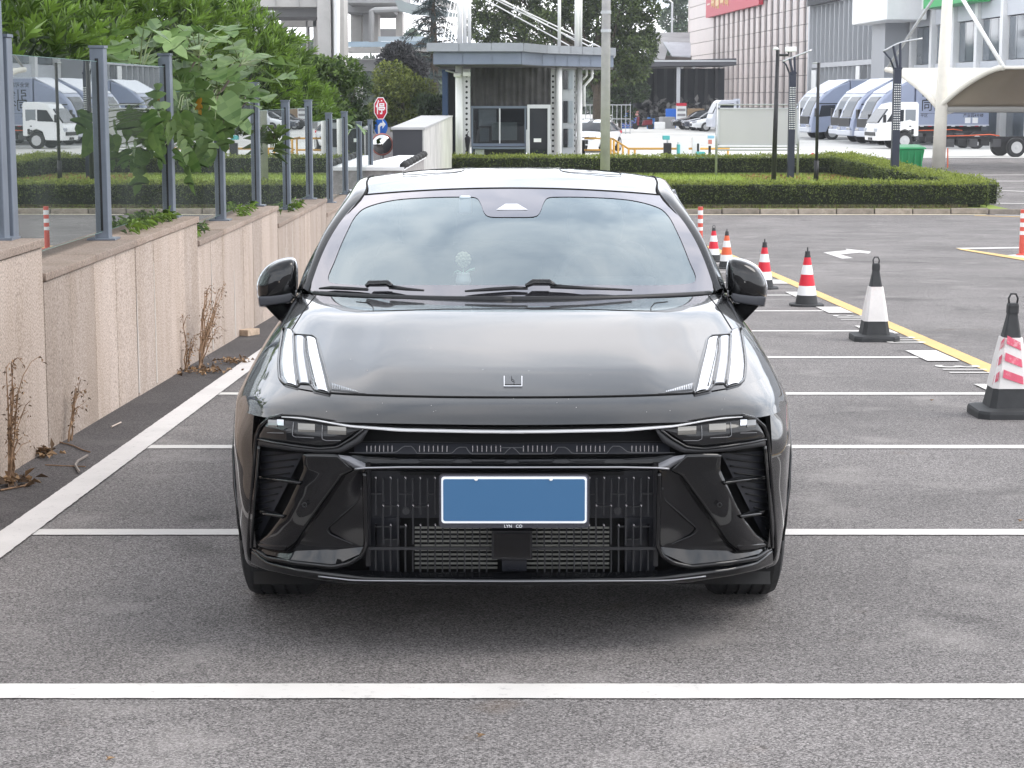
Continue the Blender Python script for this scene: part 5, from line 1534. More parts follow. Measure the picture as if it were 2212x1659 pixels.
# ------------------------------------------------------------------ broad leaved plant hanging over the fence
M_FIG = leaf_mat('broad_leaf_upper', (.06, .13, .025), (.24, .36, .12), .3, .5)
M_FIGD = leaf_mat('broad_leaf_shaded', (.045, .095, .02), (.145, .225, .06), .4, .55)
M_FIGY = leaf_mat('broad_leaf_yellow', (.50, .24, .02), (.55, .30, .03), .2, .6)
def lobed(seed):
    rd = random.Random(seed)
    half = [(0, 0), (.14, -.10), (.32, -.05), (.44, .10), (.34, .22), (.20, .27), (.40, .36), (.56, .52), (.50, .60), (.30, .54), (.17, .50), (.25, .66), (.20, .84), (.08, .96), (0, 1.04)]
    if seed % 3 == 0: half = [(0, 0), (.18, -.10), (.38, .0), (.46, .2), (.44, .4), (.36, .6), (.24, .78), (.12, .92), (0, 1.05)]
    half = [(a * rd.uniform(.92, 1.08), b) for a, b in half]
    q = MB(); mid = [(0, b, 0) for a, b in half]
    for sg in (1, -1):
        out_ = [(sg * a, b, .14 * a + rd.uniform(-.02, .02) - .16 * b * b) for a, b in half]
        n = len(half); md = [(0, b, -.16 * b * b) for a, b in half]
        vs = out_ + md
        fs = []
        for i in range(n - 1):
            f = (i, i + 1, n + i + 1, n + i) if sg > 0 else (n + i, n + i + 1, i + 1, i)
            fs.append(f)
        q.add(vs, fs)
    me = bpy.data.meshes.new('broad_leaf'); me.from_pydata(q.v, [], q.f)
    bm = bmesh.new(); bm.from_mesh(me); bmesh.ops.remove_doubles(bm, verts=bm.verts, dist=1e-4); bm.to_mesh(me); bm.free()
    a_ = me.attributes.new('tone', 'FLOAT', 'FACE')
    for d in a_.data: d.value = rd.random() * .5 + .1 * (seed % 5)
    me.shade_smooth()
    return me
LM = []
for s in range(6):
    for mm in (M_FIG, M_FIGD, M_FIGY):
        me = lobed(s); me.materials.append(mm); LM.append(me)
fig = thing('broad_leaved_plant', 'plant with big pale green lobed leaves hanging over the glass fence', 'plant', (-2.85, 15.6, bedz(15.6)))
anchors = [(330, 250), (400, 200), (470, 190), (540, 215), (300, 170), (430, 120), (520, 140), (390, 300)]
def fig_pt(px, py):
    Y = 13.9 + (px - 250) / 350 * 4.6 + random.uniform(-.35, .35)
    return at(px, py, Y)
def fig_low(px, py):      # hanging on the near side of the glass
    Y = 2.47 * 4206 / (1106 - px) + random.uniform(-.25, .1)
    return at(px, py, Y)
base = Vector((-2.85, 15.6, bedz(15.6)))
anc = []
for a in anchors:
    e_ = fig_pt(*a); anc.append((a, e_))
    MB().tube([base, base.lerp(e_, .5) + Vector((random.uniform(-.1, .1), 0, .25)), e_], [.022, .014, .008], 6).build('branch', M_BARK, fig, w=True, smooth=True)
spots = []
rd = random.Random(3)
def region(cx, cy, rx, ry, n, kind):
    for i in range(n):
        for _ in range(60):
            a, r_ = rd.uniform(0, 6.283), rd.random() ** .5
            p = (cx + rx * r_ * math.cos(a), cy + ry * r_ * math.sin(a))
            if all((p[0]-s[0])**2 + (p[1]-s[1])**2 > 17**2 for s in spots): break
        spots.append((p[0], p[1], kind))
region(400, 100, 145, 55, 36, 'top')
region(530, 165, 75, 65, 24, 'top')
region(420, 185, 125, 55, 30, 'mid')
region(360, 250, 50, 50, 10, 'low')
region(450, 245, 70, 50, 15, 'low')
region(410, 312, 60, 20, 8, 'low')
spots += [(408, 365, 'tip'), (432, 215, 'yellow'), (735, 262, 'top2'), (715, 255, 'top2'), (760, 258, 'top2'), (700, 228, 'top2'), (745, 275, 'top2'), (770, 268, 'top2')]
for (px, py, kind) in spots:
    far = kind == 'top2'
    p = at(px, py, 30.5 + rd.uniform(-1, 1)) if far else (fig_low(px, py) if kind in ('low', 'tip', 'yellow') else fig_pt(px, py))
    sz = rd.uniform(.20, .30) if not far else rd.uniform(.25, .32)
    if kind in ('top', 'top2'):
        pitch = R(rd.uniform(-35, 10)); mi = 0
    elif kind == 'mid':
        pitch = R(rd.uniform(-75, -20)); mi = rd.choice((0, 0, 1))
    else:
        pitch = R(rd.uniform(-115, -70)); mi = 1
    if kind == 'yellow': mi = 2; pitch = R(-80); sz = .13
    if kind == 'low': sz = rd.uniform(.13, .19)
    if kind == 'tip': sz = .2
    me = LM[rd.randrange(6) * 3 + mi]
    o = new_obj('leaf', me, fig)
    o.location = p - base
    o.rotation_euler = (pitch, R(rd.uniform(-30, 30)), R(rd.uniform(-80, 80) + 180))
    o.scale = (sz, sz, sz)
    if not far:
        a, e_ = min(anc, key=lambda q: (q[0][0]-px)**2 + (q[0][1]-py)**2)
        MB().tube([e_, e_.lerp(p, .6) + Vector((0, 0, .04)), p], [.005, .004, .003], 4, cap=False).build('leaf_stalk', M_STEM2 if False else mat('green_stalk', (.12, .16, .05), .6), fig, w=True)
# small rosette sprouts against the glass
def sprout(label, p, n, L, W, m, axis=(0, 0, 1), grp=None):
    root = thing('leafy_sprout', label, 'plant', p, group=grp)
    C = np.array([p]) + rng.normal(size=(n, 3)) * L * .35; 
    leaf_obj('foliage', rosettes(C, np.array([axis]) + rng.normal(size=(n, 3)) * .5, 9, L, W, spread=1.2, droop=.4), m, root)
    MB().tube([Vector(p) - Vector((0, 0, .06)), Vector(p) + Vector((0, 0, L*.5))], .008, 5).build('stem', M_BARK, root, w=True)
    return root
sprout('small tuft of long leaves in front of the fifth fence post', at(588, 295, 20.6) + Vector((.02, 0, 0)), 5, .20, .045, M_MIDG)
sprout('leafy tuft behind the glass under the broad leaved plant', at(505, 300, 18.6), 4, .18, .04, M_MIDG)
def creep(label, y0, y1, n, k):
    zt = seg_top(k)
    root = thing('creeping_plant', label, 'plant', (xf(y0) + .03, y0, zt))
    yy = rng.uniform(y0, y1, n); 
    C = np.stack([np.array([xf(v) for v in yy]) + .04 + .06 * rng.random(n), yy, zt + .02 + .05 * rng.random(n)], 1)
    leaf_obj('foliage', rosettes(C, np.array([[.8, 0, .5]]) + rng.normal(size=(n, 3)) * .5, 7, .075, .022, spread=1.1, droop=.4), M_BRIGHT, root)
    return root
creep('creeping leaves poking under the glass at the top of the near wall step', 13.0, 14.6, 20, 1)
creep('few leaves on the coping under the third wall step', 15.2, 15.9, 8, 2)
creep('small leaves on the coping beside the fourth glass panel', 17.8, 18.9, 10, 2)
creep('tiny leaves on the far coping', 21.0, 23.0, 12, 3)

# ------------------------------------------------------------------ dead weeds, litter
M_DRY = mat('dry_stalk', (.24, .15, .09), .9, var=.4, vs=30)
M_DRYL = leaf_mat('withered_leaves', (.06, .035, .02), (.42, .27, .15), .15, .8)
def dead_weed(label, px, py, stalks, hgt, sway):
    x, y = bay(px, py); x = max(x, xw(y) + .03)
    b0 = T(x, y, 0)
    root = thing('dead_weed', label, 'weed', b0, group='withered weeds along the wall foot')
    Pl = []
    for i in range(stalks):
        h = hgt * random.uniform(.45, 1.0); a = random.uniform(-1, 1)
        dx = abs(random.gauss(0, .04)); dy = sway * random.uniform(.2, 1.2) + random.gauss(0, .06)
        pts = []
        for k in range(6):
            f = k / 5
            pts.append(b0 + Vector((dx * f + random.uniform(-.008, .008), random.uniform(-.05, .05) * (1 - f) + dy * f**1.4 + random.uniform(-.014, .014), h * f - .25 * h * max(0, f - .75))))
        MB().tube(pts, [.006, .005, .0045, .004, .003, .002], 5, cap=False).build('stalk', M_DRY, root, w=True)
        for k in range(2, 6):
            for _ in range(3): Pl.append(tuple(pts[k] + Vector((random.uniform(-.02, .02), random.uniform(-.03, .03), random.uniform(-.03, .02)))))
            if random.random() < .6:
                e_ = pts[k] + Vector((random.uniform(0, .06), random.uniform(-.12, .14), random.uniform(-.02, .10)))
                MB().tube([pts[k], pts[k].lerp(e_, .5) + Vector((0, 0, .02)), e_], [.003, .002, .0015], 4, cap=False).build('twig', M_DRY, root, w=True)
                for _ in range(3): Pl.append(tuple(e_ + Vector((random.uniform(-.015, .015), random.uniform(-.02, .02), random.uniform(-.03, .02)))))
    Pl = np.array(Pl); n = len(Pl)
    leaf_obj('withered_leaves', [leaves(Pl, rng.normal(size=(n, 3)) + np.array([0, 0, -.8]), .012 + .02 * rng.random(n), .005 + .007 * rng.random(n), rng.random(n), fold=.6)], M_DRYL, root)
    return root
dead_weed('tall withered weed at the left picture edge against the wall', 22, 1040, 9, .62, .10)
dead_weed('thin withered stalk at the first wall step', 101, 952, 3, .30, .05)
dead_weed('single withered upright stalk in front of the second wall step', 396, 800, 4, .46, .0)
dead_weed('bushy withered weed leaning towards the car mirror', 432, 795, 16, .60, .55)
def litter(label, px, py, n, spread, sz=.05):
    x, y = bay(px, py); b0 = T(x, y, .01)
    P = np.array([tuple(T(x + random.gauss(0, spread), y + random.gauss(0, spread * 1.3), .008 + .02 * random.random())) for _ in range(n)])
    o = leaf_obj('fallen_leaf_litter', [leaves(P, rng.normal(size=(n, 3)) * np.array([1, 1, .35]), sz * (.6 + .8*rng.random(n)), sz * .55 * (.6 + .8*rng.random(n)), rng.random(n), fold=.5)], M_DRYL)
    return set_props(o, label, 'leaves', kind='stuff')
litter('curled dead leaves at the foot of the wall, left picture edge', 28, 1046, 34, .05, .06)
litter('dead leaves under the first wall step', 95, 985, 36, .045, .055)
litter('dead leaf litter around the bushy withered weed', 430, 805, 80, .10, .045)
litter('moss and leaf litter on the white line end behind the car corner', 500, 785, 60, .07, .04)
def twig(label, pts, r_, m=M_DRY):
    q = [T(*bay(*p), r_ + .002) for p in pts]
    root = MB().tube(q, r_, 5)
    o = root.build('fallen_twig', m); return set_props(o, label, 'twig', 'fallen twigs by the wall')
cr = lambda cx, cy: ((0 + cx / 3.19) / 1.0416, (640 + cy / 3.19) / 1.0416)
twig('bent grey twig lying beside the white line', [cr(628, 1240), cr(560, 1280), cr(540, 1310), cr(568, 1358)], .007, mat('grey_twig', (.24, .21, .19), .9))
twig('straight thin twig below the first leaf pile', [cr(325, 1302), cr(450, 1308), cr(615, 1314)], .003)
twig('pale curved stalk right of the first leaf pile', [cr(430, 1140), cr(520, 1162), cr(600, 1198), cr(645, 1210)], .004)
twig('pale stalk under the left leaf pile', [cr(0, 1488), cr(120, 1465), cr(220, 1445)], .005)
twig('short pale stick on the dark asphalt by the wall', [cr(800, 1030), cr(868, 998)], .005, mat('pale_stick', (.5, .42, .36), .9))
for lab, px, py in (('small dry leaf on the asphalt below the near white line, left', 228, 1648), ('small dry leaf on the asphalt right of the car, far edge', 2200, 1130), ('reddish dry leaf between the bays right of the car', 2010, 868), ('scrap of dry leaf on the asphalt in front of the car', 1030, 1598)):
    x, y = bay(px, py); P = np.array([tuple(T(x, y, .006)), tuple(T(x + .01, y, .006))])
    o = leaf_obj('dry_leaf', [leaves(P, np.array([[1, .3, .25], [-.5, .6, .3]]), np.array([.026, .022]), np.array([.012, .011]), np.array([.9, .6]), fold=.5)], M_DRYL)
    set_props(o, lab, 'leaf')
x, y = bay(551, 724)
bk = MB(); a = Vector((xw(y) + .07, y, 0))
ca, sa = math.cos(1.0), math.sin(1.0); pts = []
for z in (.0, .055):
    for u, v in ((-.12, -.055), (.12, -.055), (.12, .055), (-.12, .055)):
        pts.append(tuple(T(a.x + u*ca*.6 - v*sa, a.y + u*sa + v*ca, z)))
bk.hexa(pts)
set_props(bk.build('loose_brick', mat('pale_brick', (.46, .35, .26), .9, var=.3, vs=20), bevel=.004), 'pale broken brick lying at the foot of the wall behind the mirror', 'brick')
# ================================================================== ramp parapet, signs
def pbox(px0, px1, py0, py1, Y, depth):
    """upright box whose near face covers the measured rectangle at depth Y"""
    a = at(px0, py0, Y); b_ = at(px1, py1, Y)
    return MB().box(a.x, b_.x, Y, Y + depth, b_.z, a.z)
M_PARW = mat('white_streaked_panel', (.52, .51, .49), .7, var=.22, vs=.9, dirt=(.30, .29, .27), ds=1.2)
M_PARD = mat('charcoal_panel', (.035, .036, .042), .6)
M_PART = mat('pale_grey_cap', (.40, .40, .40), .6, var=.1, vs=2)
par = thing('ramp_parapet', 'long grey parapet box with charcoal end, left of the booth', 'parapet', (-2.15, 40, gz(40)))
z1 = at(880, 275, 40).z
xa0, xa1 = at(848, 275, 40).x, at(912, 275, 40).x
xb0, xb1 = at(910, 248, 64).x, at(975, 248, 64).x
MB().hexa([(xa0, 40, -1.7), (xa1, 40, -1.7), (xb1, 64, -1.7), (xb0, 64, -1.7), (xa0, 40, z1 - .05), (xa1, 40, z1 - .05), (xb1, 64, z1 - .05), (xb0, 64, z1 - .05)]).build('parapet_body', M_PARD, par, w=True)
for i in range(9):      # facing panels on the side towards the road
    f0, f1 = i / 9, (i + 1) / 9
    ya, yb = 40 + 24*f0 + .02, 40 + 24*f1 - .02
    x_a, x_b = xa1 + (xb1-xa1)*f0 + .002, xa1 + (xb1-xa1)*f1 + .002
    MB().hexa([(x_a, ya, -1.6), (x_a + .03, ya, -1.6), (x_b + .03, yb, -1.6), (x_b, yb, -1.6), (x_a, ya, z1 - .05), (x_a + .03, ya, z1 - .05), (x_b + .03, yb, z1 - .05), (x_b, yb, z1 - .05)]).build('facing_panel', M_PARW, par, w=True)
MB().hexa([(xa0 - .03, 39.97, z1 - .048), (xa1 + .05, 39.97, z1 - .048), (xb1 + .05, 64, z1 - .048), (xb0, 64, z1 - .048), (xa0 - .03, 39.97, z1), (xa1 + .05, 39.97, z1), (xb1 + .05, 64, z1), (xb0, 64, z1)]).build('cap', M_PART, par, w=True)
# white topped planter block at the end of the fence
pla = thing('white_planter_wall', 'low white topped block between the fence end and the parapet', 'planter', (-2.4, 33, gz(33)))
a0, a1, b0_, b1 = at(757, 361, 33), at(868, 361, 33), at(866, 336, 39.6), at(916, 336, 39.6)
def slab(z0, z1_, m, nm, e=0.0):
    MB().hexa([(a0.x - e, 33 - e, z0), (a1.x + e, 33 - e, z0), (b1.x + e, 39.6, z0), (b0_.x - e, 39.6, z0), (a0.x - e, 33 - e, z1_), (a1.x + e, 33 - e, z1_), (b1.x + e, 39.6, z1_), (b0_.x - e, 39.6, z1_)]).build(nm, m, pla, w=True)
slab(-1.5, a0.z - .06, mat('striped_planter_side', (.34, .32, .31), .8, var=.35, vs=9), 'planter_side')
slab(a0.z - .058, a0.z, mat('white_planter_top', (.85, .85, .85), .7), 'planter_top', .04)
for i in range(7):      # dark roll of edging along the right rim
    f = i / 7; g0 = a1.lerp(b1, f); g1 = a1.lerp(b1, (i + .92) / 7)
    MB().tube([(g0.x + .02, g0.y, a0.z + .02), ((g0.x+g1.x)/2 + .03, (g0.y+g1.y)/2, a0.z + .045), (g1.x + .02, g1.y, a0.z + .02)], .06, 7).build('edging_roll', mat('black_edging', (.03, .03, .03), .85), pla, w=True, smooth=True)
# sign post
M_SRED = mat('sign_red', (.55, .012, .04), .4); M_SWHITE = mat('sign_white', (.85, .85, .85), .45); M_SBLUE = mat('sign_blue', (.012, .13, .55), .4); M_GALV = mat('galvanised_steel', (.42, .43, .44), .4, metal=.7, var=.15, vs=8)
SY = 47.0
sp = at(822, 234, SY)
sgn = thing('road_sign_post', 'post with a red stop sign above a blue right turn sign', 'road sign', (sp.x, SY + .05, gz(SY)))
MB().tube([(sp.x, SY + .06, gz(SY)), (sp.x, SY + .06, sp.z + .25)], .035, 10).build('post', M_GALV, sgn, w=True, smooth=True)
def octo(rx, rz, y):
    return [(sp.x + rx * math.cos(R(22.5 + 45*i)) / math.cos(R(22.5)), y, sp.z + rz * math.sin(R(22.5 + 45*i)) / math.cos(R(22.5))) for i in range(8)]
ww = 14.2 / 4206 * SY; hh = 23.5 / 4206 * SY
st = MB().prism(octo(ww, hh, SY), (0, .006, 0)).build('stop_sign', M_SWHITE, sgn, w=True)
MB().prism(octo(ww * .88, hh * .92, SY - .004), (0, .003, 0)).build('stop_face', M_SRED, st, w=True)
lettering('stop_lettering', '停', hh * 1.35, M_SWHITE, st, frame_mat(Vector((sp.x, SY - .006, sp.z)) - base_of(st), (1, 0, 0), (0, 0, 1)), .0008, squash=ww/hh*1.1, offset=.006)
bp_ = at(822.5, 274, SY)
rx, rz = 14.6 / 4206 * SY, 19 / 4206 * SY
bs_ = MB().prism([(bp_.x + rx*math.cos(2*math.pi*i/28), SY + .012, bp_.z + rz*math.sin(2*math.pi*i/28)) for i in range(28)], (0, .005, 0)).build('turn_sign', M_SBLUE, sgn, w=True)
ar = [(-.42, -.85), (-.12, -.85), (-.12, -.05), (.02, .10), (.25, .10), (.25, -.22), (.72, .28), (.25, .78), (.25, .45), (-.05, .45), (-.42, .12)]
MB().prism([(bp_.x + rx*u, SY + .009, bp_.z + rz*v) for u, v in ar][::-1], (0, .002, 0)).build('turn_arrow', M_SWHITE, bs_, w=True)
# convex traffic mirror
mp_ = at(825, 312, SY - 1.2)
tm = thing('traffic_mirror', 'round convex traffic mirror with a red rim below the turn sign', 'mirror', (mp_.x, SY - 1.1, gz(SY - 1.1)))
rr = 21.5 / 4206 * SY
MB().tube([(mp_.x, SY - 1.05, gz(SY - 1)), (mp_.x, SY - 1.05, mp_.z)], .03, 8).build('post', M_GALV, tm, w=True)
MB().lathe([(rr, 0), (rr*.97, -.03), (rr*.8, -.075), (rr*.5, -.11), (rr*.2, -.125), (.01, -.128)], (mp_.x, SY - 1.15, mp_.z), 32, 'y').build('mirror_dome', mat('mirror_silver', (.75, .75, .75), .03, metal=1), tm, w=True, smooth=True)
MB().tube([(mp_.x + rr*math.cos(2*math.pi*i/32), SY - 1.16, mp_.z + rr*math.sin(2*math.pi*i/32)) for i in range(32)], .022, 8, closed=True).build('rim', mat('faded_red_rim', (.45, .16, .13), .5), tm, w=True, smooth=True)
MB().lathe([(rr*1.02, 0), (rr*.9, .08), (.05, .1)], (mp_.x, SY - 1.145, mp_.z), 24, 'y').build('back_shell', M_GALV, tm, w=True, smooth=True)

# ================================================================== guard booth
BY = 66.0
booth = thing('guard_booth', 'small guard booth with a grey metal roof and white masts', 'booth', (.0, BY, gz(BY)))
M_FASU = mat('fascia_light_grey', (.27, .285, .31), .35, metal=.35, var=.08, vs=1.5)
M_FASL = mat('fascia_blue_grey', (.17, .20, .26), .38, metal=.3, var=.08, vs=1.5)
M_WHT = mat('white_paint', (.80, .80, .79), .45, var=.05, vs=1)
M_DKGL = mat('dark_window', (.02, .024, .03), .06, ior=1.5)
M_FRAME = mat('blue_grey_frame', (.13, .16, .21), .4)
M_ALU = mat('aluminium', (.55, .56, .57), .35, metal=.6)
M_DARKW = mat('dark_wall', (.03, .032, .037), .7)
def wx(px, Y): return at(px, 200, Y).x
zt_, zm_, zb_ = at(1000, 92.5, 63.5).z, at(1000, 111, 63.5).z, at(1000, 138.5, 63.6).z
U = [(wx(922, 63.5), 63.5), (wx(1131, 63.5), 63.5), (wx(1181.5, 66.4), 66.4), (wx(1330, 70.2), 70.2)]
Lw = [(wx(936, 63.8), 63.8), (wx(1127, 63.8), 63.8), (wx(1172, 66.7), 66.7), (wx(1325, 70.4), 70.4)]
def poly_prism(pl, z0, z1_, m, nm):
    back = [(pl[-1][0] + .2, 75.0), (pl[0][0], 75.0)]
    pts = [(x, y, z0) for x, y in pl + back]
    MB().prism(pts[::-1], (0, 0, z1_ - z0)).build(nm, m, booth, w=True)
ins = lambda pl, e: [(x, y + e) for x, y in pl]
poly_prism(ins(U, .06), zm_ + .01, zt_ - .02, M_FASU, 'roof_core')
poly_prism(ins(Lw, .06), zb_ + .01, zm_ + .009, M_FASL, 'roof_underside_core')
poly_prism(ins(Lw, .10), zb_ - .03, zb_ + .009, mat('soffit', (.10, .10, .105), .7), 'soffit')
def fascia(pl, z0, z1_, m, cuts):
    d = [0.0]
    for a, b_ in zip(pl, pl[1:]): d.append(d[-1] + math.hypot(b_[0]-a[0], b_[1]-a[1]))
    def pt(s):
        for i in range(len(pl) - 1):
            if s <= d[i+1] + 1e-6:
                f = (s - d[i]) / (d[i+1] - d[i]); return (pl[i][0] + (pl[i+1][0]-pl[i][0])*f, pl[i][1] + (pl[i+1][1]-pl[i][1])*f)
        return pl[-1]
    ss = []
    for i in range(len(pl) - 1):
        n = cuts[i]; ss += [(d[i] + (d[i+1]-d[i])*k/n, d[i] + (d[i+1]-d[i])*(k+1)/n) for k in range(n)]
    for s0, s1 in ss:
        a, b_ = pt(s0 + .012), pt(s1 - .012)
        MB().hexa([(a[0], a[1], z0), (b_[0], b_[1], z0), (b_[0], b_[1] + .05, z0), (a[0], a[1] + .05, z0), (a[0], a[1], z1_), (b_[0], b_[1], z1_), (b_[0], b_[1] + .05, z1_), (a[0], a[1] + .05, z1_)]).build('fascia_panel', m, booth, w=True)
fascia(U, zm_, zt_, M_FASU, (3, 3, 6)); fascia(Lw, zb_, zm_ - .02, M_FASL, (3, 3, 6))
def bx(px0, px1, py0, py1, Y, dep, m, nm, parent=None, bevel=0):
    return pbox(px0, px1, py0, py1, Y, dep).build(nm, m, parent or booth, w=True, bevel=bevel)
BASE = at(1000, 400, BY).z
yb = 372
def column(px, w_, Y, panel):
    a = at(px, 147, Y); r_ = w_ / 2 / 4206 * Y
    MB().tube([(a.x, Y, gz(Y) - .1), (a.x, Y, zb_ + .05)], r_, 18).build('column', M_WHT, booth, w=True, smooth=True)
    p = bx(panel[0], panel[1], 149, yb, Y + .05, .05, mat('perforated_panel', (.55, .55, .55), .5, metal=.3), 'perforated_panel')
    xc = (panel[0] + panel[1]) / 2
    for k in range(18):
        q = at(xc, 164.5 + k * 11.6, Y + .046)
        if q.z < gz(Y): break
        MB().lathe([(.042, 0), (.042, -.004)], (q.x, Y + .049, q.z), 10, 'y').build('perforation', M_VOID, p, w=True)
column(991.5, 16, 65.2, (1000, 1016)); column(1207, 14, 68.2, (1190, 1199)); column(1252, 12, 70.2, (1236, 1244))
# front wall
cur = MB(); rows = []
for j in range(2):
    py = (146, 229)[j]; r_ = []
    for i in range(90):
        px = 1017 + 172 * i / 89; q = at(px, py, 66.6 + .035 * math.sin(i * .9 + .6*math.sin(i*.37)) ); r_.append(tuple(q))
    rows.append(r_)
cur.grid(rows); cur.build('upper_curtain', mat('grey_curtain', (.042, .040, .040), .8, var=.5, vs=2.2), booth, w=True, smooth=True)
bx(1017, 1190, 229, 234, 66.55, .12, M_FRAME, 'lintel')
bx(1019, 1136, 234, yb, 67.9, .05, M_DARKW, 'room_back_wall')
bx(1018, 1022, 234, 330, 66.6, .1, M_FRAME, 'window_frame'); bx(1133, 1137, 234, 330, 66.6, .1, M_FRAME, 'window_frame'); bx(1078, 1081, 234, 312, 66.6, .09, M_ALU, 'window_frame'); bx(1022, 1133, 310, 316, 66.55, .2, M_FRAME, 'window_sill')
M_BGL = glass_mat('booth_glass', (.5, .55, .58), 1.5)
bx(1022.4, 1077.6, 234.4, 309.6, 66.64, .01, M_BGL, 'window_pane'); bx(1081.4, 1132.6, 234.4, 309.6, 66.64, .01, M_BGL, 'window_pane')
bx(1062, 1117, 264, 303, 67.2, .03, mat('notice_board', (.55, .55, .50), .7), 'notice_board'); bx(1036, 1056, 277, 306, 67.3, .3, mat('monitor_grey', (.30, .31, .32), .5), 'monitor'); bx(1034, 1072, 236, 272, 67.8, .03, mat('pale_blind', (.35, .36, .37), .8), 'blind')
bx(1022, 1136, 318, 322, 66.3, .5, M_FRAME, 'counter_top'); bx(1024, 1134, 322, yb, 66.75, .05, M_DARKW, 'counter_front'); bx(1026, 1046, 323, yb, 66.4, .3, mat('pale_cabinet', (.36, .38, .37), .6), 'cabinet')
bx(1139, 1144, 226, yb, 66.5, .12, M_ALU, 'door_frame'); bx(1183, 1189, 226, yb, 66.5, .12, M_ALU, 'door_frame'); bx(1144, 1183, 226, 234, 66.5, .12, M_ALU, 'door_frame')
dr = bx(1144.5, 1182.5, 234.5, yb, 66.6, .03, M_DKGL, 'glass_door'); bx(1153, 1169, 299, 307, 66.58, .01, M_SWHITE, 'door_notice', dr)
bx(1136.5, 1139, 280, 330, 66.42, .04, M_ALU, 'door_handle', dr)
bx(955, 968, 150, yb, 68.6, 3, mat('blue_pillar', (.035, .075, .17), .5), 'blue_pillar'); bx(968.5, 986, 150, yb, 69.2, .3, M_DARKW, 'side_wall')
bx(1214, 1240, 149, yb, 68.9, .15, mat('pale_side_wall', (.42, .44, .46), .5), 'side_wall'); 
for (y0, y1) in ((153, 193), (218, 265), (278, 318)):
    bx(1217, 1226, y0, y1, 68.86, .03, M_DKGL, 'side_window'); bx(1228, 1237, y0, y1, 68.86, .03, mat('pale_glass', (.30, .34, .37), .1), 'side_window')
bx(1017, 1190, 145, 300, 72, .1, M_DARKW, 'rear_wall')
# masts, stays
def mast(px, w_, Y, top=-60, bot=100):
    a, b_ = at(px, bot, Y), at(px, top, Y)
    MB().tube([(a.x, Y, a.z), (a.x, Y, b_.z)], w_ / 2 / 4206 * Y, 12).build('mast', M_WHT, booth, w=True, smooth=True)
for px, w_ in ((993, 11), (1004, 9), (1014, 8)): mast(px, w_, 66.5)
mast(1208, 7, 67.5); mast(1246, 10, 68.5); mast(1254, 7, 68.7)
def cab(p, q, Y0, Y1, r_=.022):
    a, b_ = at(*p, Y0), at(*q, Y1)
    MB().tube([a, b_], r_, 6).build('stay_cable', M_WHT, booth, w=True)
D8 = lambda cx, cy: (864.1 + cx * .2387, cy * .2387)
cab(D8(760, -10), D8(1530, 412), 66, 68.5); cab(D8(850, -10), D8(1710, 418), 66, 69); cab(D8(890, -10), D8(1810, 425), 66, 69.5); cab(D8(900, -20), D8(1600, 380), 66, 69, .016)
for a_ in ((470, 60, 385, 385), (500, 75, 425, 385), (515, 110, 460, 385), (520, 300, 500, 385)): cab(D8(a_[0], a_[1] - 60), D8(a_[2], a_[3]), 66.5, 65, .014)
# wall camera on its arm, and downpipes on the right
MB().tube([at(962, 152, 65), at(985, 158, 65), at(1000, 160, 65)], .03, 6).build('camera_arm', M_ALU, booth, w=True); bx(980, 996, 158, 166, 64.9, .3, M_WHT, 'wall_camera', bevel=.02); bx(1000, 1016, 155, 165, 64.8, .25, M_WHT, 'wall_lamp', bevel=.02)
MB().tube([at(1279, 150, 70), at(1279, 167, 70), at(1262, 186, 70), at(1262, 230, 70)], .05, 8).build('downpipe', M_WHT, booth, w=True, smooth=True)
MB().tube([at(1267, 150, 70), at(1267, 163, 70), at(1259, 172, 70)], .04, 8).build('downpipe', M_WHT, booth, w=True, smooth=True)
um = at(1010, 296, 64.9)
umb = thing('folded_umbrella', 'folded black umbrella hanging on the left booth column', 'umbrella', um)
s_ = 64.9 / 4206
MB().lathe([(.4*s_, -38*s_), (2*s_, -34*s_), (5*s_, -14*s_), (6.5*s_, -3*s_), (5*s_, 0), (1*s_, 3*s_)], um, 10).build('umbrella_cloth', mat('black_cloth', (.01, .01, .014), .8), umb, w=True, smooth=True)
MB().tube([um + Vector((0, 0, 2*s_)), um + Vector((0, 0, 9*s_)), um + Vector((3*s_, 0, 12*s_))], 1*s_, 6).build('handle', M_PARD, umb, w=True)
# grey light pole in front of the booth's right end
lp = at(1307, 360, 57)
pole = thing('steel_pole', 'thick grey steel pole rising past the booth to the top edge', 'pole', (lp.x, 57, isl_z(57)))
MB().tube([(lp.x, 57, isl_z(57)), (lp.x, 57, 4.6), (lp.x, 57, 6.5)], [.145, .125, .12], 16).build('shaft', mat('weathered_steel', (.40, .39, .395), .85, spec=.1, var=.2, vs=1.5), pole, w=True, smooth=True)
for zz in (at(1307, 30, 57).z, at(1307, 70, 57).z): MB().lathe([(.15, 0), (.15, .09)], (lp.x, 57, zz), 14).build('clamp', M_GALV, pole, w=True)

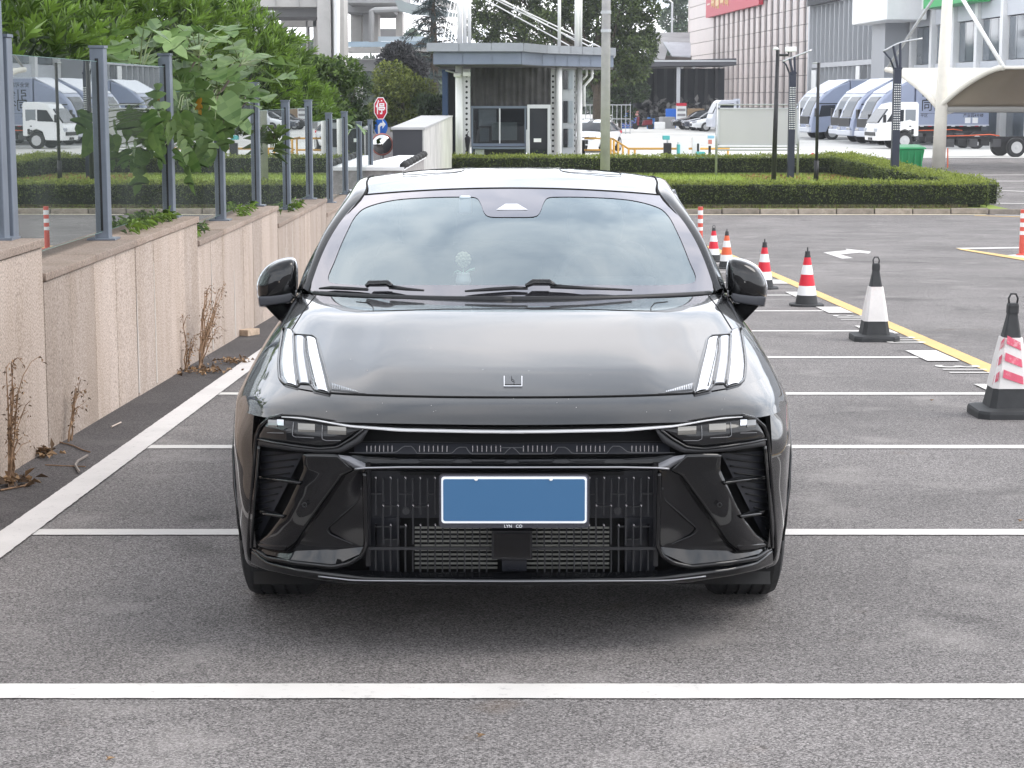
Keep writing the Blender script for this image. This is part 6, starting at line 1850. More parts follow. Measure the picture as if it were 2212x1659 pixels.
# ================================================================== overpass and trees behind the booth
M_CONC = mat('overpass_concrete', (.50, .485, .46), .85, var=.14, vs=.25, dirt=(.36, .35, .33), ds=.4)
M_CONCD = mat('dark_and_shaded_concrete', (.34, .34, .34), .85, var=.12, vs=.3)  # darker copy, with the shadow under the decks put into its colour
M_GREENB = mat('green_grey_girder', (.30, .34, .34), .8, var=.1, vs=.3)
OY = 165.0
def D7(cx, cy): return (528 + cx * .2387, cy * .2387)
ov = thing('overpass', 'concrete road overpass with thick piers behind the trees', 'overpass', (at(715, 206, OY).x, OY, -1))
def ob(cx0, cx1, cy0, cy1, Y, dep, m, nm, parent=None):
    a = D7(cx0, cy0); b_ = D7(cx1, cy1)
    return pbox(a[0], b_[0], a[1], b_[1], Y, dep).build(nm, m, parent or ov, w=True)
ob(655, 790, -150, 900, 165, 4, M_CONC, 'pier'); ob(800, 848, -150, 900, 164.5, 4, M_CONC, 'pier'); ob(856, 910, -150, 900, 165, 4, M_CONC, 'pier'); ob(790, 856, -150, 900, 165.6, 3, M_CONCD, 'pier_groove')
MB().tube([at(*D7(838, 0), 164.2), at(*D7(838, 500), 164.2)], .25, 8).build('drain_pipe', M_WHT, ov, w=True)
ob(-400, 655, -200, 62, 166, 12, M_CONC, 'deck_edge'); ob(-400, 655, 64, 150, 169, 9, M_CONCD, 'deck_girder')
for k in range(5): ob(-350 + k * 210, -344 + k * 210, -190, 60, 165.8, .3, M_CONCD, 'parapet_joint')
ob(915, 1400, -120, 26, 178, 20, M_CONCD, 'deck_girder'); ob(915, 1345, 26, 112, 184, 14, M_CONCD, 'deck_underside')
ob(960, 1058, 105, 470, 190, 3, M_CONC, 'pier'); ob(1072, 1150, 95, 470, 186, 3, M_CONCD, 'pier'); ob(1150, 1215, 95, 470, 188, 3, M_CONC, 'pier'); ob(1368, 1432, 110, 470, 192, 3, M_CONC, 'pier')
ob(1215, 1370, 260, 330, 200, 1, M_CONCD, 'far_beam')
ob(915, 1660, 376, 424, 176, .2, mat('blue_glass_screen', (.42, .55, .66), .2), 'noise_screen'); ob(1210, 1640, 330, 374, 182, .2, mat('pale_glass_screen', (.55, .65, .72), .2), 'noise_screen')
ob(915, 1660, 428, 470, 175, 5, M_CONC, 'ramp_slab'); ob(930, 1330, 540, 640, 177, 3, M_CONCD, 'ramp_girder')
ob(975, 1310, 470, 476, 175, .15, M_CONC, 'ramp_rail')
for k in range(24): ob(980 + k * 14, 984 + k * 14, 478, 536, 175, .12, M_CONC, 'ramp_baluster')
ob(975, 1310, 534, 542, 175, .15, M_CONC, 'ramp_rail')
ob(1000, 1060, 640, 900, 176, 2, M_CONC, 'pier'); ob(-350, 240, 150, 700, 185, 3, mat('pale_building', (.5, .5, .5), .8, var=.2, vs=.2), 'abutment_wall'); ob(330, 655, 150, 240, 180, 2, M_CONC, 'abutment_wall'); ob(330, 360, 240, 500, 180, 2, M_CONC, 'pier'); ob(555, 575, 140, 500, 180, 2, M_CONC, 'pier'); ob(620, 655, 140, 500, 180, 2, M_CONC, 'pier')
# sweeping right hand deck
rows = []
for Yd, dz in ((168, 0), (176, 0)):
    rows.append([at(*D7(cx_, cy_), Yd) for cx_, cy_ in ((1330, -60), (1450, 18), (1600, 50), (1800, 95), (1960, 130))])
    rows.append([at(*D7(cx_, cy_), Yd) for cx_, cy_ in ((1400, 100), (1500, 128), (1620, 140), (1800, 150), (1960, 158))])
MB().grid([rows[0], rows[1], rows[3], rows[2]]).build('curved_deck', M_GREENB, ov, w=True)
rows = [[at(*D7(cx_, cy_ - 75), 167.8) for cx_, cy_ in ((1700, 30), (1960, 118))], [at(*D7(cx_, cy_), 167.8) for cx_, cy_ in ((1700, 30), (1960, 118))]]
MB().grid(rows).build('curved_parapet', M_CONC, ov, w=True)
MB().tube([at(*D7(1150, 380), 172), at(*D7(1150, 98), 172), at(*D7(1180, 92), 172), at(*D7(1400, 85), 172)], .25, 8).build('drain_pipe', M_CONCD, ov, w=True)
# deodar cedar
cx0 = at(934, 120, 100)
ced = thing('cedar_tree', 'dark blue green cedar with drooping branches left of the masts', 'tree', (cx0.x, 100, -1))
MB().tube([(cx0.x, 100, -1), (cx0.x + .1, 100, 3), (cx0.x, 100, 8.5)], [.28, .2, .06], 8).build('trunk', M_BARK, ced, w=True, smooth=True)
vf = []
for i in range(46):
    z = 2.4 + i * .135; ln = max(.5, (9.0 - z) * .30 + random.uniform(-.2, .3)); a = i * 2.4
    d = Vector((math.cos(a), math.sin(a), 0)); p0 = Vector((cx0.x, 100, z)); p1 = p0 + d * ln * .55 + Vector((0, 0, .10)); p2 = p0 + d * ln + Vector((0, 0, -.35 * ln * .6))
    MB().tube([p0, p1, p2], [.05, .035, .012], 5).build('branch', M_BARK, ced, w=True)
    n = 150
    f = rng.random(n)[:, None]; P = np.array(p0)*(1-f)**2 + 2*f*(1-f)*np.array(p1) + f*f*np.array(p2)
    P = P + rng.normal(size=(n, 3)) * np.array([.10, .10, .04])
    vf.append(leaves(P, rng.normal(size=(n, 3))*.6 + np.array([d.x, d.y, -.55]), .22 + .2*rng.random(n), .03 + .02*rng.random(n), rng.random(n)))
leaf_obj('needles', vf, leaf_mat('cedar_needles', (.012, .022, .022), (.05, .085, .085), .1), ced)
# big camphor tree behind the booth
TY = 108.0
def tb(px, py, r_, dy=0): 
    q = at(px, py, TY + dy); return ((q.x, TY + dy, q.z), (r_, r_, r_ * .8))
bl = [tb(1045, 60, 1.0), (tb(1060, 20, 1.1)), tb(1100, 80, 1.1), tb(1120, 20, 1.2, 1), tb(1165, 60, 1.2, -1), tb(1190, 10, 1.2), tb(1230, 70, 1.2, 1), tb(1250, 20, 1.1), tb(1300, 40, 1.2), tb(1340, 20, 1.1, -1), tb(1370, 60, 1.1), tb(1340, 100, 1.2), tb(1380, 110, 1.0, -1), tb(1330, 150, 1.1), tb(1370, 150, .9), tb(1300, 110, 1.1, 1), tb(1270, 150, 1.0), tb(1390, 20, .9), tb(1290, -20, 1.2), tb(1200, -40, 1.3), tb(1100, -30, 1.2), tb(1360, -25, 1.1), tb(1402, 85, .6), tb(1060, 110, .8)]
q = at(1290, 200, TY)
tree('camphor_tree', 'big dark green tree filling the space behind the booth roof', q.x, TY, -1, bl, 30000, .24, .12, leaf_mat('camphor_leaves', (.022, .038, .013), (.13, .18, .05), .25), .28)
q = at(1464, 60, 235); tree('far_tree', 'pale distant tree beside the top left corner of the tiled building', q.x, 235, -1, [((q.x + a, 235 + b_, q.z + c_), (1.7, 1.7, 1.4)) for a, b_, c_ in ((-.3, 0, 4), (.8, 0, 2.5), (-.6, 1, 1), (.6, 0, -.6), (-.8, 0, -2), (.9, 0, -3), (0, 0, 6), (1.2, 0, 5))], 9000, .42, .25, leaf_mat('hazy_leaves', (.05, .09, .06), (.17, .23, .13), .2), .25)
q = at(1340, 190, 135); tree('broadleaf_tree', 'dark low tree left of the open shed', q.x, 135, -1, blobs_in((q.x, 135, 1.6), (1.7, .8, 1.9), 14, .9), 9000, .24, .14, M_DARKG, .15)
# far belt of trees that closes the view between the things above
n_ = 26000
P = np.stack([rng.uniform(-110, 16, n_), rng.uniform(262, 275, n_), np.zeros(n_)], 1); hz = 7.5 + 2.5*np.sin(P[:, 0]*.35) + 1.5*np.sin(P[:, 0]*.9 + 1); P[:, 2] = -1 + rng.random(n_)**.7 * hz
fw = leaf_obj('distant_wood', [leaves(P, rng.normal(size=(n_, 3)), .8 + .6*rng.random(n_), .5 + .3*rng.random(n_), rng.random(n_))], leaf_mat('distant_leaves', (.04, .07, .05), (.14, .19, .11), .2))
set_props(fw, 'distant wood closing the view behind the overpass', 'wood', kind='stuff')
q = at(1318, 100, 50)
# ================================================================== cones and delineators
M_CRED = mat('cone_red', (.62, .015, .035), .45); M_CORG = mat('cone_orange', (.72, .12, .04), .45); M_CWHT = mat('cone_reflective_white', (.82, .82, .82), .4); M_CBLK = mat('cone_rubber', (.035, .036, .038), .7, var=.2, vs=10)
M_SLEEVE = mat('worn_white_sleeve', (.74, .71, .69), .6, var=.08, vs=6, dirt=(.70, .52, .50), ds=5)
M_STRIPE = mat('worn_pink_stripe', (.62, .10, .16), .6, var=.15, vs=10, dirt=(.80, .70, .68), ds=22)
def round_cone(label, px, py, h, band, loop):
    x, y = bay(px, py); b0 = T(x, y, 0)
    root = thing('traffic_cone', label, 'cone', b0, group='traffic cones along the bay ends')
    s = h / .62
    MB().prism([(s*(.19*math.cos(a) * (1 if i % 2 else 1.0)), s*.19*math.sin(a), 0) for i, a in enumerate([R(22.5 + 45*k) for k in range(8)])], (0, 0, .028*s)).build('base', M_CBLK, root, bevel=.008)
    r_ = lambda z: s * (.125 - .098 * z / .56)
    def seg(z0, z1_, m, nm): MB().lathe([(r_(z0), s*z0), (r_(z1_), s*z1_)], (0, 0, 0), 28, cap=False).build(nm, m, root, smooth=True)
    seg(.028, .12, M_CBLK, 'foot'); seg(.12, .22, M_CWHT, 'white_band'); seg(.22, .34, band, 'colour_band'); seg(.34, .44, M_CWHT, 'white_band'); seg(.44, .52, band, 'colour_band'); seg(.52, .565, M_CBLK, 'neck')
    MB().lathe([(r_(.565), s*.565), (s*.012, s*.57)], (0, 0, 0), 16, cap=False).build('top', M_CBLK, root)
    if loop: MB().tube([(-.022*s, 0, .56*s), (-.02*s, 0, .60*s), (0, 0, .615*s), (.02*s, 0, .60*s), (.022*s, 0, .56*s)], .005*s, 6).build('handle', M_CBLK, root, smooth=True)
    else: MB().lathe([(.028*s, .56*s), (.026*s, .585*s), (.008*s, .587*s), (.007*s, .62*s), (.002*s, .63*s)], (0, 0, 0), 12).build('handle', M_CBLK, root)
    return root
round_cone('red and white cone with a loop handle, farthest along the bays', 1541, 565, .57, M_CRED, True)
round_cone('orange and white cone, second farthest', 1569, 580, .57, M_CORG, False)
round_cone('red and white cone half hidden by the car mirror', 1650, 624, .60, M_CRED, False)
round_cone('red and white cone standing clear right of the car mirror', 1742, 661, .62, M_CRED, False)
def sleeve_cone(label, px, py, h, stripes, lean=(0, 0)):
    x, y = bay(px, py); b0 = T(x, y, 0)
    root = thing('rubber_cone', label, 'cone', b0, group='traffic cones along the bay ends')
    s = h / .70
    def sq(r_, c=.28):      # chamfered square ring
        k = r_ * (1 - c); return [(r_, -k), (r_, k), (k, r_), (-k, r_), (-r_, k), (-r_, -k), (-k, -r_), (k, -r_)]
    def ring(r_, z): return [(a*s + lean[0]*z, b_*s + lean[1]*z, z*s) for a, b_ in sq(r_)]
    def loft(rs, m, nm, smooth=False):
        mb = MB().grid([ring(r_, z) for r_, z in rs], closed=True); n = 8
        mb.f.append(tuple(range(n))[::-1]); mb.f.append(tuple(range((len(rs)-1)*n, len(rs)*n)))
        return mb.build(nm, m, root)
    loft([(.19, 0), (.19, .035), (.185, .05), (.12, .06)], M_CBLK, 'base')
    R_ = lambda z: .118 - .098 * (z - .05) / .62
    loft([(R_(.055), .055), (R_(.64), .60)], M_CBLK, 'body')
    loft([(R_(.60)*.98, .59), (.030, .635), (.026, .648)], M_CBLK, 'neck')
    loft([(R_(.17) + .004, .17), (R_(.30) + .005, .30), (R_(.455) + .004, .455)], M_SLEEVE, 'sleeve')
    MB().tube([(lean[0]*.64*s + a*s, 0, z*s) for a, z in ((-.022, .64), (-.026, .675), (-.014, .70), (.014, .70), (.026, .675), (.022, .64))], .006*s, 6).build('handle', M_CBLK, root, smooth=True)
    if stripes:
        for z in (.19, .285, .38):
            for fx in (-1, 1):
                a = .4 if fx > 0 else 0
                r0, r1 = (R_(z) + .0065) , (R_(z + .05) + .0065)
                if fx > 0: q = [(-.55*r0, -r0, z + .045), (.62*r0, -r0, z + .005), (.62*r1, -r1, z + .05), (-.55*r1, -r1, z + .09)]
                else: q = [(-.99*r0, -.6*r0, z + .0), (-.78*r0, -.98*r0, z + .03), (-.78*r1, -.98*r1, z + .08), (-.99*r1, -.6*r1, z + .05)]
                MB().prism([(u*s + lean[0]*w, v*s, w*s) for u, v, w in q], (0, -.0012 if fx > 0 else 0, .0)).build('stripe', M_STRIPE, root)
                if fx < 0: pass
    return root
sleeve_cone('black rubber cone in a plain white sleeve', 1888, 735, .715, False, (-.0, 0))
sleeve_cone('black rubber cone with pink stripes at the right edge', 2172, 898, .735, True, (.03, 0))
M_DRED = mat('delineator_red', (.62, .10, .07), .5)
def delin(label, p, h):
    root = thing('flexible_bollard', label, 'bollard', p, group='red and white flexible bollards')
    s = h / .75
    zs = [0, .02, .30, .36, .42, .48, .54, .60, .66, .70, .75]
    MB().lathe([(.10*s, 0), (.09*s, .02*s), (.05*s, .035*s)], (0, 0, 0), 20).build('base', M_DRED, root, smooth=True)
    for i, (a, b_, m) in enumerate(((.03, .34, M_DRED), (.34, .40, M_CWHT), (.40, .47, M_DRED), (.47, .54, M_CWHT), (.54, .61, M_DRED), (.61, .69, M_CWHT), (.69, .75, M_DRED))):
        MB().lathe([(.045*s, a*s), (.045*s, b_*s)], (0, 0, 0), 20, cap=(i == 6)).build('band', m, root, smooth=False)
    for k in range(8): MB().tube([(.0475*s*math.cos(2*math.pi*j/16), .0475*s*math.sin(2*math.pi*j/16), (.06 + .022*k)*s) for j in range(16)], .004*s, 5, closed=True).build('flex_ring', M_DRED, root)
    return root
x, y = bay(2207, 552); delin('red and white flexible bollard at the right edge of the road', T(x, y, 0), .76)
x, y = bay(1512, 540); delin('red and white flexible bollard just above the car roof corner', T(x, y, 0), .76)

# ================================================================== island furniture
M_BLACKM = mat('black_metal', (.02, .02, .022), .4, metal=.3); M_NAVY = mat('navy_lamp_metal', (.030, .034, .055), .4, metal=.3)
def lamp_post(label, px, pyb, Y, ptop, bar, wpx):
    z0 = isl_z(Y); a = at(px, pyb, Y); s = Y / 4206
    root = thing('lamp_post', label, 'lamp post', (a.x, Y, z0), group='square lamp posts on the island')
    zt = at(px, ptop, Y).z; hw = wpx / 2 * s
    MB().box(a.x - hw, a.x + hw, Y - hw, Y + hw, z0, zt).build('shaft', M_NAVY, root, w=True, bevel=.01)
    # lit panel with rows of holes
    za, zb = zt - (zt - z0) * .13, zt - (zt - z0) * .52
    hole = None
    for r_ in range(20):
        for c in range(4):
            z = za + (zb - za) * r_ / 19; x = a.x + hw * (-.72 + .48 * c)
            if hole is None:
                hole = MB().box(-.0145, .0145, -.003, .0, -.0145, .0145).build('light_hole', M_SWHITE, root); o = hole
            else:
                o = hole.copy(); COL.objects.link(o); o.parent = root
            o.location = Vector((x, Y - hw - .0005, z)) - Vector(root.location)
    MB().box(a.x - hw*1.12, a.x + hw*1.12, Y - hw*1.12, Y + hw*1.12, zt, zt + 4*s).build('collar', M_NAVY, root, w=True)
    pts = [at(*p, Y) for p in bar]
    sm = catmull(np.array([tuple(p) for p in pts]), 5)
    MB().tube([tuple(p) for p in sm], .03, 6).build('lamp_bar', M_ALU, root, w=True, smooth=True)
    b1 = Vector((a.x - hw*.9, Y, zt)); MB().tube([b1, b1 + Vector((-.12, 0, .30)), pts[0]], .028, 6).build('arm', M_NAVY, root, w=True, smooth=True)
    for f, i in ((.2, .45), (.75, .62)):
        e_ = Vector(tuple(sm[int(len(sm)*i) - 1])); MB().tube([Vector((a.x + hw*f, Y, zt)), e_], .04, 6).build('arm', M_NAVY, root, w=True)
    return root
D2 = lambda cx, cy: (1680 + cx * .24044, cy * .24044)
lamp_post('square navy lamp post with white light holes behind the notice board', 1707.5, 379, 60.5, 160, [D2(45, 552), D2(150, 510), D2(305, 450)], 14)
lamp_post('square navy lamp post with white light holes left of the green bin', 1932, 381, 57.5, 150, [D2(950, 460), D2(1100, 385), D2(1300, 345)], 16)
c = at(1671, 385, 56)
cp_ = thing('camera_pole', 'tall thin black pole carrying a white camera on a short arm', 'pole', (c.x, 56, isl_z(56)))
zt = at(1671, 108, 56).z
MB().tube([(c.x, 56, isl_z(56)), (c.x + .05, 56, zt)], [.075, .055], 10).build('shaft', M_BLACKM, cp_, w=True, smooth=True)
MB().tube([at(1676, 119, 56), at(1703, 119, 56), at(1703, 111, 56)], .035, 8).build('arm', M_BLACKM, cp_, w=True)
pbox(1697, 1721, 101, 112, 55.9, .14).build('camera_housing', M_WHT, cp_, w=True, bevel=.02); MB().lathe([(.075, 0), (.08, .05), (.03, .08)], at(1676, 108, 56), 12).build('dome_camera', M_WHT, cp_, w=True, smooth=True)
c = at(1763, 376, 59)
tp = thing('thin_pole', 'thin black pole with a thicker foot between the lamp posts', 'pole', (c.x, 59, isl_z(59)))
MB().tube([(c.x, 59, isl_z(59)), (c.x, 59, at(1763, 347, 59).z)], .075, 12).build('foot', M_BLACKM, tp, w=True, smooth=True)
MB().tube([(c.x, 59, at(1763, 347, 59).z), (c.x, 59, at(1763, 135, 59).z)], .048, 10).build('shaft', M_BLACKM, tp, w=True, smooth=True)
MB().tube([at(1756, 136, 59), at(1772, 136, 59)], .02, 6).build('cross_arm', M_ALU, tp, w=True)
# notice board
NY = 62.2
nb = thing('notice_board', 'blank pale grey notice board on two thin metal legs', 'notice board', (at(1637, 300, NY).x, NY, isl_z(NY)))
for px in (1549, 1726):
    a = at(px, 222, NY); MB().tube([(a.x, NY, isl_z(NY)), (a.x, NY, a.z)], .04, 8).build('leg', M_GALV, nb, w=True, smooth=True)
pbox(1553, 1722, 236, 311, NY, .05).build('board', mat('blank_board', (.50, .49, .50), .5, var=.04, vs=.7), nb, w=True)
for (a0, a1, b0_, b1) in ((1551, 1724, 233, 236), (1551, 1724, 311, 314), (1551, 1553.5, 233, 314), (1721.5, 1724, 233, 314)): pbox(a0, a1, b0_, b1, NY - .02, .08).build('frame', M_ALU, nb, w=True)
for py in (226, 318, 324): MB().tube([at(1549, py, NY), at(1726, py, NY)], .025, 6).build('rail', M_GALV, nb, w=True)
# yellow railing and gate devices
M_RAIL = mat('yellow_rail_paint', (.62, .34, .06), .5)
RY = 70.0
D1 = lambda cx, cy: (1296 + cx * .2314, cy * .2314)
yr = thing('yellow_railing', 'yellow pipe railing behind the hedge at the yard gate', 'railing', (at(1400, 330, RY).x, RY, gz(RY)))
MB().tube([at(*D1(60, 1285), RY + 1.5), at(*D1(125, 1300), RY + 1), at(*D1(265, 1388), RY), at(*D1(700, 1388), RY), at(*D1(1210, 1388), RY)], .04, 8).build('top_rail', M_RAIL, yr, w=True, smooth=True)
MB().tube([at(*D1(100, 1395), RY + 1), at(*D1(200, 1470), RY)], .03, 6).build('brace', M_RAIL, yr, w=True)
for cx_, cy_ in ((100, 1300), (130, 1312), (170, 1335), (215, 1362), (268, 1388), (325, 1390), (760, 1390), (1195, 1390)):
    a = at(*D1(cx_, cy_), RY); MB().tube([(a.x, RY, a.z), (a.x, RY, gz(RY))], .04, 8).build('post', M_RAIL, yr, w=True, smooth=True)
yr2 = thing('yellow_railing', 'short yellow rails in front of the white car by the booth', 'railing', (at(1275, 320, 71.5).x, 71.5, gz(71.5)))
for py in (299, 324):
    MB().tube([at(1262, py, 71.5), at(1318, py, 71.5)], .035, 8).build('rail', M_RAIL, yr2, w=True, smooth=True)
a = at(1316, 299, 71.5); MB().tube([(a.x, 71.5, a.z), (a.x, 71.5, gz(71.5))], .035, 8).build('post', M_RAIL, yr2, w=True)
M_TEAL = mat('teal_plastic', (.08, .42, .42), .5)
def gadget(name, label, cat, rects, Y):
    xs = [r_[0] for r_ in rects] + [r_[1] for r_ in rects]
    root = thing(name, label, cat, (at((min(xs)+max(xs))/2, 330, Y).x, Y, gz(Y)))
    for (a0, a1, b0_, b1, dep, m, nm, dy) in rects: pbox(a0, a1, b0_, b1, Y + dy, dep).build(nm, m, root, w=True, bevel=.015)
    return root
gadget('gate_camera', 'teal and white gate camera on a black cabinet behind the hedge', 'camera', [(1434, 1450.5, 309, 337, .25, M_BLACKM, 'cabinet', 0), (1440, 1444, 302, 309, .05, M_ALU, 'bracket', .05), (1432, 1447, 293, 302, .3, M_TEAL, 'camera_body', 0), (1438, 1449, 336, 356, .06, M_BLACKM, 'post', .1)], 69)
gadget('barrier_machine', 'white and teal barrier machine next to the gate camera', 'barrier', [(1465, 1487, 306, 352, .4, M_WHT, 'housing', 0), (1463, 1469, 312, 340, .3, M_TEAL, 'teal_side', -.05), (1496, 1512, 296, 352, .4, M_WHT, 'second_housing', .4), (1506, 1510, 310, 330, .1, M_BLACKM, 'slot', .2), (1505, 1523, 328, 345, .4, M_TEAL, 'teal_foot', -.3)], 69.5)
gadget('small_pole_sign', 'small white and blue sign on a black post beside the notice board', 'sign', [(1527, 1545, 291, 315, .04, M_WHT, 'panel', 0), (1529, 1543, 293, 299, .01, mat('pale_blue', (.25, .5, .65), .5), 'header', -.015), (1530, 1538, 302, 311, .01, mat('dull_red', (.55, .2, .15), .6), 'print', -.015), (1530.5, 1535.5, 315, 352, .06, M_BLACKM, 'post', .02)], 69)
c = at(1756, 328, 70); hy = thing('fire_hydrant', 'small red fire hydrant beyond the hedge corner', 'hydrant', (c.x, 70, gz(70)))
s_ = 70 / 4206
MB().lathe([(.13, 0), (.13, .05), (.08, .07), (.075, .42), (.11, .45), (.10, .52), (.03, .60)], (c.x, 70, gz(70)), 14).build('barrel', M_SRED, hy, w=True, smooth=False)
for sg in (-1, 1): MB().lathe([(.045, 0), (.05, sg*.10)], (c.x + sg*.05, 70, gz(70) + .33), 10, 'x').build('outlet', M_SRED, hy, w=True)
# green wheelie bin
M_GRN = mat('green_plastic', (.008, .22, .07), .4, var=.08, vs=3)
gb = thing('green_bin', 'wide green plastic waste bin behind the hedge by the carport', 'bin', (at(1971, 350, 68.5).x, 68.5, gz(68.5)))
g0, g1, g2 = at(1943, 322, 68), at(1998, 322, 68), at(1990, 372, 68); gl = at(1948, 372, 68)
MB().hexa([(gl.x, 68.1, g2.z), (g2.x, 68.1, g2.z), (g2.x, 68.8, g2.z), (gl.x, 68.8, g2.z), (g0.x, 68, g0.z), (g1.x, 68, g0.z), (g1.x, 69, g0.z), (g0.x, 69, g0.z)]).build('tub', M_GRN, gb, w=True, bevel=.04)
MB().hexa([(g0.x - .06, 67.94, g0.z), (g1.x + .06, 67.94, g0.z), (g1.x + .06, 69.05, g0.z), (g0.x - .06, 69.05, g0.z), (g0.x - .02, 68, g0.z + .06), (g1.x + .02, 68, g0.z + .06), (g1.x, 69, g0.z + .14), (g0.x, 69, g0.z + .14)]).build('lid', M_GRN, gb, w=True, bevel=.02)
for k in range(4):
    xx = g0.x + (g1.x - g0.x) * (k + .5) / 4; MB().box(xx - .02, xx + .02, 67.975, 68.06, g2.z + .2, g0.z - .08).build('rib', M_GRN, gb, w=True)

# ================================================================== tensile carport
KY = 71.0
M_CREAMP = mat('cream_steel', (.72, .68, .60), .5, var=.08, vs=2); M_MEMB = mat('white_membrane', (.80, .78, .72), .6, var=.06, vs=1); M_MEMB_SHADE = mat('brown_shaded_membrane', (.30, .25, .19), .7, var=.06, vs=1)  # brown sheet has the shade of the canopy underside in its colour
kp = at(2027, 356, KY)
cpt = thing('carport', 'tensile carport with a cream post and curved ribs at the right', 'carport', (kp.x, KY, gz(KY)))
ztop = at(2036, -70, KY).z
MB().tube([(kp.x, KY, gz(KY)), (kp.x + .05, KY, at(2027, 215, KY).z), (kp.x + .16, KY, ztop)], [.24, .22, .18], 16).build('post', M_CREAMP, cpt, w=True, smooth=True)
v0 = at(2027, 233, KY)
def rib(dx, dy, dz, n=14):
    pts = []
    for i in range(n):
        a = i / (n-1) * math.pi / 2
        pts.append((v0.x + dx * (1 - math.cos(a)) * .35 + dx * math.sin(a) * .65, KY + dy * (1 - math.cos(a)) * .5 + dy * math.sin(a) * .5, v0.z + dz * math.sin(a)))
    return pts
RF = rib(1.66, -2.6, 1.40); RB = rib(-1.42, 2.6, 1.40)
LEN = 11.0
for nm, Rr, m in (('front_membrane', RF, M_MEMB_SHADE), ('back_membrane', RB, M_MEMB)):
    rows = [[(p[0] + d, p[1], p[2] + .02) for p in Rr] for d in np.linspace(0, LEN, 8)]
    MB().grid(rows).build(nm, m, cpt, w=True, smooth=True, solid=.02)
    for d in (0.0, LEN * .5, LEN):
        MB().tube([(p[0] + d, p[1], p[2]) for p in Rr], .10, 8).build('rib', M_CREAMP, cpt, w=True, smooth=True)
    e_ = Rr[-1]; MB().tube([e_, (e_[0] + LEN, e_[1], e_[2])], .06, 8).build('edge_beam', M_CREAMP, cpt, w=True)
MB().tube([(v0.x, KY, v0.z - .05), (v0.x + LEN, KY, v0.z - .05)], .12, 8).build('gutter_beam', mat('grey_gutter', (.35, .34, .32), .6), cpt, w=True)
MB().tube([(kp.x + .16, KY, ztop - .3), RF[-1]], .07, 8).build('strut', M_WHT, cpt, w=True, smooth=True); MB().tube([(kp.x + .14, KY, ztop - .3), RB[-1]], .05, 8).build('strut', M_GALV, cpt, w=True, smooth=True)
MB().tube([at(*D2(1590, 935), KY), at(*D2(1580, 1000), KY), at(*D2(1510, 1020), KY), at(*D2(1500, 1060), KY), (at(*D2(1498, 1100), KY).x, KY, gz(KY))], .06, 8).build('downpipe', mat('grey_pipe', (.45, .44, .42), .6), cpt, w=True, smooth=True)
MB().tube([(kp.x + .30, KY - .1, at(*D2(1480, 1330), KY).z), (kp.x + .32, KY - .1, gz(KY))], .025, 6).build('orange_cable', M_CORG, cpt, w=True)

# ================================================================== trucks
M_TGREY = mat('truck_blue_grey', (.30, .34, .46), .35, coat=.4, var=.03, vs=1); M_TSILV = mat('truck_silver', (.58, .60, .66), .35, coat=.4); M_TWHT = mat('truck_white', (.80, .80, .80), .35, coat=.4); M_TBLK = mat('truck_black', (.012, .012, .014), .3); M_WHEELR = mat('wheel_steel', (.5, .5, .5), .4, metal=.5); M_CHASS = mat('chassis_black', (.02, .02, .022), .6)
def wheel(parent, x, y, r_=.40, w_=.24):
    sg = -1 if y > 0 else 1
    t_ = MB().lathe([(r_*.62, -w_/2), (r_*.92, -w_/2), (r_, -w_/2*.7), (r_, w_/2*.7), (r_*.92, w_/2), (r_*.62, w_/2)], (x, y, r_), 26, 'y').build('tyre', M_RUBBER, parent)
    MB().lathe([(a*r_, sg*(b_ - w_/2)) for a, b_ in ((.60, -.004), (.52, .03), (.30, .06), (.22, -.01), (.05, -.02))], (x, y, r_), 22, 'y').build('wheel_disc', M_WHEELR, t_, smooth=False)
    return t_
